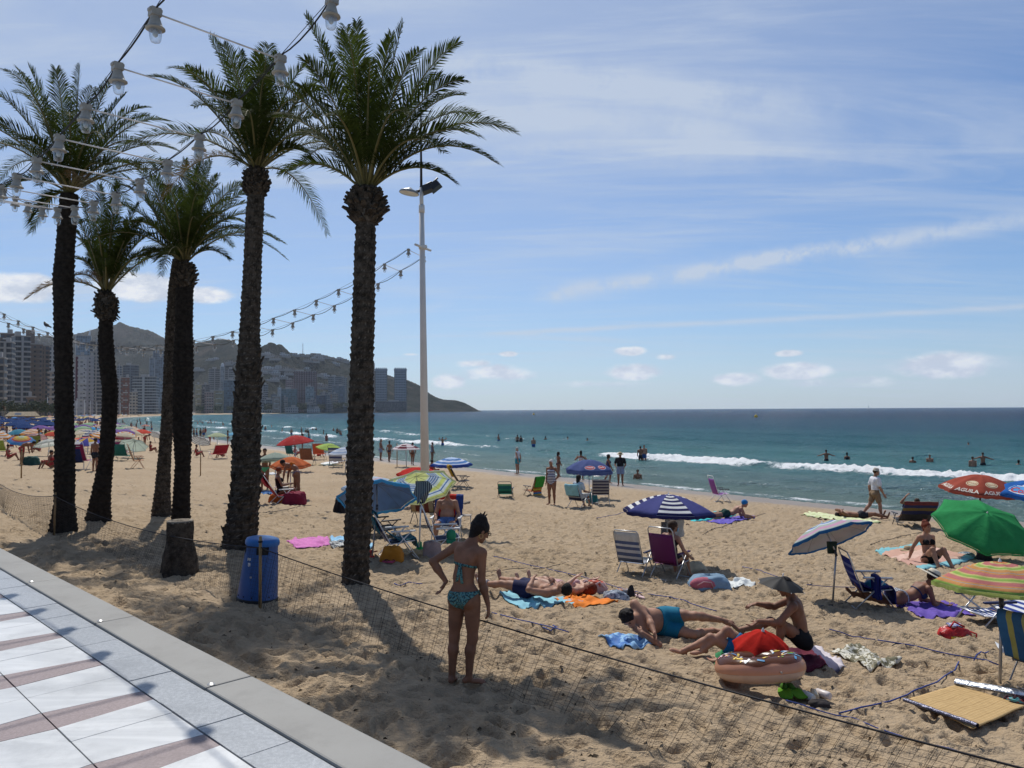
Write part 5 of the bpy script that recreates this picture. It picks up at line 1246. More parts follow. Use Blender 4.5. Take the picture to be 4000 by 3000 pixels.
# ---------------------------------------------------------------- chairs
def chair(label, base, face, fab, frame=ALU, arm=None, rec=24, w=.54, sh=.30, bl=.62, group='beach chairs', lod=0, foot=None, hoop=True, sc_=1.0):
    """folding beach chair; face = compass turn of the sitter in degrees, 0 = away from the camera, 90 = to the right"""
    g = Vector(base); t = thing('beach_chair', label, 'beach chair', g + Vector((0, 0, -.015)), -R_(face), group); t.scale = (sc_,) * 3
    r = .0125 if not lod else .02; hw = w / 2; rc = R_(rec); bd = Vector((0, -math.sin(rc), math.cos(rc))); s0 = Vector((0, -.20, sh - .02)); s1 = Vector((0, .27, sh + .03))
    arm = arm or frame; az = sh + .21
    for sx in (-1, 1):
        x = Vector((sx * (hw + .012), 0, 0))
        for (a, b) in (((0, .34, 0), (0, -.05, az)), ((0, -.36, 0), (0, .20, az))):
            m = MB(); m.tube([x + Vector(a), x + Vector(b)], r, 6); m.build('leg', frame, t)
        m = MB(); m.box(x + Vector((sx * .01, .04, az + .012)), (.06, .48, .032)); o = m.build('armrest', arm, t)
        if not lod: b = o.modifiers.new('b', 'BEVEL'); b.width = .01; b.segments = 2
    m = MB(); X = Vector((hw, 0, 0)); tp = s0 + bd * bl
    k = bl * .80 if hoop else bl
    m.tube([s1 - X, s0 - X, s0 + bd * (bl - .03) - X, tp + bd * .03 - X * .86, tp + bd * .03 + X * .86, s0 + bd * (bl - .03) + X, s0 + X, s1 + X, s1 - X], r, 6)
    m.tube([Vector((-hw, .30, .02)), Vector((hw, .30, .02))], r * .8, 5); m.tube([Vector((-hw, -.32, .03)), Vector((hw, -.32, .03))], r * .8, 5)
    m.build('frame', frame, t)
    def sheet(p0, p1, sag, nm, nrm_):
        P = []
        for f in np.linspace(0, 1, 8): P.append([tuple(p0.lerp(p1, f) + Vector((x * hw * .97, 0, 0)) + nrm_ * sag * math.sin(math.pi * f) * (1 - .5 * x * x)) for x in np.linspace(-1, 1, 7)])
        o = MB().grid(np.array(P), uv=np.array([[(x, f) for x in np.linspace(0, 1, 7)] for f in np.linspace(0, 1, 8)])).build(nm, fab, t); md = o.modifiers.new('s', 'SOLIDIFY'); md.thickness = .006; return o
    sheet(s0, s1, -.035, 'seat', Vector((0, 0, 1))); sheet(s0 + bd * .03, s0 + bd * (bl * (.86 if hoop else 1)), .04, 'backrest', Vector((0, -1, 0)))
    t['_d'] = 0; del t['_d']
    return t, dict(s0=s0, bd=bd, bl=bl, s1=s1, hw=hw, az=az)
def local_sheet(name, label, cat, t, rows, m, width, thick=.012, seed=0, group=None, amp=.02, shift=0):
    """cloth laid along a line of points given in the frame of t (a towel over a chair); a thing of its own"""
    M = t.matrix_basis.copy(); pts = [Vector(r) for r in rows]; P = []
    L = [0]
    for a, b in zip(pts, pts[1:]): L.append(L[-1] + (b - a).length)
    ss = np.linspace(0, L[-1], 22)
    for q in ss:
        c = Vector([np.interp(q, L, [p[i] for p in pts]) for i in range(3)]); row = []
        for x in np.linspace(-1, 1, 15):
            e = amp * (pn(np.array([x * 1.7 + seed]), np.array([q * 4.0]), seed)[0] + .5 * pn(np.array([x * 4.2 + seed]), np.array([q * 7.0]), seed + 1)[0])
            row.append(tuple(M @ (c + Vector((x * width / 2 + shift, e * .8, e)))))
        P.append(row)
    P = np.array(P); ctr = P.reshape(-1, 3).mean(0); o = MB().grid(P - ctr, uv=np.array([[(x, f) for x in np.linspace(0, 1, 15)] for f in np.linspace(0, 1, 22)])).build(name, m)
    o.location = ctr; md = o.modifiers.new('s', 'SOLIDIFY'); md.thickness = thick; return tag(o, label, cat, group)
def over_back(t, g, down_front=.35, down_back=.3, lift=.03):
    s0, bd, bl = g['s0'], g['bd'], g['bl']; n = Vector((0, bd.z, -bd.y)); top = s0 + bd * (bl + .035)
    return [top - bd * down_back - n * (lift + .04), top - bd * .03 - n * (lift + .01), top + bd * .022, top - bd * .03 + n * (lift + .01), top - bd * down_front + n * lift]

# ---------------------------------------------------------------- things lying on the sand
def towel(label, corners, m, lift=.012, amp=.016, seed=0, group='towels spread on the sand', name='towel', cat='towel', nu=34, nv=22, thick=.008, px=True, edge=1.0, flat=False):
    """corners: photo points (2212 wide) in order round the cloth"""
    c = [U(*q) for q in corners] if px else [Vector(q) for q in corners]; ctr = sum(c, Vector()) / 4; P = np.zeros((nu, nv, 3)); us, vs = np.linspace(0, 1, nu), np.linspace(0, 1, nv); uv = np.zeros((nu, nv, 2))
    for i, a in enumerate(us):
        for j, b in enumerate(vs):
            p = c[0] * (1 - a) * (1 - b) + c[1] * a * (1 - b) + c[2] * a * b + c[3] * (1 - a) * b; P[i, j] = p; uv[i, j] = (a, b)
    e = .035 * pn(P[..., 0] * 3 + seed, P[..., 1] * 3, seed); edge = np.minimum(np.minimum(uv[..., 0], 1 - uv[..., 0]), np.minimum(uv[..., 1], 1 - uv[..., 1])) * 4
    P[..., 0] += e * edge; P[..., 1] += .03 * edge * pn(P[..., 0] * 2.5, P[..., 1] * 3 + seed, seed + 2)
    z = sand_z(P[..., 0].ravel(), P[..., 1].ravel()).reshape(nu, nv)
    if flat: z = sand_smooth(P[..., 0], P[..., 1])[0] + .05 + .012 * pn(P[..., 0] * 1.5, P[..., 1] * 1.5, 3)
    for _ in range(3): zz = z.copy(); zz[1:-1, 1:-1] = np.maximum(z[1:-1, 1:-1], (z[:-2, 1:-1] + z[2:, 1:-1] + z[1:-1, :-2] + z[1:-1, 2:]) / 4); z = zz
    w = np.abs(pn(P[..., 0] * 6 + seed, P[..., 1] * 9, seed + 4)) + .6 * np.abs(pn(P[..., 0] * 13, P[..., 1] * 11 + seed, seed + 5))
    P[..., 2] = z + lift + amp * 2.2 * w
    o = MB().grid(P - np.array(ctr), uv=uv).build(name, m); o.location = ctr; md = o.modifiers.new('s', 'SOLIDIFY'); md.thickness = thick; md.offset = 1
    return tag(o, label, cat, group)
def uvmat(name, stops, axis=0, interp='CONSTANT', rough=.9, rep=1, bump=.3):
    if name in MATS: return MATS[name]
    m = bpy.data.materials.new(name); m.use_nodes = True; MATS[name] = m; t = NT(m.node_tree); t.n.clear()
    s = t.new('ShaderNodeSeparateXYZ', {0: t.new('ShaderNodeUVMap', uv_map='uv').outputs[0]}).outputs[axis]
    if rep != 1: s = t.math('FRACT', t.math('MULTIPLY', s, rep))
    c = t.ramp(s, stops, interp); tc = t.new('ShaderNodeTexCoord').outputs['Object']
    c = t.mix(t.math('MULTIPLY', t.ss(t.noise(tc, 14, 5, .6), .35, .7), .25), c, (.5, .46, .42, 1), 'MULTIPLY')
    b = t.new('ShaderNodeBump', {'Height': t.noise(tc, 90, 4, .6), 'Strength': bump, 'Distance': .01})
    p = t.new('ShaderNodeBsdfPrincipled', {'Base Color': c, 'Roughness': rough, 'Specular IOR Level': .12, 'Normal': b.outputs[0]}); t.new('ShaderNodeOutputMaterial', {'Surface': p.outputs[0]}); return m
def heap(name, label, cat, base, size, m, seed=0, rz=0, parts=None, flat=.6, group=None, sq=1.0):
    """soft lumpy shape resting on the sand: a bag or bundled clothes"""
    g = Vector(base); t = thing(name, label, cat, g, rz, group); n, k = 30, 16; P = np.zeros((k, n, 3))
    for i, f in enumerate(np.linspace(0, 1, k)):
        a = f * math.pi / 2 * 1.0
        for j, w in enumerate(np.linspace(0, 2 * math.pi, n)):
            cx, sx = math.cos(w), math.sin(w); e = (abs(cx) ** (2 + 2 * sq) + abs(sx) ** (2 + 2 * sq)) ** (-1 / (2 + 2 * sq))
            d = 1 + .22 * pn(np.array([cx * 1.6 + seed]), np.array([sx * 1.6 + f * 2.2]), seed)[0] + .10 * pn(np.array([cx * 5 + seed]), np.array([sx * 5 + f * 6]), seed + 1)[0]
            r = math.cos(a) ** flat; P[i, j] = (cx * e * size[0] / 2 * r * d, sx * e * size[1] / 2 * r * d, size[2] * math.sin(a) * (1 + .25 * (d - 1) * 3) - .02)
    MB().grid(P).build('body', m, t)
    if parts: parts(t)
    return t
def straps(m, pts_list, r=.012):
    def f(t):
        for pts in pts_list: q = MB(); q.tube(pts, r, 6); q.build('handle', m, t)
    return f
# ---------------------------------------------------------------- the umbrellas near and halfway
cW, cNavy = (.78, .78, .77), (.035, .035, .12)
def stripes(cols, n, t0=0.0):
    return [(max(0.0, i / n), cols[i % len(cols)]) for i in range(n)]
DENIM = (.085, .092, .27)
def U_navy():
    g, a = ub((1441, 1222), (1444, 1068)); m = canopy_mat('navy_white', stripes([cW, cNavy], 13), [(0, DENIM), (1, DENIM)], tr=.3)
    umbrella('navy and white striped umbrella with solid blue panels over the purple chair', g, a, wid(200, g), m, (.03, .02, 1), .36, 8, val=solid_c('navy', cNavy), spin=.35, lining=solid_c('violet_dark', (.13, .11, .22)))
    c = a - Vector((0, 0, .48)); t = thing('hanging_bag', 'white and grey bag hanging under the navy and white striped umbrella', 'bag', c + Vector((.1, -.05, 0)))
    m = MB(); P = [[((x * .19) + .01 * math.sin(9 * z), .02 * math.sin(5 * x + z), -z * .42 * (1 - .15 * x)) for x in np.linspace(-1, 1, 9)] for z in np.linspace(0, 1, 8)]
    o = m.grid(np.array(P)).build('cloth', plain('whitebag', (.62, .60, .55)), t); o.modifiers.new('s', 'SOLIDIFY').thickness = .05
    m = MB(); m.box((-.22, 0, -.25), (.10, .08, .36), taper=.8); m.build('pouch', plain('greybag', (.13, .13, .14)), t)
    m = MB(); m.tube([(-.05, 0, -.3), (-.03, -.02, -.65), (.0, -.02, -.75)], [.05, .06, .02], 8); m.build('folded_cover', plain('navybag', (.025, .03, .07)), t)
U_navy()
def U_mid():
    yb = [(0, (.74, .78, .50)), (.30, (.72, .78, .78)), (.34, (.20, .34, .62)), (.37, (.72, .78, .80)), (.40, (.20, .34, .62)), (.43, (.72, .78, .80)), (.46, (.20, .34, .62)), (.49, (.72, .78, .80)), (.52, (.20, .34, .62)), (.55, (.72, .8, .8)), (.62, (.70, .76, .42)), (.72, (.72, .78, .80)), (.76, (.20, .34, .62)), (.79, (.72, .78, .80)), (.86, (.70, .76, .42))]
    g, a = ub((905, 1189), (902, 1036)); m = canopy_mat('lime_blue', yb, tr=.62)
    umbrella('big tilted umbrella with lime, white and blue stripes and a dangling towel', g, a + Vector((-.05, .2, .06)), wid(164, g), m, (-.20, .50, .84), .34, 8, spin=.1, valh=.05, pole=WHTUBE, bend=.8)
    p = g + Vector((0.02, 0.0, 0)); t = thing('sand_spike', 'green plastic spike holding the tilted lime and blue umbrella', 'umbrella stand', p)
    m = MB(); m.lathe([(.02, .16), (.045, .14), (.045, .05), (.085, .03), (.085, -.03)], 12); m.build('spike_body', mat('plastic_green', (.02, .30, .06), .4), t)
    q = atd(911 * K, 1056 * K, depth(g) - .1); t = thing('hanging_towel', 'dark striped clothes hanging from the tilted lime and blue umbrella', 'clothes', q)
    m = MB(); rd = random.Random(4); P = []
    for i, f in enumerate(np.linspace(0, 1, 12)): P.append([((.17 * math.sin(math.pi * (.25 + .62 * f)) + .028 * math.sin(5 * w + 6 * f)) * math.cos(w) + .03 * math.sin(f * 5), (.08 + .02 * math.sin(5 * w)) * math.sin(w), .16 - f * .40 * (1 + .2 * math.sin(2 * w))) for w in np.linspace(0, 2 * math.pi, 24)])
    m.grid(np.array(P)); m.build('cloth', striped('dangling', (.03, .045, .09), (.25, .30, .33), 26, 0, .6, (.02, .03, .05)), t)
    g, a = ub((802, 1206), (812, 1046)); blue = solid_c('azure', (.07, .33, .60), tr=.45); grey = solid_c('lining_grey', (.42, .54, .62), tr=.55)
    umbrella('leaning azure blue umbrella with a grey lining right of the thick palm', g, a + Vector((0, .1, 0)), wid(170, g), blue, (-.10, .50, .86), .36, 8, lining=grey, spin=.3, pole=GRTUBE)
    t = thing('sand_spike', 'red plastic spike at the foot of the leaning azure umbrella', 'umbrella stand', g); m = MB(); m.lathe([(.02, .15), (.04, .13), (.035, .05), (.075, .03), (.075, -.03)], 10)
    for k in range(3): w = k * 2.1 + .4; m.tube([(0, 0, .10), (.12 * math.cos(w), .12 * math.sin(w), .12)], .014, 6)
    m.build('spike_body', mat('plastic_red', (.5, .03, .02), .4), t)
    g, a = ub((792, 1150), (800, 1030)); m = canopy_mat('pale_mosaic', [(0, (.62, .70, .78)), (.25, (.70, .60, .66)), (.4, (.55, .68, .80)), (.6, (.72, .72, .66)), (.8, (.50, .64, .80))], tr=.45)
    umbrella('pale blue and pink umbrella half hidden behind the thick palm', g, a, wid(125, g), m, (-.05, -.05, 1), .30, 8)
    red = solid_c('red', (.62, .045, .035), tr=.4)
    g, a = ub((905, 1096), (906, 1010)); umbrella('red umbrella peeping out above the lime and blue umbrella', g, a, wid(98, g), red, (.05, -.12, 1), .28, 8)
    g, a = ub((975, 1050), (975, 988)); m = canopy_mat('blue_white_bands', [(0, (.55, .68, .85)), (.3, (.10, .24, .55)), (.45, (.7, .76, .85)), (.58, (.12, .28, .60)), (.72, (.66, .74, .86)), (.80, (.035, .09, .36))], tr=.35)
    umbrella('blue and white banded umbrella right of the lamp post', g, a, wid(92, g), m, (.0, -.04, 1), .34, 8, val=solid_c('royal', (.03, .07, .30)))
    g, a = ub((878, 1009), (877, 958)); m = canopy_mat('maroon_bands', [(0, (.7, .66, .66)), (.35, (.13, .02, .04)), (.52, (.7, .66, .66)), (.6, (.16, .03, .05)), (.85, (.72, .66, .68))], [(0, (.70, .6, .63)), (.5, (.75, .70, .72)), (.7, (.3, .12, .16)), (.78, (.75, .70, .72))], tr=.35)
    umbrella('white and maroon patterned umbrella at the waterline', g, a, wid(60, g), m, (0, 0, 1), .38, 8, lod=1)
    nb = (.12, .16, .36); g, a = ub((1273, 1076), (1273, 993)); m = solid_c('faded_blue', nb, tr=.45)
    def dec(t, cn, Mx):
        for ph in (-1.963, -1.178):
            decal_disc(t, cn, Mx, ph, .74, .21, .105, plain('logo_red', (.55, .06, .07)), .008); decal_disc(t, cn, Mx, ph, .74, .23, .125, plain('logo_white', (.7, .7, .72)), .005)
            decal_text(t, cn, Mx, 'Nestlé', ph, .74, .115, plain('letter_white', (.78, .78, .78)), .014)
    umbrella('faded blue umbrella with a red and white oval emblem near the shore', g, a, wid(106, g), m, (.02, -.05, 1), .42, 8, val=solid_c('faded_blue2', (.09, .13, .33), tr=.4), spin=R_(22.5) - .06, valh=.13, decal=dec, curve=1.9)
    g, a = ub((2116, 1178), (2121, 1026)); m = solid_c('brick_red', (.42, .095, .062), tr=.35)
    def dec(t, cn, Mx):
        cr, gd, wt = plain('cream', (.66, .57, .38)), plain('logo_gold', (.45, .16, .06)), plain('letter_cream', (.72, .64, .55))
        for ph, on in ((-2.75, 1), (-1.96, 1), (-3.53, 1), (-1.18, 1)):
            decal_text(t, cn, Mx, 'AGUILA', ph, .92, .17, wt, .012)
        for ph in (-2.75, -1.96):
            decal_disc(t, cn, Mx, ph, .60, .155, .12, cr, .007); decal_disc(t, cn, Mx, ph, .60, .135, .10, gd, .010); decal_disc(t, cn, Mx, ph, .60, .115, .085, cr, .013)
            decal_text(t, cn, Mx, 'AGUILA', ph, .61, .06, gd, .017)
    umbrella('brick red umbrella with cream lettering and round emblems at the right edge', g, a, wid(160, g), m, (.04, -.10, 1), .40, 8, val=m, spin=.256, valh=.08, decal=dec, curve=1.8)
    g, a = ub((2122, 1208), (2124, 1106)); m = solid_c('green', (.045, .33, .11), tr=.35)
    umbrella('large bright green umbrella tilted towards the promenade', g, a + Vector((0, -.15, .0)), wid(198, g), m, (.02, -.52, .85), .36, 8, spin=.39, valh=.05, pole=DKTUBE, bend=.9)
    g, a = ub((2236, 1190), (2238, 1038)); m = solid_c('cobalt', (.03, .15, .48), tr=.35)
    def dec(t, cn, Mx):
        for ph in (-2.75, -1.96):
            decal_disc(t, cn, Mx, ph, .70, .34, .17, plain('logo_white', (.7, .7, .72)), .006); decal_disc(t, cn, Mx, ph, .70, .31, .14, plain('logo_skyblue', (.08, .30, .60)), .009)
            decal_text(t, cn, Mx, 'Cola', ph, .76, .26, plain('logo_red', (.55, .06, .07)), .014); decal_text(t, cn, Mx, 'NE', ph - .05, .52, .10, plain('letter_white', (.78, .78, .78)), .014)
    umbrella('cobalt blue umbrella with a white ringed emblem cut by the right edge of the photo', g, a, wid(156, g), m, (.06, -.12, 1), .40, 8, spin=.1, decal=dec)
    g, a = ub((1797, 1299), (1783, 1133)); ps = [(0, (.62, .45, .58)), (.16, (.42, .52, .44)), (.32, (.16, .24, .50)), (.42, (.66, .72, .80)), (.50, (.40, .48, .42)), (.64, (.56, .34, .46)), (.80, (.45, .50, .45)), (.88, (.03, .13, .30))]
    m = canopy_mat('pastel_bands', ps, tr=.25)
    umbrella('small tilted umbrella with blue, pink and sage bands over the blue chair', g, a + Vector((0, .12, 0)), wid(186, g), m, (-.24, .44, .87), .36, 8, valh=.04, val=solid_c('petrol', (.025, .11, .26)), lining=solid_c('lining_white', (.60, .60, .61), tr=.35), spin=.25, bend=.7)
    J = atd(1797 * K, 1180 * K, depth(g) - .05); t = thing('hanging_bag', 'dark green pouch hanging inside the small tilted pastel umbrella', 'bag', J); m = MB(); m.box((0, 0, -.02), (.13, .05, .19), taper=1.15); m.build('pouch', plain('dgreen', (.02, .035, .025)), t)
    gs = [(0, (.62, .26, .10)), (.10, (.66, .60, .24)), (.14, (.62, .24, .22)), (.24, (.66, .62, .28)), (.28, (.36, .54, .13)), (.33, (.64, .60, .28)), (.36, (.68, .36, .14)), (.44, (.45, .42, .40)), (.46, (.68, .36, .14)), (.50, (.62, .24, .22)), (.58, (.66, .60, .24)), (.61, (.36, .54, .13)), (.66, (.66, .62, .26)), (.69, (.62, .24, .22)), (.77, (.68, .36, .14)), (.80, (.45, .42, .40)), (.815, (.68, .36, .14)), (.88, (.36, .54, .13))]
    g, a = ub((2159, 1477), (2160, 1214)); m = canopy_mat('fruit_bands', gs, tr=.40)
    umbrella('orange, pink, yellow and green striped umbrella in the right foreground', g, a, wid(264, g), m, (.02, .05, 1), .37, 8, valh=.05, val=solid_c('lime_hem', (.46, .58, .17)), spin=.46, pole=ALU)
    g, a = ub((627, 1078), (627, 987)); umbrella('orange umbrella over the red chair and the bending woman', g, a, wid(86, g), solid_c('orange', (.68, .20, .075), tr=.4), (0, -.10, 1), .42, 8)
    g, a = ub((596, 1060), (594, 978)); umbrella('sage green umbrella behind the orange umbrella', g, a, wid(78, g), canopy_mat('sage', [(0, (.42, .50, .42)), (.4, (.48, .55, .47)), (.8, (.38, .46, .38))], tr=.5), (-.06, .1, 1), .40, 8, lining=solid_c('sage_in', (.36, .42, .36), tr=.4))
    g, a = ub((636, 1018), (636, 940)); umbrella('red umbrella standing in front of the surf between two palms', g, a, wid(78, g), solid_c('dullred', (.46, .05, .05), tr=.35), (-.10, -.06, 1), .42, 8, lod=1)
    g, a = ub((712, 1004), (714, 958)); umbrella('lime umbrella tilted to the right near the surf', g, a, wid(60, g), solid_c('lime', (.45, .62, .16), tr=.45), (.16, -.05, 1), .36, 8, lod=1)
    g, a = ub((745, 1022), (747, 965)); umbrella('pale blue striped umbrella partly behind the thick palm', g, a, wid(76, g), canopy_mat('iceblue', [(0, (.40, .50, .66)), (.25, (.62, .68, .76)), (.4, (.34, .44, .62)), (.55, (.62, .68, .76)), (.7, (.34, .44, .62)), (.85, (.62, .68, .76))], tr=.4), (-.05, -.03, 1), .34, 8, lod=1)
U_mid()
# ---------------------------------------------------------------- the far umbrellas of the crowded beach on the left
def far_umb(label, x0, x1, ya, m, tilt=(0, 0, 1), sag=.36, W=2.0, lining=None, lod=1, n=8, dz=0):
    d = W * FPX / (x1 - x0); xc = (x0 + x1) / 2; a = atd(xc, ya, d); b = Vector((a.x, a.y, gz(a.x, a.y)))
    if a.z - b.z < 1.25: a.z = b.z + 1.25
    return umbrella(label, b, a, W, m, tilt, sag, n, lining=lining, lod=lod, spin=random.uniform(0, .7), hub=False)
def far_left():
    sc_ = solid_c
    wedge = canopy_mat('wedges', [(0, (.6, .06, .04)), (1, (.6, .06, .04))], [(0, (.65, .5, .08)), (.4, (.1, .4, .12)), (1, (.1, .4, .12))], tr=.4)
    rain = canopy_mat('rainbow', [(0, (.5, .6, .5)), (.2, (.65, .55, .15)), (.4, (.65, .35, .1)), (.55, (.5, .1, .1)), (.65, (.15, .25, .5)), (.8, (.05, .25, .55))], tr=.4)
    tri = canopy_mat('tricolour', [(0, (.1, .1, .4)), (1, (.1, .1, .4))], [(0, (.7, .45, .06)), (.6, (.7, .45, .06)), (.62, (.72, .72, .72)), (1, (.72, .72, .72))], tr=.35)
    gst = canopy_mat('grey_rings', stripes([(.5, .5, .48), (.2, .19, .19)], 12), tr=.35)
    dk = lambda n, c: sc_(n, c, tr=.3)
    L = [('rainbow wedge umbrella on the crowded beach', 85, 145, 1667, wedge, (0, 0, 1)), ('large teal dome umbrella left of the rainbow wedge umbrella', 34, 104, 1677, sc_('teal', (.08, .30, .42)), (0, -.2, 1)), ('teal umbrella below the rainbow wedge umbrella', 93, 160, 1681, sc_('teal2', (.06, .26, .40)), (.05, -.1, 1)),
         ('mauve umbrella with a grey underside left of the leftmost palm', 105, 185, 1695, sc_('mauve', (.40, .25, .26)), (-.05, .3, 1)), ('bright pink umbrella close to the leftmost palm', 166, 203, 1693, sc_('pink', (.66, .16, .34)), (0, 0, 1)), ('red umbrella partly behind the leftmost palm', 176, 244, 1699, sc_('red2', (.6, .1, .06)), (.1, -.1, 1)),
         ('yellow green umbrella touching the leftmost palm', 177, 243, 1710, sc_('yelgreen', (.42, .55, .12)), (.1, -.1, 1)), ('white patterned umbrella at the left edge of the photo', -14, 54, 1707, sc_('whitish', (.6, .6, .58)), (.1, -.2, 1)), ('rainbow striped umbrella tilted left of the leftmost palm', 35, 133, 1706, rain, (.2, -.28, 1)),
         ('pale grey green striped umbrella in front of the leftmost palm foot', 132, 240, 1737, canopy_mat('palegrey', [(0, (.55, .58, .54)), (.4, (.40, .44, .42)), (.5, (.58, .60, .57)), (.75, (.42, .46, .42))], tr=.45), (-.25, .1, 1)), ('coral umbrella right of the leftmost palm', 275, 352, 1729, sc_('coral', (.66, .18, .14), tr=.45), (0, .28, 1)),
         ('purple, yellow and white umbrella behind the coral umbrella', 293, 392, 1710, tri, (.08, -.25, 1)), ('periwinkle umbrella between the leftmost palm and the tricolour umbrella', 258, 306, 1704, sc_('peri', (.25, .36, .66)), (.1, 0, 1)), ('light blue umbrella near the walkers on the wet sand', 305, 352, 1665, sc_('sky1', (.22, .46, .66)), (0, 0, 1)),
         ('blue umbrella next to the light blue one near the walkers', 332, 390, 1668, sc_('sky2', (.06, .32, .62)), (.05, -.05, 1)), ('orange and white striped umbrella right of the short curved palm', 448, 505, 1674, canopy_mat('orwhite', [(0, (.7, .6, .4)), (.35, (.7, .3, .06)), (.5, (.7, .65, .55)), (.65, (.7, .3, .06)), (.8, (.7, .66, .6)), (.9, (.1, .1, .25))], tr=.4), (0, -.05, 1)),
         ('pink and red umbrella right of the short curved palm foot', 440, 516, 1712, canopy_mat('pinkred', [(0, (.66, .26, .26)), (.75, (.66, .26, .26)), (.76, (.5, .04, .04))], tr=.4), (.15, -.08, 1)), ('sage umbrella showing its underside left of the leaning thin palm', 473, 580, 1738, sc_('sage3', (.36, .42, .36), tr=.5), (-.05, .55, .9)),
         ('red orange umbrella left of the leaning thin palm', 521, 589, 1677, sc_('redor', (.66, .09, .06), tr=.45), (.05, -.05, 1)), ('grey ringed umbrella just left of the leaning thin palm', 577, 640, 1687, gst, (.2, .45, .9)), ('pale lime umbrella in front of the surf right of the black palm', 811, 887, 1690, sc_('palelime', (.48, .56, .38), tr=.5), (0, 0, 1)),
         ('grey ringed umbrella showing its underside right of the black palm', 745, 826, 1711, gst, (.1, .5, .9)), ('light blue umbrella cut by the shaggy palm trunk', 880, 935, 1748, sc_('sky3', (.2, .48, .66)), (0, 0, 1)), ('salmon umbrella far behind the orange striped umbrella', 552, 585, 1662, sc_('salmon', (.6, .25, .2)), (0, 0, 1))]
    for q in L: far_umb(*q)
    # rows of hired parasols: all of one kind
    blue = [sc_('hire_blue', (.005, .032, .125), tr=.12), sc_('hire_blue2', (.03, .13, .38), tr=.25)]
    proto = None; k = 0
    for d in (92, 101, 112, 125, 140, 158, 180, 206, 238, 280):
        for px in np.arange(-40, 216 if d < 200 else 430, 3004 * 3.9 / d):
            px = px + random.uniform(-6, 6) + (d % 3) * 8
            if 216 < px < 280: continue
            x, y = (px - 2000) / FPX * d, d + random.uniform(-1.5, 1.5); z = gz(x, y)
            lab = 'one of the many dark blue hired parasols crowded together far left'
            if proto is None: proto = umbrella(lab, (x, y, z), (x, y, z + 2.15), 2.9, blue[0], (0, 0, 1), .30, 8, lod=2, valh=.1, group='rows of hired blue parasols', hub=False, curve=1.3)
            else:
                c = copy_tree(proto); c.location = (x, y, z + random.uniform(-.12, .12)); c.rotation_euler = (R_(random.uniform(-4, 4)), R_(random.uniform(-4, 4)), random.uniform(0, .7))
    extra = [('cream', (.55, .50, .38)), ('violet', (.22, .13, .36)), ('pale green', (.30, .45, .30)), ('orange and white', None), ('navy and white', None)]; pr = {}
    for i in range(64):
        nm, c = extra[i % 5]; d = random.uniform(62, 150); px = random.choice((random.uniform(-15, 215), random.uniform(285, 440), random.uniform(445, 560), random.uniform(285, 560))); px = min(px, 560 - (d - 62) * 1.2 if px > 285 else px)
        x, y = (px - 2000) / FPX * d, d; z = gz(x, y); dz = random.uniform(-.3, .1)
        if nm not in pr:
            m = sc_('x_' + nm, c, tr=.35) if c else canopy_mat('x_' + nm, stripes([(.62, .26, .06) if 'orange' in nm else (.03, .05, .16), (.6, .6, .58)], 7), tr=.35)
            pr[nm] = umbrella('%s umbrella packed among others on the crowded left of the beach' % nm, (x, y, z), (x, y, z + 1.9), 2.0, m, (.03, -.05, 1), .36, 8, lod=2, group='%s umbrellas on the crowded beach' % nm, hub=False)
        else: c_ = copy_tree(pr[nm]); c_.location = (x, y, z + dz); c_.rotation_euler = (R_(random.uniform(-14, 14)), R_(random.uniform(-14, 14)), random.uniform(0, 6))
    # paler small ones farther along the bay
    protos = [solid_c('fp%d' % i, c) for i, c in enumerate([(.5, .5, .52), (.12, .3, .6), (.6, .3, .25), (.45, .5, .55), (.6, .5, .2)])]; names = ['white', 'blue', 'reddish', 'pale grey', 'yellow']
    for i in range(46):
        d = random.choice((300, 340, 390, 450, 520, 610)) * random.uniform(.95, 1.05); px = random.uniform(290, 520) if d < 450 else random.uniform(330, 620); x, y = (px - 2000) / FPX * d, d
        u, v = uv_of(x, y); sh = vshore(u); v = sh - random.uniform(6, 34); x, y = xy_of(u, v); z = gz(x, y); j = i % 5
        if not isinstance(protos[j], bpy.types.Object): protos[j] = umbrella('tiny %s umbrella among the distant bathers along the bay' % names[j], (x, y, z), (x, y, z + 2.0), 2.4, protos[j], (0, 0, 1), .35, 8, lod=2, group='distant %s umbrellas along the bay' % names[j], hub=False)
        else: c = copy_tree(protos[j]); c.location = (x, y, z)
far_left()
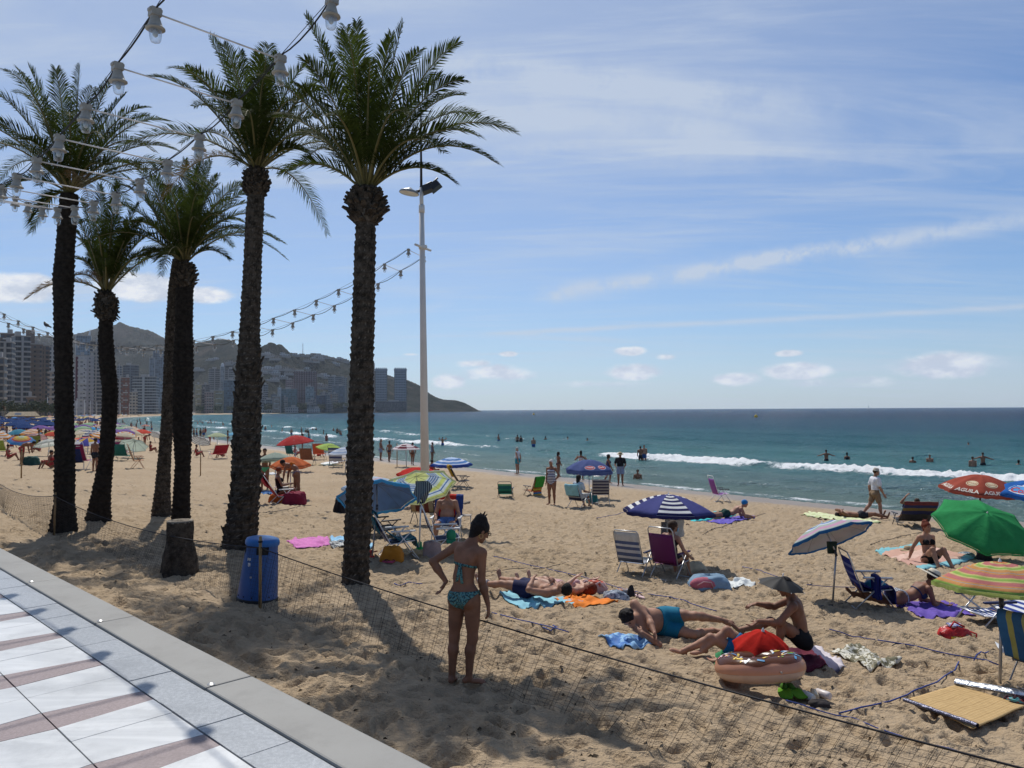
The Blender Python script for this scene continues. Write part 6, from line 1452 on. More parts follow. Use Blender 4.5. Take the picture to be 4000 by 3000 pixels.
# ---------------------------------------------------------------- netting, stakes and ropes
WOOD = mat('stake_wood', (.30, .19, .085), .75, .3, 9, .3, 60)
def stake(label, g, h, r=.019, lean=(0, 0)):
    t = thing('wooden_stake', label, 'stake', g, 0, 'wooden stakes of the beach fence'); m = MB()
    m.tube([(0, 0, -.2), (lean[0] * .5, lean[1] * .5, h * .5), (lean[0], lean[1], h)], [r, r * .98, r * .93], 10); m.build('shaft', WOOD, t)
    m = MB(); m.lathe([(r * 1.3, -.012), (r * 1.5, 0), (r * 1.3, .012)], 10, Matrix.Translation((lean[0] * .92, lean[1] * .92, h * .93))); m.build('rope_knot', mat('rope_black', (.012, .012, .016), .8), t)
    return Vector(g) + Vector((lean[0], lean[1], h * .93))
def rope(label, pts, r=.006, m=None, on=True, parent=None, name='rope', wob=.012, group='thin ropes lying on the sand'):
    P = [Vector(p) for p in pts]; Q = []
    for a, b in zip(P, P[1:]):
        n = max(2, int((b - a).length / .10))
        for i in range(n): Q.append(a.lerp(b, i / n))
    Q.append(P[-1].copy())
    for i, q in enumerate(Q):
        if on:
            q.x += wob * pn(np.array([i * .23]), np.array([P[0].x]), 7)[0]; q.y += wob * pn(np.array([i * .21]), np.array([P[0].y]), 8)[0]
            q.z = max(gz(q.x, q.y), gz(q.x + .04, q.y), gz(q.x, q.y + .04), gz(q.x - .04, q.y), gz(q.x, q.y - .04)) + r * .8 + .012 * max(0, pn(np.array([i * .31]), np.array([2.2]), 9)[0])
    if on and len(Q) > 6:
        zz = np.convolve(np.pad([q.z for q in Q], 3, 'edge'), np.ones(7) / 7, 'valid')
        for q, a in zip(Q, zz): q.z = max(a, gz(q.x, q.y) - .004) + .004
    mb = MB()
    o0 = Q[0].copy(); mb.tube([q - o0 for q in Q], r, 5)
    if parent: return mb.build(name, m or ROPE_B, parent)
    o = mb.build(name, m or ROPE_B); o.location = o0; return tag(o, label, 'rope', group)
ROPE_B = mat('rope_blue', (.03, .055, .22), .8, .3, 40); ROPE_K = mat('rope_black', (.012, .012, .016)); NETM = mat('net_twine', (.018, .016, .016), .8)
pp = lambda l: [at(*q) for q in l]
def build_net():
    gA, gB = at(1016, 2381), at(211, 2096)
    a = stake('wooden stake standing in front of the blue litter bin', gA, .94, .021, (.0, 0)); b = stake('wooden stake leaning beside the leftmost palm foot', gB, .92, .020, (.02, 0))
    uA, vA = uv_of(gA.x, gA.y); uB, vB = uv_of(gB.x, gB.y); uC, vC = -4.2, 5.12; x, y = xy_of(uC, vC); gC = Vector((x, y, gz(x, y)))
    x, y = xy_of(uB + 9.5, vB + .6); gD = Vector((x, y, gz(x, y)))
    for lab, p, q, hp, hq, sag in (('dark square meshed netting strung across the foreground past the standing woman', gA, gC, .80, .80, .22), ('dark square meshed netting between the litter bin and the leftmost palm', gB, gA, .86, .80, .20), ('dark square meshed netting running off to the left edge from the leftmost palm', gD, gB, .80, .86, .25)):
        t = thing('netting', lab, 'net', p); L = (q - p).length; n = int(L / .07) + 1; top = []; bot = []
        for i in range(n + 1):
            f = i / n; w = p.lerp(q, f); side = .12 * math.sin(f * 9) * math.sin(math.pi * f); px_, py_ = w.x + VX * side, w.y + VY * side; z = gz(px_, py_)
            h = hp + (hq - hp) * f - sag * abs(math.sin(math.pi * f)) ** .8
            base = p.z + (q.z - p.z) * f; top.append(Vector((w.x, w.y, base + h)) - p); bot.append(Vector((px_ - VX * .02, py_ - VY * .02, z + .01)) - p)
        m = MB(); m.tube(top, .0075, 6); m.build('top_rope', ROPE_K, t)
        m = MB(); T = np.array(top); Bt = np.array(bot); S_ = np.linspace(0, 1, len(T)); rows = 15
        def pt(f, h): f = min(1, max(0, f)); return Vector([np.interp(f, S_, T[:, k]) * h + np.interp(f, S_, Bt[:, k]) * (1 - h) for k in range(3)])
        for r in range(rows):
            h = r / rows; m.tube([pt(f, h + .004 * math.sin(f * 60 + r)) for f in np.linspace(0, 1, n)], .0013, 3, caps=False)
        nv = int(L / .046)
        for k in range(-6, nv + 6):
            m.tube([pt((k + 6 * (h - .5)) / nv + .002 * math.sin(k * 1.7), h) for h in (0, .35, .7, 1)], .0013, 3, caps=False)
        m.build('netting_mesh', NETM, t)
    stake('thin wooden stake at the far left in front of the pale grey green umbrella', at(83, 1872), 1.2 * 1.05, .03); stake('thin wooden stake right of the black palm', at(783, 1861), 1.15, .028); stake('dark wooden stake beside the maroon patterned umbrella', at(1551, 1823), 1.7, .03)
build_net()
def ropes():
    top = [atd(3265, 2770, 5.55), atd(3275, 2800, 5.55)]
    rope('blue rope tied to the netting and curving up to the right foreground', pp([(3278, 2800), (3330, 2788), (3400, 2771), (3450, 2757), (3545, 2730), (3617, 2701), (3665, 2672), (3699, 2648), (3733, 2636), (3747, 2610)]), .0075)
    rope('dark blue rope running right towards the striped umbrella pole', pp([(3429, 2523), (3545, 2542), (3713, 2576), (3810, 2593), (3900, 2616)]), .008); rope('short dark rope end knotted near the striped umbrella pole', pp([(3800, 2592), (3835, 2578), (3863, 2566)]), .008)
    rope('blue rope lying behind the netting at the bottom right', pp([(3071, 2765), (3130, 2777), (3265, 2815), (3333, 2829), (3469, 2883), (3560, 2915), (3700, 2951), (3843, 3000)]), .006)
    rope('long dark rope above the two sunbathers on the orange and blue towels', pp([(1830, 2262), (1900, 2247), (2010, 2228), (2104, 2230), (2210, 2213)]), .006, ROPE_K)
    rope('long faded blue rope passing above the lying man in blue shorts', pp([(1930, 2180), (2010, 2200), (2099, 2222), (2283, 2269), (2447, 2312), (2621, 2351), (2716, 2376), (2800, 2395)]), .007)
    rope('faded blue rope below the two sunbathers', pp([(1900, 2399), (1999, 2428), (2139, 2473), (2223, 2498)]), .007); rope('knotted blue rope ends below the two sunbathers', pp([(2120, 2470), (2150, 2482), (2180, 2470), (2160, 2462)]), .008)
    rope('thin rope left of the navy striped umbrella', pp([(2330, 2028), (2380, 2018), (2447, 2004)]), .008); rope('thin dark rope reaching to the purple towel', pp([(2745, 2090), (2800, 2072), (2885, 2043), (2990, 2010)]), .009, ROPE_K)
    rope('dark rope crossing the sand above the dark backpack', pp([(1003, 2007), (1060, 2003), (1119, 1995), (1215, 1980)]), .010, ROPE_K); rope('thin rope beyond the seated man with the umbrella hat', pp([(2900, 2225), (2960, 2240), (3040, 2262)]), .007)
    rope('blue rope scrap right of the palm foot', pp([(1540, 2280), (1570, 2290), (1650, 2282)]), .008); rope('faded rope running past the foot of the pastel umbrella', pp([(3150, 2292), (3230, 2300), (3340, 2306)]), .007); rope('rope strung on the sand below the black bikini woman', pp([(3400, 2130), (3520, 2105), (3620, 2080)]), .008, ROPE_K)
    rope('blue rope passing the crumpled camouflage cloth', pp([(3240, 2486), (3330, 2500), (3420, 2520)]), .007)
    d = pp([(1746, 1990), (1790, 1978), (1834, 1967)]); m = MB(); o = d[0]; m.tube([p - o + Vector((0, 0, .05)) for p in d], [.05, .06, .04], 8); m.tube([d[1] - o, d[1] - o + Vector((.1, .1, .15))], .03, 6); q = m.build('driftwood', BARK); q.location = o; tag(q, 'brown branch of driftwood behind the seated old man', 'driftwood')
ropes()

# ---------------------------------------------------------------- towels, mats, bags
fl = lambda n, c, **k: plain(n, c, **k)
def small_things():
    towel('pink towel spread on the sand left of the thick palm', [(619, 1172), (708, 1163), (714, 1184), (640, 1190)], fl('pink_t', (.55, .17, .42)), seed=1)
    towel('light blue towel touching the pink towel', [(712, 1164), (748, 1164), (752, 1182), (716, 1178)], fl('lblue_t', (.28, .52, .72)), seed=2); towel('black and white patterned cloth at the end of the pink towel', [(710, 1178), (742, 1176), (752, 1186), (716, 1187)], pattern('bw', (.04, .05, .07), (.5, .5, .48), 16), seed=3, lift=.03)
    towel('light blue towel corner right of the thick palm', [(796, 1177), (807, 1176), (806, 1186), (794, 1187)], fl('lblue_t2', (.30, .55, .75)), seed=4)
    towel('turquoise towel behind the prone man with the blue cap', [(1474, 1118), (1545, 1106), (1590, 1115), (1500, 1130)], fl('turq', (.05, .48, .50)), seed=5); towel('violet towel under the prone man with the blue cap', [(1522, 1129), (1600, 1117), (1632, 1120), (1560, 1136)], fl('violet_t', (.12, .09, .40)), seed=6)
    towel('long pale lime towel near the waterline', [(1728, 1113), (1770, 1111), (1908, 1129), (1850, 1133)], uvmat('lime_t', [(0, (.62, .66, .40)), (.4, (.50, .56, .30)), (.55, (.64, .66, .44)), (.8, (.5, .56, .3))], 1, rep=3), seed=7)
    towel('large peach and aqua beach blanket under the woman in a black bikini', [(1890, 1194), (1985, 1174), (2112, 1212), (1995, 1234)], uvmat('peach', [(0, (.18, .42, .46)), (.14, (.55, .33, .25)), (.35, (.62, .42, .34)), (.55, (.50, .30, .24)), (.86, (.20, .44, .48))], 1), seed=8)
    towel('light blue towel under the man with the bandaged leg', [(1078, 1292), (1130, 1277), (1262, 1307), (1140, 1321)], fl('lb3', (.24, .50, .60)), seed=9); towel('bright orange towel beside the red haired sunbather', [(1195, 1296), (1255, 1286), (1336, 1305), (1245, 1315)], fl('orange_t', (.72, .20, .025)), seed=10)
    towel('blue towel under the head of the man in blue shorts', [(1292, 1385), (1345, 1374), (1440, 1390), (1345, 1412)], pattern('blue_t', (.05, .16, .42), (.25, .45, .66), 9), seed=11)
    towel('purple towel under the prone woman in a straw hat', [(1935, 1309), (2040, 1304), (2110, 1336), (1990, 1340)], fl('purple_t', (.13, .08, .36)), seed=12); towel('green towel under the legs behind the doughnut float', [(1545, 1418), (1590, 1398), (1640, 1420), (1543, 1452)], fl('green_t', (.03, .20, .08)), seed=13)
    towel('maroon and white printed towel under the man with the umbrella hat', [(1660, 1405), (1770, 1395), (1832, 1447), (1700, 1450)], uvmat('maroon_t', [(0, (.09, .015, .03)), (.55, (.12, .02, .035)), (.72, (.10, .10, .16)), (.86, (.62, .56, .58))], 0), seed=14)
    towel('crumpled green and white camouflage cloth on the sand', [(1792, 1409), (1850, 1406), (1950, 1442), (1880, 1449)], pattern('camo', (.13, .12, .07), (.60, .58, .50), 16, (.28, .24, .14)), seed=15, amp=.05)
    towel('white towel beyond the pink and blue beach bag', [(1562, 1262), (1600, 1252), (1632, 1264), (1585, 1276)], fl('white_t', (.66, .68, .66)), seed=16)
    towel('white towel with blue edge in the middle of the far sand', [(498, 1022), (560, 1018), (600, 1025), (520, 1030)], fl('white_t2', (.6, .6, .6)), seed=17); towel('white towel lying right of the lime umbrella', [(692, 1002), (720, 997), (735, 1000), (705, 1007)], fl('white_t3', (.66, .66, .66)), seed=18)
    towel('blue towel in front of the shaggy palm trunk', [(556, 1066), (575, 1062), (600, 1066), (572, 1070)], fl('blue_t4', (.06, .16, .36)), seed=19); towel('white and red towel right of the black palm', [(820, 976), (880, 972), (905, 977), (840, 981)], fl('white_t5', (.6, .58, .56)), seed=20)
    towel('pale cloth in the right corner beside the towel draped chair', [(2150, 1400), (2215, 1385), (2225, 1405), (2165, 1412)], fl('white_t6', (.6, .62, .64)), seed=21)
    # straw mat with foil edges
    straw = uvmat('straw_mat', [(i / 12, [(.52, .36, .17), (.44, .29, .13), (.57, .41, .21), (.38, .25, .11)][i % 4]) for i in range(12)], 1, 'LINEAR', rep=7, bump=.5)
    C = [at(3553, 2762), at(3740, 2708), at(4010, 2790), at(3800, 2884)]
    o = towel('tan straw beach mat lying in the right corner', C, straw, seed=22, amp=.003, lift=.03, edge=.1, flat=True, name='straw_mat', cat='beach mat', group='beach mats', px=False, nu=40, nv=24)
    foil = mat('foil', (.62, .64, .66), .28, .3, 30, .9, 22, metal=.75)
    for k, (p, q, lab) in enumerate((((3736, 2706), (4040, 2780), 'rolled silver foil edge along the back of the straw mat'), ((3533, 2775), (3820, 2886), 'narrow dark foil roll along the front of the straw mat'))):
        a, b = at(*p), at(*q); L = (b - a); m = MB(); n = 30; P = []
        for i in range(n): f = i / (n - 1); c = L * f; r = (.030, .018)[k] * (1 + .15 * pn(np.array([f * 11]), np.array([k + .5]), 3)[0]); side = L.cross(Vector((0, 0, 1))).normalized(); P.append([tuple(c + side * (math.cos(w) * r * (1.9, 1.2)[k]) + Vector((0, 0, .03 + r + math.sin(w) * r)) + Vector((0, 0, float(sand_smooth(a.x + c.x, a.y + c.y)[0]) + .05 - a.z))) for w in np.linspace(0, 6.28, 12)])
        o = m.grid(np.array(P)).build('foil_roll', foil if k == 0 else mat('foil_dark', (.10, .10, .14), .3, .3, 30, .8, 22, metal=.6)); o.location = a; tag(o, lab, 'mat roll', 'rolled mat edges')
    def flipflop(label, p, ang, sole, strap, group='sandals on the sand', sc_=1.0):
        g = Vector(p); t = thing('flip_flop', label, 'sandal', g + Vector((0, 0, .02)), R_(ang), group); t.scale = (sc_,) * 3; m = MB()
        out = [(.045 * math.cos(w) * (1.0 if math.sin(w) > 0 else .82), .13 * math.sin(w)) for w in np.linspace(0, 6.28, 25)[:-1]]; prism(m, out, 0, .02); m.build('sole', sole, t)
        for sx in (-1, 1): m = MB(); m.tube([(0, .085, .02), (sx * .02, .05, .05), (sx * .04, -.01, .02)], .008, 6); m.build('strap', strap, t)
    dk = fl('sole_dark', (.05, .02, .03)); flipflop('dark flip flop with a red and teal print lying on the straw mat', at(3960, 2768) + Vector((0, 0, .04)), 75, pattern('ff', (.35, .06, .05), (.08, .3, .32), 14), dk); flipflop('second flip flop with a red and teal print at the mat edge', at(4000, 2782) + Vector((0, 0, .04)), 68, pattern('ff', (.35, .06, .05), (.08, .3, .32), 14), dk)
    pk = fl('sole_pink', (.50, .08, .14)); flipflop('left pink flip flop under the blue draped chair', U(838, 1219), 60, pk, dk); flipflop('right pink flip flop under the blue draped chair', U(852, 1217), 100, pk, dk)
    flipflop('black sandal near the pink towel edge by the shore chairs', at(2025, 1942), 70, dk, dk); flipflop('black sandal below the turquoise towel', at(2690, 2055), 80, dk, dk); flipflop('black sandal left of the pale lime towel', at(3200, 2028), 80, dk, dk); flipflop('pink sandal beside the heap of clothes', at(2500, 2345), 20, fl('sole_pale', (.55, .40, .40)), dk)
    # bags and heaps
    heap('beach_bag', 'pink and denim beach bag lying beside the purple chair', 'bag', U(1532, 1272), (.72, .40, .26), fl('denim_bag', (.20, .30, .40)), 3, parts=lambda t: (MB().ell((-.12, -.10, .09), (.24, .12, .13), None, 14, 8).build('pink_panel', fl('pink_panel', (.42, .12, .16)), t), straps(fl('strap_p', (.5, .3, .32)), [[(-.25, -.2, .1), (-.15, -.24, .17), (-.02, -.22, .15), (.02, -.2, .06)]], .01)(t)))
    def redbag(t):
        straps(fl('red_strap', (.42, .02, .02)), [[(-.20, -.02, .14), (-.27, -.12, .10), (-.22, -.16, .02)], [(.18, -.02, .12), (.25, -.10, .10), (.22, -.14, .02)], [(-.1, -.1, .19), (0, -.02, .24), (.12, -.06, .18)]], .011)(t)
        MB().box((.02, .0, .19), (.18, .10, .02), Matrix.Rotation(.2, 3, 'X')).build('label_patch', pattern('patch', (.55, .5, .5), (.1, .15, .4), 30), t)
        V, Fc = text_verts('BENIDORM'); m = MB(); m.add([(-x * .062 + .04, -.155 + .02 * abs(x) * 0 - .006 * math.cos(x), .062 + -y * .062) for x, y, z in V], [f[::-1] for f in Fc], 0, False); m.build('lettering', fl('yellow_letters', (.60, .46, .05)), t)
    heap('shopping_bag', 'shiny red plastic bag with yellow lettering right of the purple towel', 'bag', U(2060, 1373), (.44, .30, .19), mat('red_plastic', (.42, .02, .018), .28, .2, 20, .9, 18), 5, parts=redbag)
    heap('tote_bag', 'orange tote bag under the blue draped chair', 'bag', U(848, 1215), (.42, .30, .30), fl('tote_orange', (.48, .18, .02)), 6, flat=.35); heap('cool_bag', 'beige and pink cool bag beside the white chair', 'bag', U(934, 1205), (.38, .30, .34), uvmat('coolbag', [(0, (.40, .30, .28)), (1, (.28, .24, .18))], 1), 7, flat=.2, sq=2, parts=straps(fl('piping', (.55, .55, .5)), [[(-.17, -.1, .30), (0, -.13, .36), (.17, -.1, .30)]], .01))
    heap('backpack', 'dark backpack standing on the sand left of the thick palm', 'backpack', U(734, 1108), (.36, .28, .48), fl('pack', (.022, .020, .024)), 8, flat=.35, parts=straps(fl('pack2', (.03, .03, .035)), [[(-.05, -.14, .05), (-.05, -.17, .25), (-.03, -.12, .42)], [(.08, -.14, .05), (.08, -.17, .25), (.06, -.12, .42)]], .015)); heap('dark_clothes', 'dark clothes lying left of the dark backpack', 'clothes', U(708, 1107), (.5, .28, .07), fl('pack', (.03, .03, .03)), 9)
    heap('bundled_clothes', 'heap of grey blue clothes beyond the orange towel', 'clothes', at(2405, 2342), (.42, .32, .17), pattern('jeans', (.10, .13, .18), (.36, .40, .46), 12), 10); heap('bundled_clothes', 'patterned orange cloth behind the heap of grey blue clothes', 'clothes', at(2440, 2325), (.36, .22, .13), pattern('owl', (.35, .12, .05), (.3, .28, .28), 20), 11); heap('dark_pouch', 'upright black pouch right of the heap of clothes', 'bag', at(2465, 2333), (.12, .08, .20), fl('pouch_k', (.03, .028, .03)), 12, flat=.8)
    heap('beach_bag', 'orange red bag with pale straps behind the red haired sunbather', 'bag', at(2310, 2308), (.55, .28, .20), pattern('redbag', (.50, .08, .04), (.56, .34, .30), 9), 13, parts=straps(fl('strap_pk', (.6, .45, .45)), [[(-.2, -.1, .1), (-.1, -.14, .2), (.05, -.13, .12)], [(.0, -.12, .1), (.12, -.15, .18), (.22, -.1, .06)]], .014)); heap('phone_case', 'dark case lying by the orange red bag', 'bag', at(2358, 2318), (.16, .12, .08), fl('case', (.05, .045, .07)), 14)
    heap('clothes', 'red cloth on the turquoise towel', 'clothes', at(2735, 2016), (.75, .35, .12), fl('redcloth', (.5, .05, .04)), 15); heap('dark_clothes', 'dark garment under the pastel umbrella pole', 'clothes', at(3270, 2363), (.46, .24, .05), fl('garm', (.035, .03, .03)), 16); heap('dark_clothes', 'grey flat cloth left of the pastel umbrella pole', 'clothes', at(3215, 2372), (.40, .2, .03), fl('garm2', (.10, .085, .075)), 17)
    heap('bag', 'dark red bag by the shaggy palm trunk', 'bag', U(557, 1064), (.36, .3, .24), fl('dred', (.14, .02, .03)), 18); heap('bag', 'black bag on the peach blanket beneath the green umbrella', 'bag', at(3845, 2195), (.34, .24, .22), fl('blackbag', (.03, .03, .03)), 19); heap('clothes', 'blue printed cloth on the peach blanket', 'clothes', at(3775, 2180), (.36, .26, .10), pattern('bprint', (.06, .12, .22), (.4, .42, .42), 18), 20); heap('clothes', 'peach coloured rumpled cloth on the beach blanket', 'clothes', at(3720, 2190), (.5, .3, .07), fl('peachc', (.55, .36, .28)), 21)
    heap('bag', 'cream bag in front of the woman in the purple chair', 'bag', at(2715, 2235), (.46, .26, .22), fl('creamb', (.52, .43, .29)), 22); heap('bag', 'teal bag beneath the striped chair by the faded blue umbrella', 'bag', at(2312, 1966), (.45, .4, .42), fl('tealb', (.03, .16, .18)), 23); heap('cooler', 'dark green cool box beside the bending person far left', 'cool box', at(122, 1818), (.8, .55, .5), fl('coolg', (.03, .08, .07)), 24, flat=.2, sq=3)
    t = thing('sun_hat', 'straw sun hat lying on the beach blanket beside the seated woman', 'hat', at(3548, 2162) + Vector((0, 0, .03))); m = MB(); m.lathe([(.19, 0), (.15, .015), (.10, .02), (.095, .07), (.07, .10), (.001, .11)], 24); m.build('straw', mat('straw_0.36', (.36, .27, .16), .9, .18, 60, .4, 200), t); m = MB(); m.lathe([(.101, .022), (.099, .045)], 24); m.build('hat_band', fl('band_b', (.14, .09, .05)), t)
    # swim fins and bottles in front of the float
    for k, px in enumerate((3066, 3108)):
        g = at(px, 2722); t = thing('swim_fin', ('left', 'right')[k] + ' one of two lime green swim fins in front of the doughnut float', 'swim fin', g + Vector((0, 0, .03)), R_(-12 + 26 * k), 'lime green swim fins'); t.scale = (.72,) * 3; m = MB(); P = [[((.075 + .02 * math.sin(math.pi * f)) * x, -.16 + f * .22, .05 * f + .012 * abs(x)) for x in np.linspace(-1, 1, 7)] for f in np.linspace(0, 1, 6)]
        o = m.grid(np.array(P)).build('blade', fl('fin_green', (.12, .30, .02)), t); o.modifiers.new('s', 'SOLIDIFY').thickness = .012; m = MB(); m.tube([(0, .04, .05), (0, .12, .07), (0, .18, .06)], [.04, .05, .035], 10); m.build('foot_pocket', fl('fin_dark', (.06, .16, .02)), t)
    for k, (px, c, l, rz) in enumerate(((3152, (.62, .62, .58), 'white bottle lying by the swim fins', 20), (3182, (.50, .40, .26), 'beige carton between the two bottles', -15), (3210, (.60, .54, .52), 'white tube with a brown cap lying rightmost by the float', 35))):
        g = at(px, 2728); t = thing('lotion_bottle', l, 'bottle', g + Vector((0, 0, .045)), R_(rz), 'bottles beside the float'); m = MB(); m.tube([(0, -.09, 0), (0, -.07, 0), (0, .05, 0), (0, .07, 0)], [.030, .036, .036, .02], 14); m.build('body', mat('bottle%d' % k, c, .35), t); m = MB(); m.tube([(0, .07, 0), (0, .11, 0)], .018, 12); m.build('cap', mat('bcap%d' % k, [(.6, .6, .6), (.4, .3, .2), (.12, .06, .03)][k], .4), t)
    heap('dark_clothes', 'small dark heap in front of the bottles', 'clothes', at(3200, 2768), (.20, .14, .06), fl('garm', (.03, .03, .03)), 31)
small_things()
# inflatable doughnut ring
def doughnut():
    g = at(3014, 2730); s = mpp(g); Rm, r = .305, .128; t = thing('swim_ring', 'inflatable chocolate doughnut swim ring with coloured sprinkles', 'swim ring', (g.x, g.y + .34, g.z + .190), R_(5)); t.rotation_euler = (R_(-12), R_(-2), R_(5))
    def p(u, v, lift=0): q = Rm + (r + lift) * math.cos(v); return (q * math.cos(u), q * math.sin(u), (r + lift) * .92 * math.sin(v))
    ua = np.linspace(0, 2 * math.pi, 73)
    def patch(v0, v1, m, nm, lift=0, wob=0):
        P = [[p(u, (v0 + (v1 - v0) * f) + (wob * (math.sin(u * 7) + .6 * math.sin(u * 11 + 1)) * (1 - f)), lift) for u in ua] for f in np.linspace(0, 1, 18)]; return MB().grid(np.array(P)).build(nm, m, t)
    vin = lambda n, c: mat('vinyl_' + n, c, .22, .06, 4, .12, 14, spec=.5, trans=.4)
    patch(-1.2 * math.pi, -.24, vin('cream', (.82, .64, .50)), 'cream_base'); patch(-.22, .70, vin('peach', (.82, .42, .26)), 'peach_band', .001); ic = patch(.56, 3.55, vin('choc', (.13, .045, .018)), 'icing', .004, .10)
    rd = random.Random(2); cols = [(.75, .5, .08), (.08, .28, .5), (.7, .7, .68), (.65, .25, .3), (.2, .4, .05)]; per = 5
    for k in range(96):
        u, v = rd.uniform(0, 6.28), rd.uniform(.74, 2.2); a = rd.uniform(0, 3.14); long = rd.random() < .6; m = MB()
        n = 5 if long else 2; l = .068 if long else .014; w = .0105
        P = [[p(u + (math.cos(a) * (i / (n - 1) - .5) * l - math.sin(a) * j * w) / (Rm + r * math.cos(v)), v + (math.sin(a) * (i / (n - 1) - .5) * l + math.cos(a) * j * w) / r, .0085) for j in (-1, 0, 1)] for i in range(n)]
        m.grid(np.array(P)); m.build('sprinkle', mat('sprinkle%d' % (k % per), cols[k % per], .35), t)
    m = MB(); m.tube([p(-1.5, -.05, .0), p(-1.5, -.05, .02)], .01, 8); m.build('valve', vin('valve', (.6, .5, .4)), t)
doughnut()

# ---------------------------------------------------------------- chairs
def chairs():
    mesh_blue = striped('blue_mesh', (.02, .035, .22), (.10, .12, .34), 22, 2, .5); white_blue = uvmat('white_blue', [(0, (.10, .13, .22)), (.12, (.5, .52, .55)), (.2, (.09, .12, .22)), (.32, (.5, .52, .55)), (.42, (.09, .12, .22)), (.52, (.55, .56, .56)), (.6, (.09, .12, .22)), (.70, (.56, .55, .50))], 1)
    c1, g1 = chair('white chair with blue stripes left of the purple chair', U(1372, 1238), 34, white_blue, ALU, mat('arm_navy', (.015, .02, .07), .5), 20, .56, .32, .72, hoop=False, sc_=.9)
    pur = mat('purple_mesh', (.115, .010, .085), .6, .1, 60, .2, 200, alpha=.90)
    c2, g2 = chair('purple mesh chair with the seated woman under the navy striped umbrella', U(1448, 1246), 40, pur, ALU, mat('arm_purple', (.045, .015, .09), .5), 16, .56, .34, .78, sc_=.9)
    c3, g3 = chair('blue striped chair facing right with a dark blue towel on its seat', U(1880, 1314), 96, uvmat('blue_str', [(0, (.02, .03, .2)), (.2, (.12, .14, .34)), (.3, (.02, .03, .2)), (.45, (.12, .14, .34)), (.55, (.02, .03, .2)), (.7, (.14, .16, .36)), (.8, (.02, .03, .2))], 1), ALU, None, 20, .52, .34, .68, sc_=.9)
    s0, s1 = g3['s0'], g3['s1']; up = Vector((0, 0, .03))
    local_sheet('towel', 'dark blue towel draped over the seat of the blue chair', 'towel', c3, [s0 + up + Vector((0, .02, .06)), s0 + up + Vector((0, .2, -.01)), s1 + up * 1.2, s1 + Vector((0, .05, -.06)), s1 + Vector((0, .05, -.26))], fl('navy_towel', (.012, .018, .12)), .50, .02, 3, amp=.02); local_sheet('towel', 'dark blue towel hung over the armrest of the blue chair', 'towel', c3, [Vector((.27, .0, .22)), Vector((.28, .0, g3['az'] + .05)), Vector((.27, .02, g3['az'] + .05)), Vector((.33, .0, .24))], fl('navy_towel', (.012, .018, .12)), .34, .02, 5, shift=.0)
    h = c3.matrix_basis @ Vector((0, .1, .39)); heap('hat', 'turquoise hat lying on the blue chair seat', 'hat', h, (.26, .24, .10), fl('turqhat', (.03, .22, .30)), 2)
    chair('small purple chair facing right by the waterline', U(1556, 1084), 78, mat('purple_mesh2', (.20, .04, .26), .6, .1, 60), WHTUBE, mat('arm_black', (.02, .02, .025), .5), 18, .54, .33, .82)
    g1_ = fl('green_fab', (.025, .15, .10)); chair('low green chair seen from behind near the shore', at(1975, 1943), 5, uvmat('greenstr', [(0, (.02, .10, .08)), (.3, (.03, .2, .13)), (.5, (.02, .12, .12)), (.8, (.10, .30, .16))], 1), DKTUBE, None, 22, .56, .18, .55)
    c, g = chair('dark chair draped with a bright green towel near the shore', at(2082, 1936), -40, fl('multicol', (.30, .12, .05)), DKTUBE, None, 24, .56, .26, .66); local_sheet('towel', 'bright green towel hanging over the chair near the shore', 'towel', c, over_back(c, g, .2, .45), fl('brgreen', (.04, .26, .04)), .5, .02, 4)
    local_sheet('towel', 'rainbow striped towel hanging below the bright green towel', 'towel', c, [g['s0'] + Vector((0, -.08, .22)), g['s0'] + Vector((0, -.10, .02)), g['s0'] + Vector((0, -.09, -.18))], uvmat('rainb', [(0, (.5, .06, .04)), (.2, (.6, .45, .05)), (.4, (.5, .1, .03)), (.6, (.05, .2, .4)), (.8, (.6, .4, .05))], 1), .46, .02, 6)
    c, g = chair('dark striped chair under the faded blue umbrella with an aqua towel on its back', at(2262, 1984), 40, uvmat('dkstr', [(0, (.03, .035, .08)), (.2, (.3, .3, .3)), (.3, (.03, .035, .08)), (.55, (.3, .3, .3)), (.65, (.03, .035, .08)), (.85, (.3, .3, .3)), (.92, (.03, .035, .08))], 1), ALU, None, 26, .56, .30, .62); local_sheet('towel', 'aqua towel hanging on the dark striped chair near the shore', 'towel', c, over_back(c, g, .25, .4), fl('aqua', (.22, .45, .50)), .56, .02, 8); CH['white_shirt'] = c
    chair('striped chair seen from behind under the faded blue umbrella', at(2345, 1972), 2, uvmat('brnstr', [(0, (.06, .055, .08)), (.12, (.36, .33, .30)), (.2, (.06, .055, .08)), (.32, (.36, .33, .30)), (.4, (.06, .055, .08)), (.52, (.36, .33, .30)), (.6, (.06, .055, .08)), (.72, (.36, .33, .30)), (.8, (.06, .055, .08)), (.9, (.36, .33, .3))], 1), ALU, None, 14, .64, .38, .74)
    tan = uvmat('tanstr', [(0, (.34, .25, .14)), (.2, (.13, .04, .03)), (.4, (.34, .27, .16)), (.6, (.16, .05, .035)), (.8, (.34, .27, .16))], 0); c, g = chair('tall tan and maroon striped chair behind the old man', at(1662, 2052), 15, tan, DKTUBE, None, 12, .66, .42, .82); CH['tan'] = c
    tl = fl('teal_towel', (.018, .10, .14)); c, g = chair('blue and white striped chair draped with a teal towel beneath the azure umbrella', at(1555, 2180), 70, uvmat('bws', [(0, (.015, .04, .15)), (.25, (.5, .52, .55)), (.33, (.015, .04, .15)), (.5, (.5, .52, .55)), (.58, (.015, .04, .15)), (.75, (.5, .52, .55)), (.83, (.015, .04, .15))], 0), WHTUBE, None, 28, .54, .32, .66)
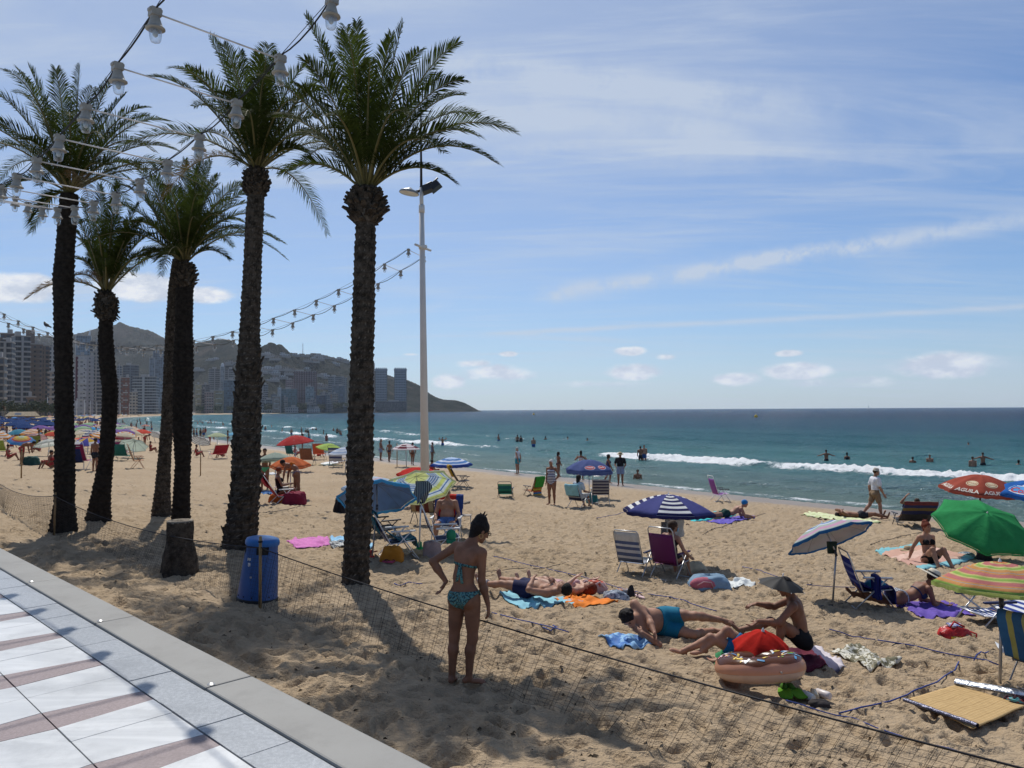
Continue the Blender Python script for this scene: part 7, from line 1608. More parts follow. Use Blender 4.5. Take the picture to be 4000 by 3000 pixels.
    local_sheet('towel', 'teal towel over the back of the blue and white striped chair', 'towel', c, over_back(c, g, .12, .42), tl, .54, .02, 2); local_sheet('towel', 'teal towel on the seat of the blue and white striped chair', 'towel', c, [g['s0'] + Vector((0, .02, .16)), g['s0'] + Vector((0, .22, .03)), g['s1'] + Vector((0, .02, .04)), g['s1'] + Vector((0, .07, -.16))], tl, .56, .02, 9)
    chair('low beige and black folding chair behind the azure umbrella', at(1500, 2098), 55, uvmat('beigeblk', [(0, (.04, .035, .035)), (.3, (.26, .22, .17)), (.8, (.05, .045, .04)), (.9, (.26, .22, .17))], 1), DKTUBE, mat('arm_black', (.02, .02, .025)), 48, .62, .24, .62)
    c, g = chair('white framed chair with a green cap hanging on its armrest', at(1738, 2172), 80, uvmat('navyw', [(0, (.05, .06, .12)), (.5, (.16, .17, .24)), (.85, (.05, .06, .12))], 1), WHTUBE, WHTUBE, 22, .54, .36, .70)
    q = c.matrix_basis @ Vector((.32, .10, g['az'] - .12)); t = thing('cap', 'green cap hanging from the white chair armrest', 'cap', q); m = MB(); m.ell((0, 0, 0), (.10, .07, .12), None, 14, 10); m.build('crown', fl('greencap', (.03, .22, .12)), t); m = MB(); P = [[(.09 * x, -.05 - .05 * f, -.08 - .07 * f + .02 * x * x) for x in np.linspace(-1, 1, 7)] for f in np.linspace(0, 1, 4)]; o = m.grid(np.array(P)).build('visor', fl('greencap', (.03, .22, .12)), t); o.modifiers.new('s', 'SOLIDIFY').thickness = .006
    c, g = chair('chair with a red and blue towel under the old man', at(1745, 2118), 184, fl('navy_fab', (.03, .05, .14)), WHTUBE, None, 22, .60, .36, .70); CH['old'] = c
    local_sheet('towel', 'red and blue towel over the back of the old man chair', 'towel', c, over_back(c, g, .5, .3), uvmat('redblue', [(0, (.03, .06, .2)), (.25, (.42, .03, .02)), (.85, (.03, .06, .2))], 0), .66, .02, 3)
    c, g = chair('folding chair with a yellow bag near the blue and white banded umbrella', at(1806, 1913), 75, fl('dkgrey', (.05, .05, .055)), DKTUBE, None, 30, .62, .36, .80); local_sheet('bag', 'yellow bag hanging on the folding chair near the shore', 'bag', c, over_back(c, g, .1, .5), fl('yellowbag', (.36, .22, .02)), .5, .05, 2)
    rd_ = fl('redfab', (.30, .012, .03)); c, g = chair('low red chair under the orange umbrella', at(1103, 1968), 62, rd_, WHTUBE, None, 34, .80, .32, .95); CH['red'] = c; local_sheet('towel', 'red towel hanging behind the low red chair', 'towel', c, over_back(c, g, .3, .55), rd_, .7, .02, 7)
    heap('bag', 'dark red bag in front of the low red chair', 'bag', at(1150, 1972), (.75, .45, .42), fl('dred2', (.20, .015, .04)), 33, flat=.25, sq=2); heap('bag', 'orange bag under the low red chair', 'bag', at(1078, 1962), (.5, .4, .35), fl('org2', (.42, .10, .02)), 34)
    chair('teal chair under the red umbrella near the surf', at(1140, 1792), 30, fl('tealfab', (.02, .11, .11)), DKTUBE, None, 16, .8, .42, 1.1); chair('chair draped with a brown towel near the surf', at(1203, 1816), 10, fl('brnfab', (.24, .09, .045)), DKTUBE, None, 16, .9, .4, 1.0); chair('orange red chair under the lime umbrella', at(1248, 1797), 4, fl('orfab', (.6, .10, .04)), DKTUBE, None, 14, .9, .5, 1.0)
    chair('chair with blue and white stripes left of the thick palm', at(1318, 1826), 15, uvmat('bwstr2', [(0, (.5, .5, .52)), (.2, (.07, .08, .16)), (.35, (.5, .5, .52)), (.55, (.07, .08, .16)), (.7, (.5, .5, .5)), (.85, (.07, .08, .16))], 1), DKTUBE, None, 14, .95, .42, 1.1)
    lng = uvmat('lng', [(0, (.03, .05, .22)), (.5, (.62, .63, .64))], 1, rep=6); c, g = chair('low white lounger with blue stripes and navy armrests at the right edge', U(2135, 1352), 265, lng, ALU, mat('arm_navy', (.015, .02, .07)), 72, .56, .20, .78); 
    c, g = chair('dark framed chair with a blue and yellow towel in the right corner', U(2254, 1488), 58, fl('dkgrey', (.05, .05, .055)), GRTUBE, None, 22, .54, .36, .70, sc_=.78); local_sheet('towel', 'blue and yellow striped towel over the chair in the right corner', 'towel', c, over_back(c, g, .2, .62), uvmat('byt', [(0, (.04, .14, .30)), (.18, (.40, .38, .12)), (.3, (.04, .12, .24)), (.5, (.36, .36, .14)), (.6, (.03, .10, .2)), (.85, (.38, .36, .12))], 0), .62, .025, 5)
    c, g = chair('lounger draped with a striped towel near the waterline', at(3560, 2056), 8, fl('dkgrey', (.05, .05, .055)), DKTUBE, None, 46, .95, .26, .95); CH['lounge'] = c; local_sheet('towel', 'dark blue and ochre striped towel over the lounger near the waterline', 'towel', c, over_back(c, g, .3, .5), uvmat('ochre', [(0, (.03, .035, .10)), (.2, (.17, .13, .05)), (.35, (.03, .04, .12)), (.5, (.15, .04, .04)), (.65, (.17, .13, .05)), (.8, (.03, .04, .12))], 1), 1.0, .02, 6)
    chair('magenta chair below the coral umbrella', at(312, 1836), 10, fl('magenta', (.22, .02, .07)), WHTUBE, None, 20, 1.2, .5, 1.1); chair('navy chair left of the magenta chair', at(288, 1836), -25, fl('navyf', (.02, .03, .10)), WHTUBE, None, 20, .9, .4, .9); chair('teal chair under the sage umbrella', at(478, 1800), 15, fl('tealf2', (.02, .13, .10)), DKTUBE, None, 20, 1.2, .4, 1.0); chair('magenta chair behind the teal chair', at(466, 1785), -10, fl('mag2', (.26, .03, .12)), WHTUBE, None, 24, 1.2, .4, 1.0)
    chair('wooden framed chair with a tan back under the sage umbrella', at(538, 1830), 60, fl('tan3', (.36, .22, .12)), mat('wood_fr', (.28, .10, .04), .6), None, 20, 1.1, .5, 1.0); chair('olive chair left of the leftmost palm', at(128, 1755), -30, fl('olive', (.20, .22, .05)), ALU, None, 20, 1.2, .4, 1.0); chair('lime chair at the far left edge', at(5, 1782), 10, fl('limef', (.28, .33, .06)), ALU, None, 20, 1.2, .4, .9)
    chair('red chair right of the black palm', at(850, 1792), -60, fl('redch', (.36, .02, .03)), ALU, None, 25, 1.3, .4, .9); chair('brown lounge chair under the light blue umbrella far left', at(318, 1700), 20, fl('brnl', (.22, .10, .05)), WHTUBE, None, 25, 1.5, .5, 1.2)
CH = {}
chairs()
def litter():
    m = MB(); rd = random.Random(21)
    for i in range(1500):
        d = 5.5 * (9 ** rd.random()); a = R_(rd.uniform(-36, 36)); x, y = math.sin(a) * d, math.cos(a) * d; u, v = uv_of(x, y)
        if v < 3 or v > float(vshore(u)) - 3: continue
        z = gz(x, y); w = rd.uniform(0, 6.28); l = rd.uniform(.008, .034) * (1 + d / 30); b = l * rd.uniform(.15, .5); c, s = math.cos(w), math.sin(w)
        m.add([(x - c * l, y - s * l, z + .002), (x + s * b, y - c * b, z + .006), (x + c * l, y + s * l, z + .004), (x - s * b, y + c * b, z + .02)], [(0, 1, 3), (1, 2, 3)], 0, False)
    o = m.build('dry_weed', mat('dry_weed', (.05, .035, .02), .95)); tag(o, 'dark bits of dried seaweed strewn over the sand', 'seaweed', None, 'stuff')
litter()
# ---------------------------------------------------------------- people close to the promenade
def fw(deg): a = R_(deg); return (math.sin(a), math.cos(a), 0), (math.cos(a), -math.sin(a), 0)      # forward and right for a compass turn
BK = (.016, .012, .011); BR = (.045, .025, .015); GREY = (.42, .41, .39); RED = (.16, .03, .012)
def umb_hat(t, J, off):
    c = Vector(J['H'] + J['hu'] * .07 + off); M = Matrix.Translation(c) @ Matrix.Rotation(R_(9), 4, 'Y') @ Matrix.Rotation(R_(4), 4, 'X') @ Matrix.Rotation(R_(95), 4, 'Z'); cn = Canopy(.27, .10, 8, .06, 1.6); ph = np.linspace(0, 2 * math.pi, 49); top = M @ Matrix.Translation((0, 0, .035))
    P = [[tuple(top @ cn.p(w, q)) for w in ph] for q in np.linspace(.02, 1, 9)]; o = MB().grid(np.array(P), uv=np.zeros((9, 49, 2))).build('umbrella_hat', mat('hat_black', (.007, .007, .008), .7, .2, 8), t)
    for k in range(8): m = MB(); w = 2 * math.pi * k / 8 + .001; m.tube([top @ (cn.p(w, q) - Vector((0, 0, .006))) for q in (.05, .5, 1)], .0025, 4); m.ell(tuple(top @ cn.p(w, 1.0)), (.006,) * 3, None, 6, 4); m.build('rib', WHTUBE, o)
    m = MB(); m.tube([top @ Vector((0, 0, -.01)), top @ Vector((0, 0, .05))], .006, 6); m.build('tip', WHTUBE, o); m = MB(); m.lathe([(.086, -.06), (.090, -.045), (.085, -.03)], 24, M @ Matrix.Translation((0, -.0, .0))); m.build('head_band', fl('hatb', (.05, .05, .055)), o)
def heroes():
    flo = pattern('floral', (.016, .045, .055), (.09, .24, .24), 55, (.20, .24, .12))
    f, r = fw(38)
    def ex(t, J, off):
        s = J['s']; M = frame_of(J, off)
        for sg in (-1, 1):
            m = MB(); c = M @ Vector((sg * .082 * s, -.008 * s, -.055 * s)); m.tube([c + Vector((.02 * math.cos(w), 0, .02 * math.sin(w))) for w in np.linspace(0, 6.28, 15)], .0022, 5, caps=False); m.build('earring', mat('gold', (.7, .5, .2), .25, metal=1), t)
        b = Vector(J['W'] + J['up'] * .125 * s - J['uf'] * .115 * s + off); b2 = Vector(J['N'] - J['uf'] * .06 * s + off)
        for k, (dx, dz) in enumerate(((-.03, -.15), (.02, -.17), (-.012, -.09))):
            m = MB(); e = b + Vector((dx, -.03, dz)); P = [[tuple(b.lerp(e, q) + Vector((x * .013, -.012 * math.sin(q * 3), 0))) for x in (-1, 0, 1)] for q in np.linspace(0, 1, 7)]; o = m.grid(np.array(P)).build('bow_ribbon', flo, t); o.modifiers.new('s', 'SOLIDIFY').thickness = .004
        glasses(t, J, off)
    g = at(1815, 2688)
    person('standing woman in a floral bikini seen from behind at the netting', g, 0, P_(lo=(-.04, .06, 1), up=(.20, .10, 1), hr=(.90, -.42, 0), sr=(.86, -.50, -.12), neck=(.58, .36, .75), face=(.74, .42, -.52), hup=(.42, .22, .88), ual=(-.86, -.25, -.52), fal=(.56, -.02, -.83), hal=(-.30, -.12, -.6), thumbl=(.3, 0, .5), uar=(-.02, .02, -1), far=(.26, .04, -1), har=(.10, .1, -1), palmr=(-1, .2, 0), thl=(-.08, .03, -1), shl=(-.06, -.05, -1), thr=(.02, .04, -1), shr=(-.10, -.02, -1), ftl=(.1, .95, -.10), ftr=(.93, .30, -.12), curl=.5),
           'f', 1.54, 'tan', 0, .0062, [('brief', flo), ('bikini', flo)], ('bun', BK), True, extra=ex, sink=.02, bust=1.0)
    # man in a black umbrella hat
    g = at(3130, 2572); person('seated young man in black trunks wearing a small black umbrella hat', g, 0, P_(lo=(-.02, .04, 1), up=(-.30, .06, 1), hr=(.30, .95, 0), sr=(.36, .92, .05), neck=(-.38, .05, .85), face=(-.92, -.16, -.36), hup=(-.34, .04, .93), ual=(-.70, -.22, -.62), fal=(-.82, .22, .02), hal=(-.75, .1, -.5), uar=(-.62, .35, -.40), far=(-.80, -.05, .14), har=(-.8, -.1, -.1), thl=(-.70, -.22, .66), shl=(-.10, .02, -1), ftl=(-.85, -.1, -.25), thr=(-.78, .38, .42), shr=(-.92, .10, -.30), ftr=(-.55, .15, .55), curl=.7),
           'm', 1.50, 'tan', -.06, .0070, [('trunks:.36', fl('blk_trunks', (.010, .010, .012)))], ('short', BK), True, extra=umb_hat, sink=.0)
    # man on his side
    g = at(2592, 2484); bl = fl('bright_blue', (.012, .15, .24)); person('hairy man in bright blue shorts lying on his side propped on an elbow', g, 0, P_(lo=(-.84, -.42, .20), up=(-.72, -.62, .26), hr=(.1, -.25, -1), sr=(.45, -.25, -.84), neck=(-.62, -.74, .06), face=(-.02, -.62, -.78), hup=(-.55, -.55, .35), ual=(.45, -.55, -.42), fal=(.1, -.8, -.4), uar=(.55, -.72, -.30), far=(-.82, .16, .58), har=(-.7, .45, .35), palmr=(-.2, .7, -.3), thl=(.80, -.50, .10), shl=(.80, .30, -.20), ftl=(.75, -.45, -.25), thr=(.80, -.56, -.04), shr=(.72, .62, -.05), ftr=(.6, -.6, -.1), curl=.3),
           'm', 1.60, 'mid', .45, .0078, [('shorts:.48', bl)], ('curly', BK), True, sink=.03)
    # sunbathers
    navy = fl('navy_shorts', (.016, .018, .06)); SUP = dict(hr=(.62, .78, 0), sr=(.62, .78, 0), lo=(.78, -.62, .02), up=(.78, -.62, .06), neck=(.75, -.60, .16), face=(-.2, .25, 1), hup=(.78, -.62, .1))
    def bandage(t, J, off):
        m = MB(); a, b = Vector(J['Kl'] * .35 + J['Al'] * .65 + off), Vector(J['Al'] + off); m.tube([a.lerp(b, x) for x in (0, .3, .6, 1)] , [.062, .058, .05, .047], 14); m.tube([b, Vector(J['Tl'] + off) * .6 + b * .4], [.047, .042], 12); m.build('bandage', fl('bandage', (.58, .54, .50)), t)
    g = at(2080, 2352); person('man in navy shorts with a bandaged leg sunbathing on a light blue towel', g + Vector((-.05, .1, .03)), 0, P_(**SUP, ual=(-.82, -.25, .22), fal=(.25, .62, .42), uar=(-.35, .85, .22), far=(-.1, -.85, .30), hal=(.1, .8, .1), har=(-.1, -.8, .1), thl=(-.86, .42, .10), shl=(-.86, .50, -.10), ftl=(-.25, .2, .85), thr=(-.62, .80, .06), shr=(-.60, .80, -.08), ftr=(-.1, .35, .85)), 'm', 1.58, 'mid', .35, .009, [('shorts:.42', navy)], ('short', BK), True, extra=bandage, sink=.03)
    g = at(2180, 2312); pk = fl('palepink', (.55, .34, .34)); person('red haired woman sunbathing with raised arms beside the orange towel', g + Vector((0, .05, .02)), 0, P_(**SUP, ual=(-.5, -.6, .40), fal=(.62, .45, .42), uar=(-.15, .9, .1), far=(.75, .3, .1), thl=(-.75, .62, .16), shl=(-.72, .62, -.18), ftl=(-.2, .2, .9), thr=(-.62, .76, .12), shr=(-.62, .76, -.14), ftr=(-.1, .3, .9)), 'f', 1.50, 'light', .25, .009, [('brief', pk), ('bikini', pk)], ('bob', RED), True, sink=.03)
    # lying person whose legs show left of the float
    g = at(2915, 2580); person('person in blue shorts lying with one knee raised beneath the red parasol', g, 0, P_(hr=(.90, .42, 0), sr=(.90, .42, 0), lo=(.42, -.90, 0), up=(.42, -.90, .03), neck=(.42, -.90, .1), face=(.1, .0, 1), hup=(.42, -.90, 0), ual=(-.6, .5, .0), fal=(-.7, .3, -.1), uar=(-.7, -.45, -.05), far=(-.9, -.2, -.05), thl=(-.9, .15, .45), shl=(-.85, .1, -.45), ftl=(-.8, .0, .3), thr=(-.72, -.05, .66), shr=(-.80, -.08, -.58), ftr=(-.85, -.1, -.05)), 'm', 1.45, 'mid', 0, .009, [('shorts:.5', fl('blue2', (.012, .12, .28)))], ('short', BR), False, sink=.03)
    red = solid_c('parasol_red', (.62, .035, .025), tr=.4); a = atd(2980, 2466, 8.0); b = Vector((a.x + .03, a.y + .06, gz(a.x, a.y)))
    umbrella('small bright red parasol lying on the person behind the doughnut float', b, a, .62, red, (.02, -.20, .97), .66, 8, val=None, valh=0, hub=False, spin=.2, pole=WHTUBE, group='small parasols', bend=.85)
    # old man on his chair
    c = CH['old']; p = c.matrix_basis @ Vector((0, -.06, 0)); person('bald old man with glasses sitting shirtless facing the promenade', p, R_(-184), P_(lo=(0, -.20, 1), up=(0, -.12, 1), neck=(0, .25, 1), face=(0, 1, -.06), ual=(-.32, .12, -1), fal=(.18, .85, -.45), uar=(.32, .12, -1), far=(-.18, .85, -.45), thl=(-.28, 1, .02), thr=(.28, 1, .02), shl=(-.04, .10, -1), shr=(.04, .10, -1), ftl=(-.25, 1, -.1), ftr=(.25, 1, -.1)), 'm', 1.66, 'mid', .75, .009, [('shorts:.4', fl('blue_sh', (.10, .17, .36)))], ('bald', GREY), True, extra=glasses, seat=.45)
    c = CH['tan']; p = c.matrix_basis @ Vector((0, -.08, 0)); person('tanned person lounging in the tall tan chair with feet up to the right', p, R_(-15), P_(lo=(.05, -.2, 1), up=(.1, -.2, 1), hr=(.8, -.6, 0), thl=(.9, .6, .1), thr=(.9, .45, .1), shl=(.95, .2, -.15), shr=(.95, .1, -.15), ftl=(.5, .1, .8), ftr=(.5, .1, .8), ual=(-.3, .3, -1), fal=(.2, .7, .3), uar=(.4, .3, -1), far=(.2, .8, .1)), 'f', 1.66, 'tan', .2, .011, [('onepiece', fl('dkred', (.16, .02, .03)))], ('short', BR), seat=.52)
    t = thing('folding_stool', 'small folding stool with crossed legs behind the old man', 'stool', at(1815, 2075)); m = MB(); m.box((0, 0, .36), (.36, .32, .02)); m.build('seat', fl('stoolseat', (.30, .26, .22)), t)
    for sx in (-1, 1):
        for k in (-1, 1): m = MB(); m.tube([(sx * .16, -.15 * k, 0), (sx * .16, .15 * k, .36)], .010, 6); m.build('leg', ALU, t)
    c = c2 = [o for o in COL.objects if o.get('label', '').startswith('purple mesh chair')][0]; p = c.matrix_basis @ Vector((.03, -.05, 0)); person('dark haired woman in a black swimsuit sitting in the purple mesh chair', p, R_(-40), P_(lo=(0, -.12, 1), up=(.12, .06, 1), neck=(.14, .22, 1), face=(.5, .8, -.15), ual=(-.35, .2, -1), fal=(0, .9, -.2), uar=(.40, .25, -1), far=(.1, .8, -.55), thl=(-.15, 1, .08), thr=(.2, 1, .08), shl=(0, .3, -1), shr=(.05, .3, -1)), 'f', 1.46, 'mid', .4, .010, [('onepiece', fl('blkswim', (.012, .012, .014)))], ('bob', BR), False, seat=.38, extra=face_mask((.25, .48, .62)))
    # prone woman in a straw hat
    g = at(3520, 2372); person('tanned woman in a striped bikini lying on her elbows under a white straw hat', g, 0, P_(hr=(.10, -1, 0), sr=(.12, -1, 0), lo=(1, .10, .12), up=(.86, .10, .52), neck=(.85, .0, .5), face=(.86, -.32, -.35), hup=(.42, -.05, .9), ual=(.28, .14, -.95), fal=(.92, -.28, -.10), uar=(.25, -.10, -.97), far=(.92, .30, -.10), thl=(-1, -.06, -.06), thr=(-1, -.12, -.06), shl=(-.92, -.1, .22), shr=(-.85, -.1, .45), ftl=(-.6, 0, .7), ftr=(-.4, 0, .9)), 'f', 1.52, 'tan', .25, .009, [('brief', striped('bws_', (.03, .04, .08), (.55, .56, .58), 42, 0)), ('bikini', fl('dkblue', (.03, .04, .09)))], ('short', BR), True, extra=sun_hat((.64, .58, .46), (.06, .06, .06), .22, 'white_straw_hat'), sink=.02)
    g = at(2838, 2028); person('prone man in dark green trunks with a bright blue swimming cap', g, 0, P_(hr=(.10, -1, 0), sr=(.1, -1, 0), lo=(1, .02, .12), up=(.85, .02, .52), neck=(.9, .0, .4), face=(.9, -.1, -.3), hup=(.35, 0, .9), ual=(.4, .2, -.9), fal=(.95, -.2, -.05), uar=(.4, -.1, -.9), far=(.95, .1, .05), thl=(-1, .02, -.06), thr=(-1, -.16, -.06), shl=(-1, 0, 0), shr=(-1, -.1, 0), ftl=(-.8, 0, -.2), ftr=(-.8, 0, -.2)), 'm', 1.76, 'mid', .1, .012, [('trunks', fl('dkgreen', (.015, .05, .04)))], ('cap', (.02, .17, .42)), sink=.02)
    # woman in a black bikini on the blanket
    g = at(3630, 2205); person('woman in a black bikini sitting upright on the peach blanket', g, R_(-172), P_(lo=(0, -.28, 1), up=(0, -.14, 1), neck=(0, .2, 1), face=(-.1, 1, -.05), ual=(-.42, -.42, -1), fal=(-.12, -.30, -1), hal=(-.6, -.1, -.3), uar=(.42, -.42, -1), far=(.12, -.30, -1), har=(.6, -.1, -.3), thl=(-.08, .72, .62), thr=(.12, .72, .68), shl=(-.16, .45, -.85), shr=(.04, .5, -.85), ftl=(-.1, 1, -.35), ftr=(.1, 1, -.35)), 'f', 1.68, 'mid', 0, .010, [('brief', fl('blkbik', (.01, .01, .012))), ('bikini', fl('blkbik', (.01, .01, .012)))], ('bun', (.16, .08, .03)), True, sink=.02)
    g = at(3362, 2028); person('man in dark trunks lying on the pale lime towel with arms over his face', g, 0, P_(hr=(.15, .98, 0), sr=(.15, .98, 0), lo=(-1, .15, 0), up=(-1, .15, .04), neck=(-1, .1, .1), face=(-.2, 0, 1), hup=(-1, .1, .2), ual=(-.75, -.42, .42), fal=(.25, .85, .12), uar=(-.7, .5, .40), far=(.2, -.85, .10), thl=(.9, -.1, .12), thr=(.95, .15, .05), shl=(.9, -.1, -.2), shr=(.95, .1, -.1), ftl=(.3, 0, .9), ftr=(.3, 0, .9)), 'm', 1.78, 'tan', .2, .012, [('trunks', fl('blktr', (.02, .02, .03)))], ('short', BK), sink=.02)
    g = at(3420, 2026); person('man in a white polo shirt, cap and face mask walking right along the wet sand', g, R_(-84), P_(lo=(0, .05, 1), up=(0, .03, 1), face=(.35, 1, -.08), ual=(-.12, -.3, -1), fal=(-.02, .12, -1), uar=(.12, .12, -1), far=(-.02, .5, -.85), thl=(-.03, -.36, -1), shl=(0, -.75, -.85), ftl=(0, .6, -.75), thr=(.03, .30, -1), shr=(0, .12, -1), ftr=(0, 1, .05)), 'm', 1.80, 'mid', .1, .012, [('shorts:.72', fl('beige_sh', (.22, .15, .09))), ('shirt', fl('polo', (.64, .64, .68)))], ('short', BR), True, extra=both(sun_hat((.52, .47, .38), (.4, .35, .28), .135, 'bucket_hat'), face_mask((.45, .62, .66))))
    c = CH['lounge']; p = c.matrix_basis @ Vector((0, -.08, 0)); person('person lying back in the striped lounger with a hand behind the head', p, R_(-8), P_(lo=(0, -.6, .8), up=(0, -.66, .75), neck=(0, -.5, .85), face=(0, .5, .6), ual=(-.85, .1, .42), fal=(.45, -.3, .75), uar=(.5, .2, -.7), far=(-.2, .7, .2), thl=(-.1, 1, .05), thr=(.1, 1, .05), shl=(0, .9, -.3), shr=(0, .9, -.3)), 'f', 1.68, 'mid', .2, .013, [('onepiece', fl('dkblu', (.03, .04, .1)))], ('short', BR), seat=.38)
    # near the red chair
    c = CH['red']; p = c.matrix_basis @ Vector((0, -.05, 0)); person('short haired person sitting in the low red chair', p, R_(-66), P_(lo=(0, -.3, 1), up=(0, -.15, 1), ual=(-.2, .3, -1), fal=(.1, .9, .1), uar=(.2, .4, -1), far=(-.1, .9, .15), thl=(-.1, 1, .2), thr=(.1, 1, .15), shl=(0, .4, -1), shr=(0, .4, -1)), 'f', 1.70, 'tan', .2, .014, [('onepiece', fl('blkswim', (.012, .012, .014)))], ('short', RED), seat=.46)
    ob = fl('orangebik', (.55, .14, .02)); g = at(1158, 1958); person('woman in an orange bikini top bending over the low red chair', g, 0, P_(lo=(-.30, .25, 1), up=(-.95, .25, .42), hr=(.45, -.9, 0), sr=(.25, -1, 0), neck=(-.9, .1, .1), face=(-.6, .1, -.7), hup=(-.7, .1, .6), ual=(-.30, -.1, -1), fal=(-.12, .1, -1), uar=(-.35, .1, -1), far=(-.15, .1, -1), thl=(-.12, .05, -1), thr=(.12, .0, -1), shl=(.02, -.05, -1), shr=(.04, -.05, -1), ftl=(-.7, .5, -.1), ftr=(-.5, .6, -.1)), 'f', 1.72, 'tan', .2, .014, [('brief', pattern('paisley', (.12, .06, .09), (.28, .22, .26), 30)), ('bikini', ob)], ('short', BK))
    g = at(1034, 1912); gb = fl('mintbik', (.10, .40, .22)); person('woman in a mint green bikini standing behind the sage umbrella', g, R_(-170), P_(ual=(-.1, -.3, -1), fal=(.2, -.1, -1)), 'f', 1.72, 'tan', .2, .016, [('brief', gb), ('bikini', gb)], ('short', BK))
    # people standing by the faded blue umbrella and at the waterline
    g = at(2156, 1972); person('white haired woman in a navy and white swimsuit standing with a hand on her hip', g, R_(-205), P_(up=(.03, .0, 1), ual=(-.5, -.15, -.9), fal=(.55, .25, -.75), uar=(.1, -.05, -1), thl=(-.03, .03, -1)), 'f', 1.68, 'tan', .5, .013, [('onepiece', striped('zebra', (.03, .035, .10), (.55, .55, .58), 16, 2))], ('short', (.60, .58, .55)), True)
    sk = P_(ual=(-.12, .1, -1), fal=(.2, .5, -.8), uar=(.12, .1, -1), far=(-.1, .4, -.9))
    WALK = P_(thl=(-.03, .36, -1), shl=(0, -.1, -1), thr=(.03, -.26, -1), shr=(0, -.55, -1), ftr=(.1, .8, -.6), ual=(-.14, -.3, -1), fal=(0, .1, -1), uar=(.14, .25, -1), far=(0, .5, -1))
    for (px, py, face, pose, sex, ht, tone, fat, wear, hair, ex, lab) in (
        (2181, 1862, 70, sk, 'f', 1.56, 'tan', 0, [('brief', fl('dk1', (.05, .03, .05))), ('bikini', fl('dk1', (.05, .03, .05)))], ('long', BK), None, 'slim girl with a ponytail standing behind the white haired woman'),
        (2270, 1876, 20, P_(ual=(-.6, .2, -.5), fal=(.3, .5, .7), uar=(.5, .2, -.6), far=(-.3, .4, .7)), 'f', 1.68, 'tan', .3, [('onepiece', fl('whsw', (.5, .48, .5)))], ('bun', BK), None, 'woman in a pale swimsuit raising her hands behind the faded blue umbrella'),
        (2377, 1892, 85, WALK, 'f', 1.62, 'tan', .1, [('onepiece', fl('dkpat', (.06, .05, .12)))], ('bob', BK), None, 'woman in a dark swimsuit walking right at the waterline'),
        (2424, 1897, 190, P_(ual=(-.3, .2, -1), fal=(.2, .6, -.4), uar=(.3, .1, -1), far=(-.2, .6, -.3)), 'm', 1.76, 'tan', .6, [('shorts:.7', fl('ltblue', (.20, .27, .42))), ('shirt', fl('blksh', (.015, .016, .022)))], ('short', BK), sun_hat((.5, .40, .24)), 'man in a black shirt, pale blue shorts and straw hat at the waterline'),
        (2022, 1852, -60, P_(ual=(-.1, -.35, -1), fal=(.1, -.2, -1), uar=(.1, -.35, -1), far=(-.3, -.2, -1)), 'm', 1.72, 'mid', .4, [('shorts:.55', fl('tealsh', (.03, .24, .30))), ('tank', fl('vest', (.62, .62, .64)))], ('short', (.35, .33, .3)), None, 'man in a white vest and teal shorts watching the sea'),
        (1487, 1798, 95, P_(ual=(-.1, .1, -1), fal=(.2, .6, -.7), uar=(.1, .1, -1), far=(-.2, .6, -.7)), 'm', 1.76, 'tan', .6, [('shorts:.6', fl('greysh', (.22, .27, .36)))], ('short', (.2, .18, .16)), None, 'stout man in grey shorts standing at the waterline right of the thick palm'),
        (1521, 1804, 8, WALK, 'f', 1.64, 'tan', .2, [('brief', fl('dkb', (.04, .04, .06))), ('bikini', fl('dkb', (.04, .04, .06)))], ('bun', BK), None, 'woman in a dark bikini walking towards the sea left of the maroon patterned umbrella'),
        (1612, 1817, 5, WALK, 'f', 1.66, 'tan', .2, [('brief', fl('brnb', (.10, .05, .03))), ('bikini', fl('brnb', (.10, .05, .03)))], ('short', BK), None, 'woman in a brown bikini walking away behind the maroon patterned umbrella'),
        (1688, 1806, 60, sk, 'f', 1.66, 'tan', .2, [('onepiece', fl('greysw', (.2, .2, .24)))], ('short', BK), None, 'person half hidden behind the white lamp post at the waterline'),
        (1275, 1742, 20, sk, 'f', 1.66, 'tan', .2, [('onepiece', fl('pinksw', (.3, .10, .08)))], ('bun', BK), None, 'woman standing in the surf behind the lime umbrella'),
        (1181, 1759, 80, P_(), 'm', 1.78, 'tan', .1, [('trunks', fl('dktr', (.03, .03, .05)))], ('short', BK), None, 'man standing at the waterline behind the red umbrella'),
        (889, 1737, 70, sk, 'f', 1.70, 'tan', .2, [('onepiece', fl('dksw', (.04, .04, .06)))], ('bun', BK), None, 'woman standing at the waterline right of the pale lime umbrella')):
        person(lab, at(px, py), R_(-face), pose, sex, ht, tone, fat, .016, wear, hair, group='people on the wet sand', extra=ex)
    c = CH['white_shirt']; p = c.matrix_basis @ Vector((0, -.02, 0)); person('long haired woman in a white shirt sitting in the chair with the aqua towel', p, R_(-40), P_(lo=(0, -.1, 1), up=(0, .02, 1), ual=(-.2, .3, -1), fal=(0, .9, -.2), uar=(.2, .3, -1), far=(0, .9, -.2), thl=(-.1, 1, .1), thr=(.1, 1, .1), shl=(0, .3, -1), shr=(0, .3, -1)), 'f', 1.66, 'tan', .2, .014, [('shirt', fl('whsh2', (.42, .47, .52))), ('shorts:.6', fl('whsk', (.5, .5, .48)))], ('long', BK), seat=.42)
heroes()

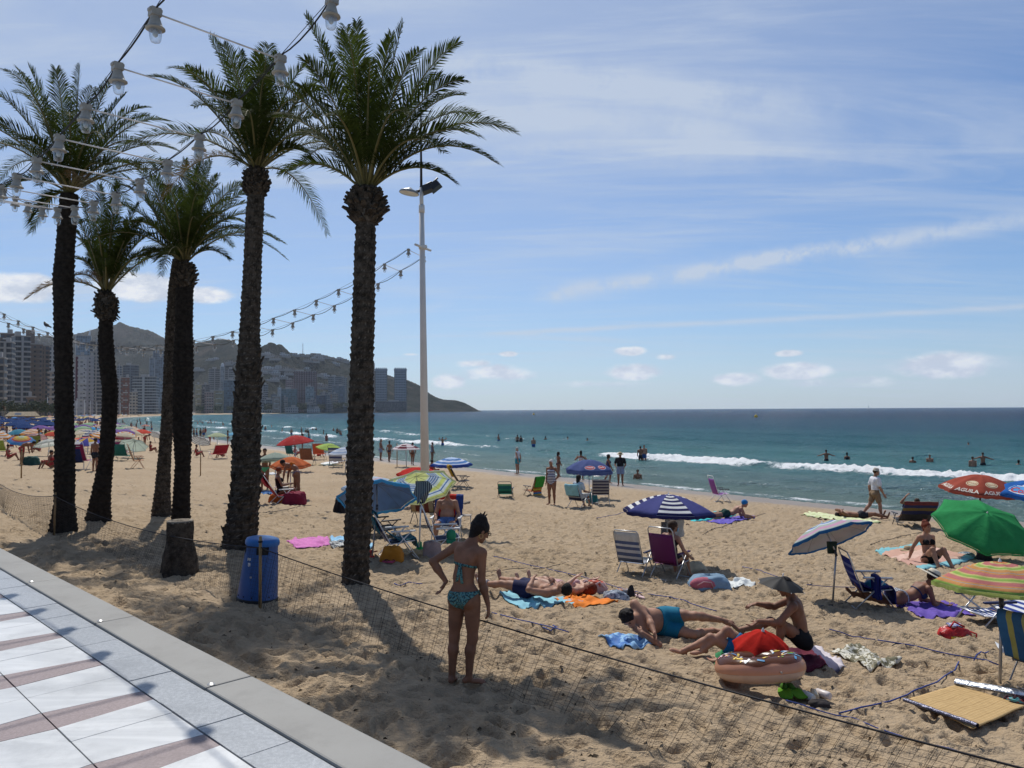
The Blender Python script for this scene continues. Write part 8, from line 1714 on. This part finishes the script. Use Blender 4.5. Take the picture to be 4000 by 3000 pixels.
# ---------------------------------------------------------------- bathers and the distant crowd: copies of a few figures
def crowd():
    dkt, blt, rdt = fl('cr_dark', (.02, .022, .03)), fl('cr_blue', (.03, .09, .25)), fl('cr_red', (.35, .04, .04))
    X = (0, 0, -200)
    WK = P_(thl=(-.03, .34, -1), shl=(0, -.1, -1), thr=(.03, -.26, -1), shr=(0, -.5, -1), ual=(-.16, -.3, -1), uar=(.16, .3, -1)); SP = P_(ual=(-1, .1, -.40), fal=(-1, .2, -.25), uar=(1, .1, -.40), far=(1, .2, -.25)); HD = P_(ual=(-.8, .1, .3), fal=(.5, -.1, .8), uar=(.8, .1, .3), far=(-.5, -.1, .8))
    BN = P_(lo=(0, .5, 1), up=(0, 1, .25), neck=(0, 1, -.1), face=(0, .5, -.8), hup=(0, .9, .3), ual=(0, .2, -1), fal=(0, .2, -1), uar=(0, .2, -1), far=(0, .2, -1)); ST = P_(lo=(0, -.3, 1), up=(0, -.1, 1), thl=(-.1, .8, .5), thr=(.1, .8, .5), shl=(0, .4, -.9), shr=(0, .4, -.9), ual=(-.3, -.3, -1), fal=(-.1, -.3, -1), uar=(.3, .2, -1), far=(0, .7, .2))
    mk = lambda pose, sex, m, tone, hair, fat=.1: person('x', X, 0, pose, sex, 1.72 if sex == 'm' else 1.64, tone, fat, .026, [('trunks', m)] if sex == 'm' else [('onepiece', m)], hair, hands=False)[0]
    PR = {'man': mk(P_(), 'm', dkt, 'tan', ('short', BK)), 'man2': mk(P_(ual=(-.1, .1, -1), fal=(.2, .6, -.6), uar=(.1, .1, -1), far=(-.2, .6, -.6)), 'm', blt, 'mid', ('short', BR), .5), 'woman': mk(P_(), 'f', dkt, 'tan', ('bun', BK)), 'woman2': mk(WK, 'f', rdt, 'tan', ('bob', BR)), 'walk': mk(WK, 'm', blt, 'tan', ('short', BK)), 'spread': mk(SP, 'm', dkt, 'tan', ('short', BK)), 'hands': mk(HD, 'm', blt, 'tan', ('short', BK)), 'bend': mk(BN, 'm', rdt, 'tan', ('short', BK)), 'sit': mk(ST, 'f', rdt, 'tan', ('short', BK))}
    fresh = set(PR)
    def put(kind, loc, rz, label, group, sc_=1.0):
        o = PR[kind]
        if kind in fresh: fresh.discard(kind)
        else: o = copy_tree(o)
        o.location = loc; o.rotation_euler = (0, 0, rz); o.scale = (sc_,) * 3; o['label'] = label; o['group'] = group; return o
    def wade(kind, px, pw, ptop, face, label, group='bathers standing in the sea', ht=1.7):
        p = at(px, pw, SEA_Z); vis = (pw - ptop) * mpp(p); s = 1.0 if vis < 1.5 else vis / 1.62; put(kind, (p.x, p.y, SEA_Z + .03 - max(0, ht * s - vis)), R_(-face), label, group, s)
    for q in (('spread', 3228, 1798, 1760, 10, 'bather with arms spread wide right of the big breaker'), ('woman', 3309, 1798, 1768, 20, 'woman standing waist deep right of the bather with spread arms'), ('man', 3565, 1803, 1788, 40, 'bather showing only head and shoulders in the deep water'), ('man2', 3632, 1803, 1779, 200, 'bather chest deep facing the beach'), ('man2', 3800, 1820, 1787, 20, 'stout bather in a cap beside the bather with open arms'), ('spread', 3840, 1814, 1771, 30, 'bather with open arms above the brick red umbrella'), ('woman', 3979, 1815, 1797, 60, 'bather near the right edge of the photo'), ('man', 3783, 1737, 1730, 0, 'lone swimmer head far out on the right'),
              ('man2', 1947, 1722, 1698, 60, 'bather bending in the wave left of the pair'), ('woman', 1997, 1716, 1708, 0, 'small swimmer head left of the close pair'), ('man', 2021, 1724, 1700, 30, 'left bather of the close pair beyond the surf'), ('woman', 2035, 1724, 1701, 330, 'right bather of the close pair beyond the surf'), ('man2', 2084, 1748, 1711, 5, 'bather walking out knee deep in pale clothes'), ('woman', 2131, 1724, 1704, 0, 'bather standing in the glitter right of the close pair'), ('man', 2203, 1722, 1715, 0, 'swimmer head in the glitter'), ('man', 2217, 1717, 1707, 90, 'swimmer looking right beyond the glitter'), ('woman', 2256, 1725, 1719, 0, 'swimmer head left of the splashing bather'), ('man', 2294, 1731, 1713, 150, 'bather with raised shoulders facing the beach'), ('man', 2318, 1728, 1722, 0, 'swimmer head right of the bather facing the beach'), ('man', 2436, 1705, 1699, 0, 'lone swimmer head far beyond the couple'),
              ('man', 2502, 1797, 1746, 20, 'left figure of the couple standing in the shallow surf'), ('man2', 2517, 1797, 1742, 200, 'right figure of the couple standing in the shallow surf wearing a hat'), ('man', 2491, 1870, 1838, 180, 'child sitting in the shallow water near the shore'),
              ('woman', 1020, 1689, 1676, 300, 'bather left in front of the white breaker line'), ('man', 1102, 1690, 1673, 60, 'bather bending over the white breaker line'), ('man', 1179, 1700, 1679, 90, 'bather above the red umbrella'), ('man', 1195, 1692, 1676, 20, 'left bather of the pair above the red umbrella'), ('woman', 1203, 1692, 1675, 340, 'right bather of the pair above the red umbrella'), ('man', 1222, 1680, 1673, 0, 'swimmer head left of the kneeling bather'), ('woman', 1235, 1680, 1669, 0, 'bather chest deep beyond the breaking wave'), ('man', 1264, 1699, 1680, 70, 'bather holding a body board in the breaking wave'), ('man', 1317, 1693, 1672, 10, 'taller bather of the pair beside the thick palm'), ('spread', 1325, 1694, 1677, 10, 'shorter bather of the pair beside the thick palm'), ('hands', 1729, 1741, 1709, 8, 'man with hands on his head facing the waves')):
        wade(*q)
    for (k, px, py, f, lab) in (('man', 757, 1716, 90, 'first of four people in a row at the waterline right of the black palm'), ('walk', 768, 1716, 70, 'second of four people in a row at the waterline, leaning left'), ('woman', 783, 1716, 20, 'third of four people in a row at the waterline'), ('man2', 795, 1716, 300, 'fourth of four people in a row at the waterline, turned left'), ('bend', 820, 1738, 80, 'person bending behind the pale lime umbrella'),
                                ('bend', 85, 1818, 80, 'person in red bending over the green cool box'), ('sit', 195, 1830, -150, 'person in orange sitting on the sand left of the leftmost palm'), ('man', 370, 1842, 20, 'person in a black top standing right of the coral umbrella'), ('walk', 150, 1755, 60, 'tanned man standing beside the mauve umbrella'), ('woman', 292, 1706, 0, 'woman in pale clothes walking by the right side of the leftmost palm'), ('sit', 300, 1715, 40, 'person sitting under the periwinkle umbrella'),
                                ('sit', 770, 1786, 60, 'person lounging under the grey ringed umbrella'), ('sit', 870, 1790, -80, 'long haired person sitting on the red chair right of the black palm'), ('man2', 484, 1678, 0, 'person standing beside the brown beach tent'), ('woman', 532, 1678, 30, 'person standing right of the brown beach tent'), ('sit', 590, 1768, 90, 'person sitting with raised knees left of the leaning palm'), ('sit', 540, 1745, 180, 'person sitting under the red orange umbrella'), ('bend', 565, 1742, 100, 'person in red leaning over near the red orange umbrella'), ('woman2', 668, 1730, 20, 'person walking between the leaning palm and the black palm'), ('sit', 205, 1838, 90, 'person in red shorts kneeling near the leftmost palm'), ('sit', 35, 1800, 60, 'person reclining at the far left edge'), ('sit', 1310, 1812, 30, 'person sitting under the pale blue striped umbrella'), ('sit', 1155, 1785, 60, 'person reclining beside the teal chair'), ('sit', 1690, 1868, 40, 'person sitting under the blue and white banded umbrella'), ('sit', 1245, 1788, 20, 'person sitting in the orange red chair')):
        put(k, at(px, py), R_(-f), lab, 'people on the dry sand')
    kinds = ['man', 'woman', 'walk', 'woman2', 'man2']; rd = random.Random(11)
    for i in range(74):                                                    # walkers on the wet sand along the bay
        u = rd.uniform(105, 420) if i < 52 else rd.uniform(420, 760); s = rd.uniform(-15, -2); v = float(vshore(u)) + s; x, y = xy_of(u, v); put(rd.choice(kinds), (x, y, gz(x, y)), rd.uniform(0, 6.28), 'tiny stroller among the crowd on the wet sand along the bay', 'strollers along the bay')
    for i in range(44):                                                    # people in the far surf
        u = rd.uniform(95, 420); s = rd.uniform(1, 34); x, y = xy_of(u, float(vshore(u)) + s); put(rd.choice(kinds), (x, y, SEA_Z - min(1.0, s / 34 + .1)), rd.uniform(0, 6.28), 'tiny dark bather in the far surf left of the shaggy palm', 'bathers in the far surf')
    for i in range(16):
        p = at(rd.uniform(745, 850), rd.uniform(1644, 1654), SEA_Z); put(rd.choice(kinds), (p.x, p.y, SEA_Z - rd.uniform(.9, 1.3)), rd.uniform(0, 6.28), 'tiny swimmer far out between the black palm and the shaggy palm', 'swimmers far out')
    for i in range(96):                                                    # between the hired parasols
        d = rd.uniform(88, 260); px = rd.uniform(-20, 212) if rd.random() < .7 else rd.uniform(285, 420); d = d if i % 2 else rd.uniform(60, 140); x, y = (px - 2000) / FPX * d, d; put(rd.choice(kinds + ['sit', 'sit']), (x, y, gz(x, y)), rd.uniform(0, 6.28), 'tiny person among the packed umbrellas at the far left', 'people among the packed umbrellas')
crowd()

# ---------------------------------------------------------------- far promenade palms, kiosk, flags, boats, buoys, bird
def far_things():
    rd = random.Random(5); t = thing('distant_palm', 'small distant palm in the row along the far promenade', 'palm tree', (0, 0, 0), 0, 'row of distant palms')
    m = MB(); m.tube([(0, 0, 0), (.1, 0, 3), (0, 0, 6.4)], [.28, .2, .2], 7); m.build('trunk', mat('far_trunk', (.22, .19, .15), .9), t); m = MB()
    for k in range(26):
        az, el = k * 2.4, R_(rd.choice((75, 50, 30, 10, -15))); L = 2.5; b = Vector((0, 0, 6.4)); e = b + Vector((math.cos(az) * math.cos(el), math.sin(az) * math.cos(el), math.sin(el))) * L; mid = (b + e) / 2 + Vector((0, 0, .5)); s = Vector((-math.sin(az), math.cos(az), 0)) * .42
        for sg in (-1, 1):
            for a, c in ((b, mid), (mid, e)):
                w0, w1 = (.3, 1) if a is b else (1, .15); m.add([tuple(a), tuple(a + s * sg * w0 + Vector((0, 0, -.25 * w0))), tuple(c + s * sg * w1 + Vector((0, 0, -.25 * w1))), tuple(c)], [(0, 1, 2, 3)], 0, False)
    m.build('crown', mat('far_leaf', (.05, .065, .03), .7, .3, 1), t)
    first = True
    for i in range(64):
        u = 330 + i * 11.0 + rd.uniform(-3, 3); v = float(vprom(u)) - rd.uniform(1, 9); x, y = xy_of(u, v)
        o = t if first else copy_tree(t); first = False; o.location = (x, y, -.1); s = rd.uniform(.85, 1.35); o.scale = (s, s, s); o.rotation_euler = (0, 0, rd.uniform(0, 6))
    # leafy trees in front of the towers
    for i, (px, d) in enumerate(((20, 330), (62, 340), (95, 345), (150, 350), (185, 360), (205, 365), (240, 420), (960, 1060), (1050, 1065), (1360, 1090), (1410, 1080), (1320, 1075), (780, 960), (850, 950), (900, 960), (1180, 1085), (1255, 1090))):
        h = rd.uniform(5.5, 8) if d < 500 else rd.uniform(9, 15); c = atd(px, 1600, d); tt = thing('leafy_tree', 'dark leafy tree at the foot of the %s' % ('tower blocks left of the short curved palm' if d < 500 else 'hotels along the far shore'), 'tree', (c.x, c.y, -.3), 0, 'trees at the foot of the tower blocks' if d < 500 else 'trees along the far shore')
        m = MB(); m.tube([(0, 0, 0), (0, 0, h * .5)], [.3, .2], 6); m.build('trunk', mat('far_trunk', (.2, .2, .2)), tt); m = MB()
        for k in range(420):
            w, e, r = rd.uniform(0, 6.28), rd.uniform(-1, 1), rd.random() ** .4; q = Vector((math.cos(w) * h * .48 * r, math.sin(w) * h * .48 * r, h * (.60 + .36 * e * r))); a = Vector((rd.gauss(0, 1), rd.gauss(0, 1), rd.gauss(0, 1))).normalized(); b = a.orthogonal().normalized(); s = h * .055
            m.add([tuple(q + a * s), tuple(q + b * s), tuple(q - a * s), tuple(q - b * s)], [(0, 1, 2, 3)], 0, False)
        m.build('crown', mat('far_leaf2', (.045, .06, .028), .8, .35, .6), tt)
    c = atd(88, 1626, 300); c.z = gz(c.x, c.y); tt = thing('beach_kiosk', 'beach kiosk with a pale thatched roof left of the leftmost palm', 'kiosk', c, .2)
    m = MB(); m.box((0, 0, 1.2), (9.0, 4, 2.4)); m.build('wall', fl('kioskwall', (.20, .13, .08)), tt); m = MB(); m.add([(-5.2, -3, 2.2), (5.2, -3, 2.2), (5.2, 3, 2.2), (-5.2, 3, 2.2), (-4.4, -.3, 3.9), (4.4, -.3, 3.9), (4.4, .3, 3.9), (-4.4, .3, 3.9)], [(0, 1, 5, 4), (1, 2, 6, 5), (2, 3, 7, 6), (3, 0, 4, 7), (4, 5, 6, 7), (3, 2, 1, 0)], 0, False); m.build('thatched_roof', mat('thatch', (.34, .27, .18), .95, .25, 2, .5, 12), tt); m = MB(); m.box((-.6, -2.6, 3.0), (2.3, .12, 1.0), Matrix.Rotation(R_(-30), 3, 'X')); m.build('roof_panel', fl('panel', (.42, .42, .42)), tt)
    def flag(label, px, py, d, cols, w, h, ph):
        g = atd(px, py, d); g.z = gz(g.x, g.y) if d < 250 else 0; tt = thing('flag_pole', label, 'flag', g); m = MB(); m.tube([(0, 0, 0), (0, 0, ph)], .06, 6); m.build('pole', WHTUBE, tt)
        P = [[(x * w, .25 * math.sin(x * 5) * w * .3, ph - .1 - h * z - .12 * h * x) for x in np.linspace(0, 1, 9)] for z in np.linspace(0, 1, 5)]; o = MB().grid(np.array(P), uv=np.array([[(x, z) for x in np.linspace(0, 1, 9)] for z in np.linspace(0, 1, 5)])).build('flag', uvmat('flag_' + label[:6], cols, 0), tt); o.modifiers.new('s', 'SOLIDIFY').thickness = .02
    flag('yellow beach flag left of the leftmost palm', 200, 1660, 120, [(0, (.50, .42, .04)), (1, (.5, .42, .04))], 1.0, 1.5, 2.4); flag('red and white flag on a pole at the far left', 8, 1610, 330, [(0, (.5, .05, .05)), (.5, (.6, .6, .6))], 1.8, 1.8, 5.0)
    for i, px in enumerate((185, 300, 330, 352, 378, 412, 470, 505, 560)):
        d = 380 + 40 * i; c = atd(px, 1600, d); tt = thing('promenade_lamp', 'distant white lamp post on the far promenade', 'lamp post', (c.x, c.y, -.2), 0, 'distant lamp posts on the far promenade'); m = MB(); m.tube([(0, 0, 0), (0, 0, 9.5)], [.16, .12], 6); m.build('pole', WHTUBE, tt); m = MB(); m.box((0, 0, 9.6), (1.4, .5, .25)); m.build('lamp_head', DKTUBE, tt)
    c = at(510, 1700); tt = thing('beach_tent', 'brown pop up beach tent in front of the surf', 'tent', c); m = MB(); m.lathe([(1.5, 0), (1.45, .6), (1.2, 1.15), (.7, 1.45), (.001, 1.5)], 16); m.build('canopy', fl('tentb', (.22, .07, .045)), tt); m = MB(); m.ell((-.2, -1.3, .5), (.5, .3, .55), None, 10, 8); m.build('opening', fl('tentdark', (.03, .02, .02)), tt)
    c = at(514, 1725); tt = thing('beach_umbrella', 'closed navy umbrella standing beside the brown beach tent', 'beach umbrella', c, 0, 'beach umbrellas'); m = MB(); m.tube([(0, 0, 0), (0, 0, 2.0)], .03, 6); m.build('pole', ALU, tt); m = MB(); m.lathe([(.10, .5), (.24, .75), (.18, 1.4), (.05, 2.0), (.001, 2.1)], 10); m.build('canopy', fl('cnavy', (.02, .035, .14)), tt)
    # boats and buoys
    def hull(L, B, H): m = MB(); P = [[(L * (f - .5), B * math.sin(math.pi * min(1, .12 + f * .88)) ** .7 * x / 2, H * (abs(x) ** 2 * .8 + .2 * f)) for x in np.linspace(-1, 1, 7)] for f in np.linspace(0, 1, 10)]; return m.grid(np.array(P))
    p = at(3392, 1596.5, SEA_Z); p = atd(3392, 1596, 3600); tt = thing('sailing_boat', 'tiny sailing boat on the horizon', 'boat', (p.x, p.y, SEA_Z), .3); hull(13, 3.5, 1.6).build('hull', fl('hullw', (.6, .6, .6)), tt); m = MB(); m.tube([(0, 0, .5), (0, 0, 17)], .16, 5); m.build('mast', fl('hullw', (.6, .6, .6)), tt); m = MB(); m.add([(.2, 0, 2), (5.6, .3, 2.2), (.2, 0, 15.5), (2.6, .5, 5)], [(0, 1, 3), (1, 2, 3), (0, 3, 2)], 0); m.build('sail', fl('sail', (.6, .62, .64)), tt)
    p = atd(2272, 1601, 2600); tt = thing('motor_boat', 'tiny white motor boat on the horizon', 'boat', (p.x, p.y, SEA_Z), .1); hull(15, 4, 2.2).build('hull', fl('hullw', (.6, .6, .6)), tt); m = MB(); m.box((.5, 0, 2.8), (5.5, 2.6, 2.2), taper=.8); m.build('cabin', fl('cab', (.55, .56, .58)), tt)
    for (px, py, lab) in ((2085, 1620, 'small yellow buoy left of centre on the sea'), (2953, 1630, 'small yellow buoy right of centre on the sea')):
        p = at(px, py, SEA_Z); tt = thing('buoy', lab, 'buoy', p); m = MB(); m.ell((0, 0, .3), (.85, .85, .8), None, 12, 8); m.build('float', fl('buoyy', (.55, .36, .03)), tt); m = MB(); m.tube([(0, 0, 1.0), (0, 0, 1.7)], .10, 6); m.build('top_mark', fl('buoyy', (.5, .3, .03)), tt)
    # pigeon on the wire
    b = atd(182, 1272, 31); tt = thing('pigeon', 'dark bird perched on the light string at the left', 'bird', b, 1.2); m = MB(); m.tube([(0, -.16, -.06), (0, -.08, 0), (0, .02, .03), (0, .09, .08), (0, .11, .13), (0, .13, .15)], [.012, .055, .075, .055, .036, .03], 12); m.tube([(0, .15, .15), (0, .19, .14)], [.012, .003], 6); m.tube([(0, -.12, -.02), (0, -.26, -.08)], [.04, .025], 8); m.build('body', mat('feather', (.025, .025, .03), .6), tt)
    for sx in (-1, 1): m = MB(); m.tube([(sx * .02, .0, -.03), (sx * .02, .01, -.10)], .006, 5); m.build('leg', fl('birdleg', (.25, .08, .06)), tt)
far_things()
# ---------------------------------------------------------------- the hazy sea air
def build_haze():
    m = bpy.data.materials.new('haze'); m.use_nodes = True; t = NT(m.node_tree); t.n.clear()
    v = t.new('ShaderNodeVolumePrincipled', {'Color': (.80, .88, 1.0, 1), 'Density': .00005, 'Anisotropy': .3}); t.new('ShaderNodeOutputMaterial', {'Volume': v.outputs[0]})
    o = MB().box((0, 4000, 245), (19000, 11000, 520)).build('haze', m); tag(o, 'pale sea haze filling the air over the bay', 'haze', None, 'stuff')
build_haze()
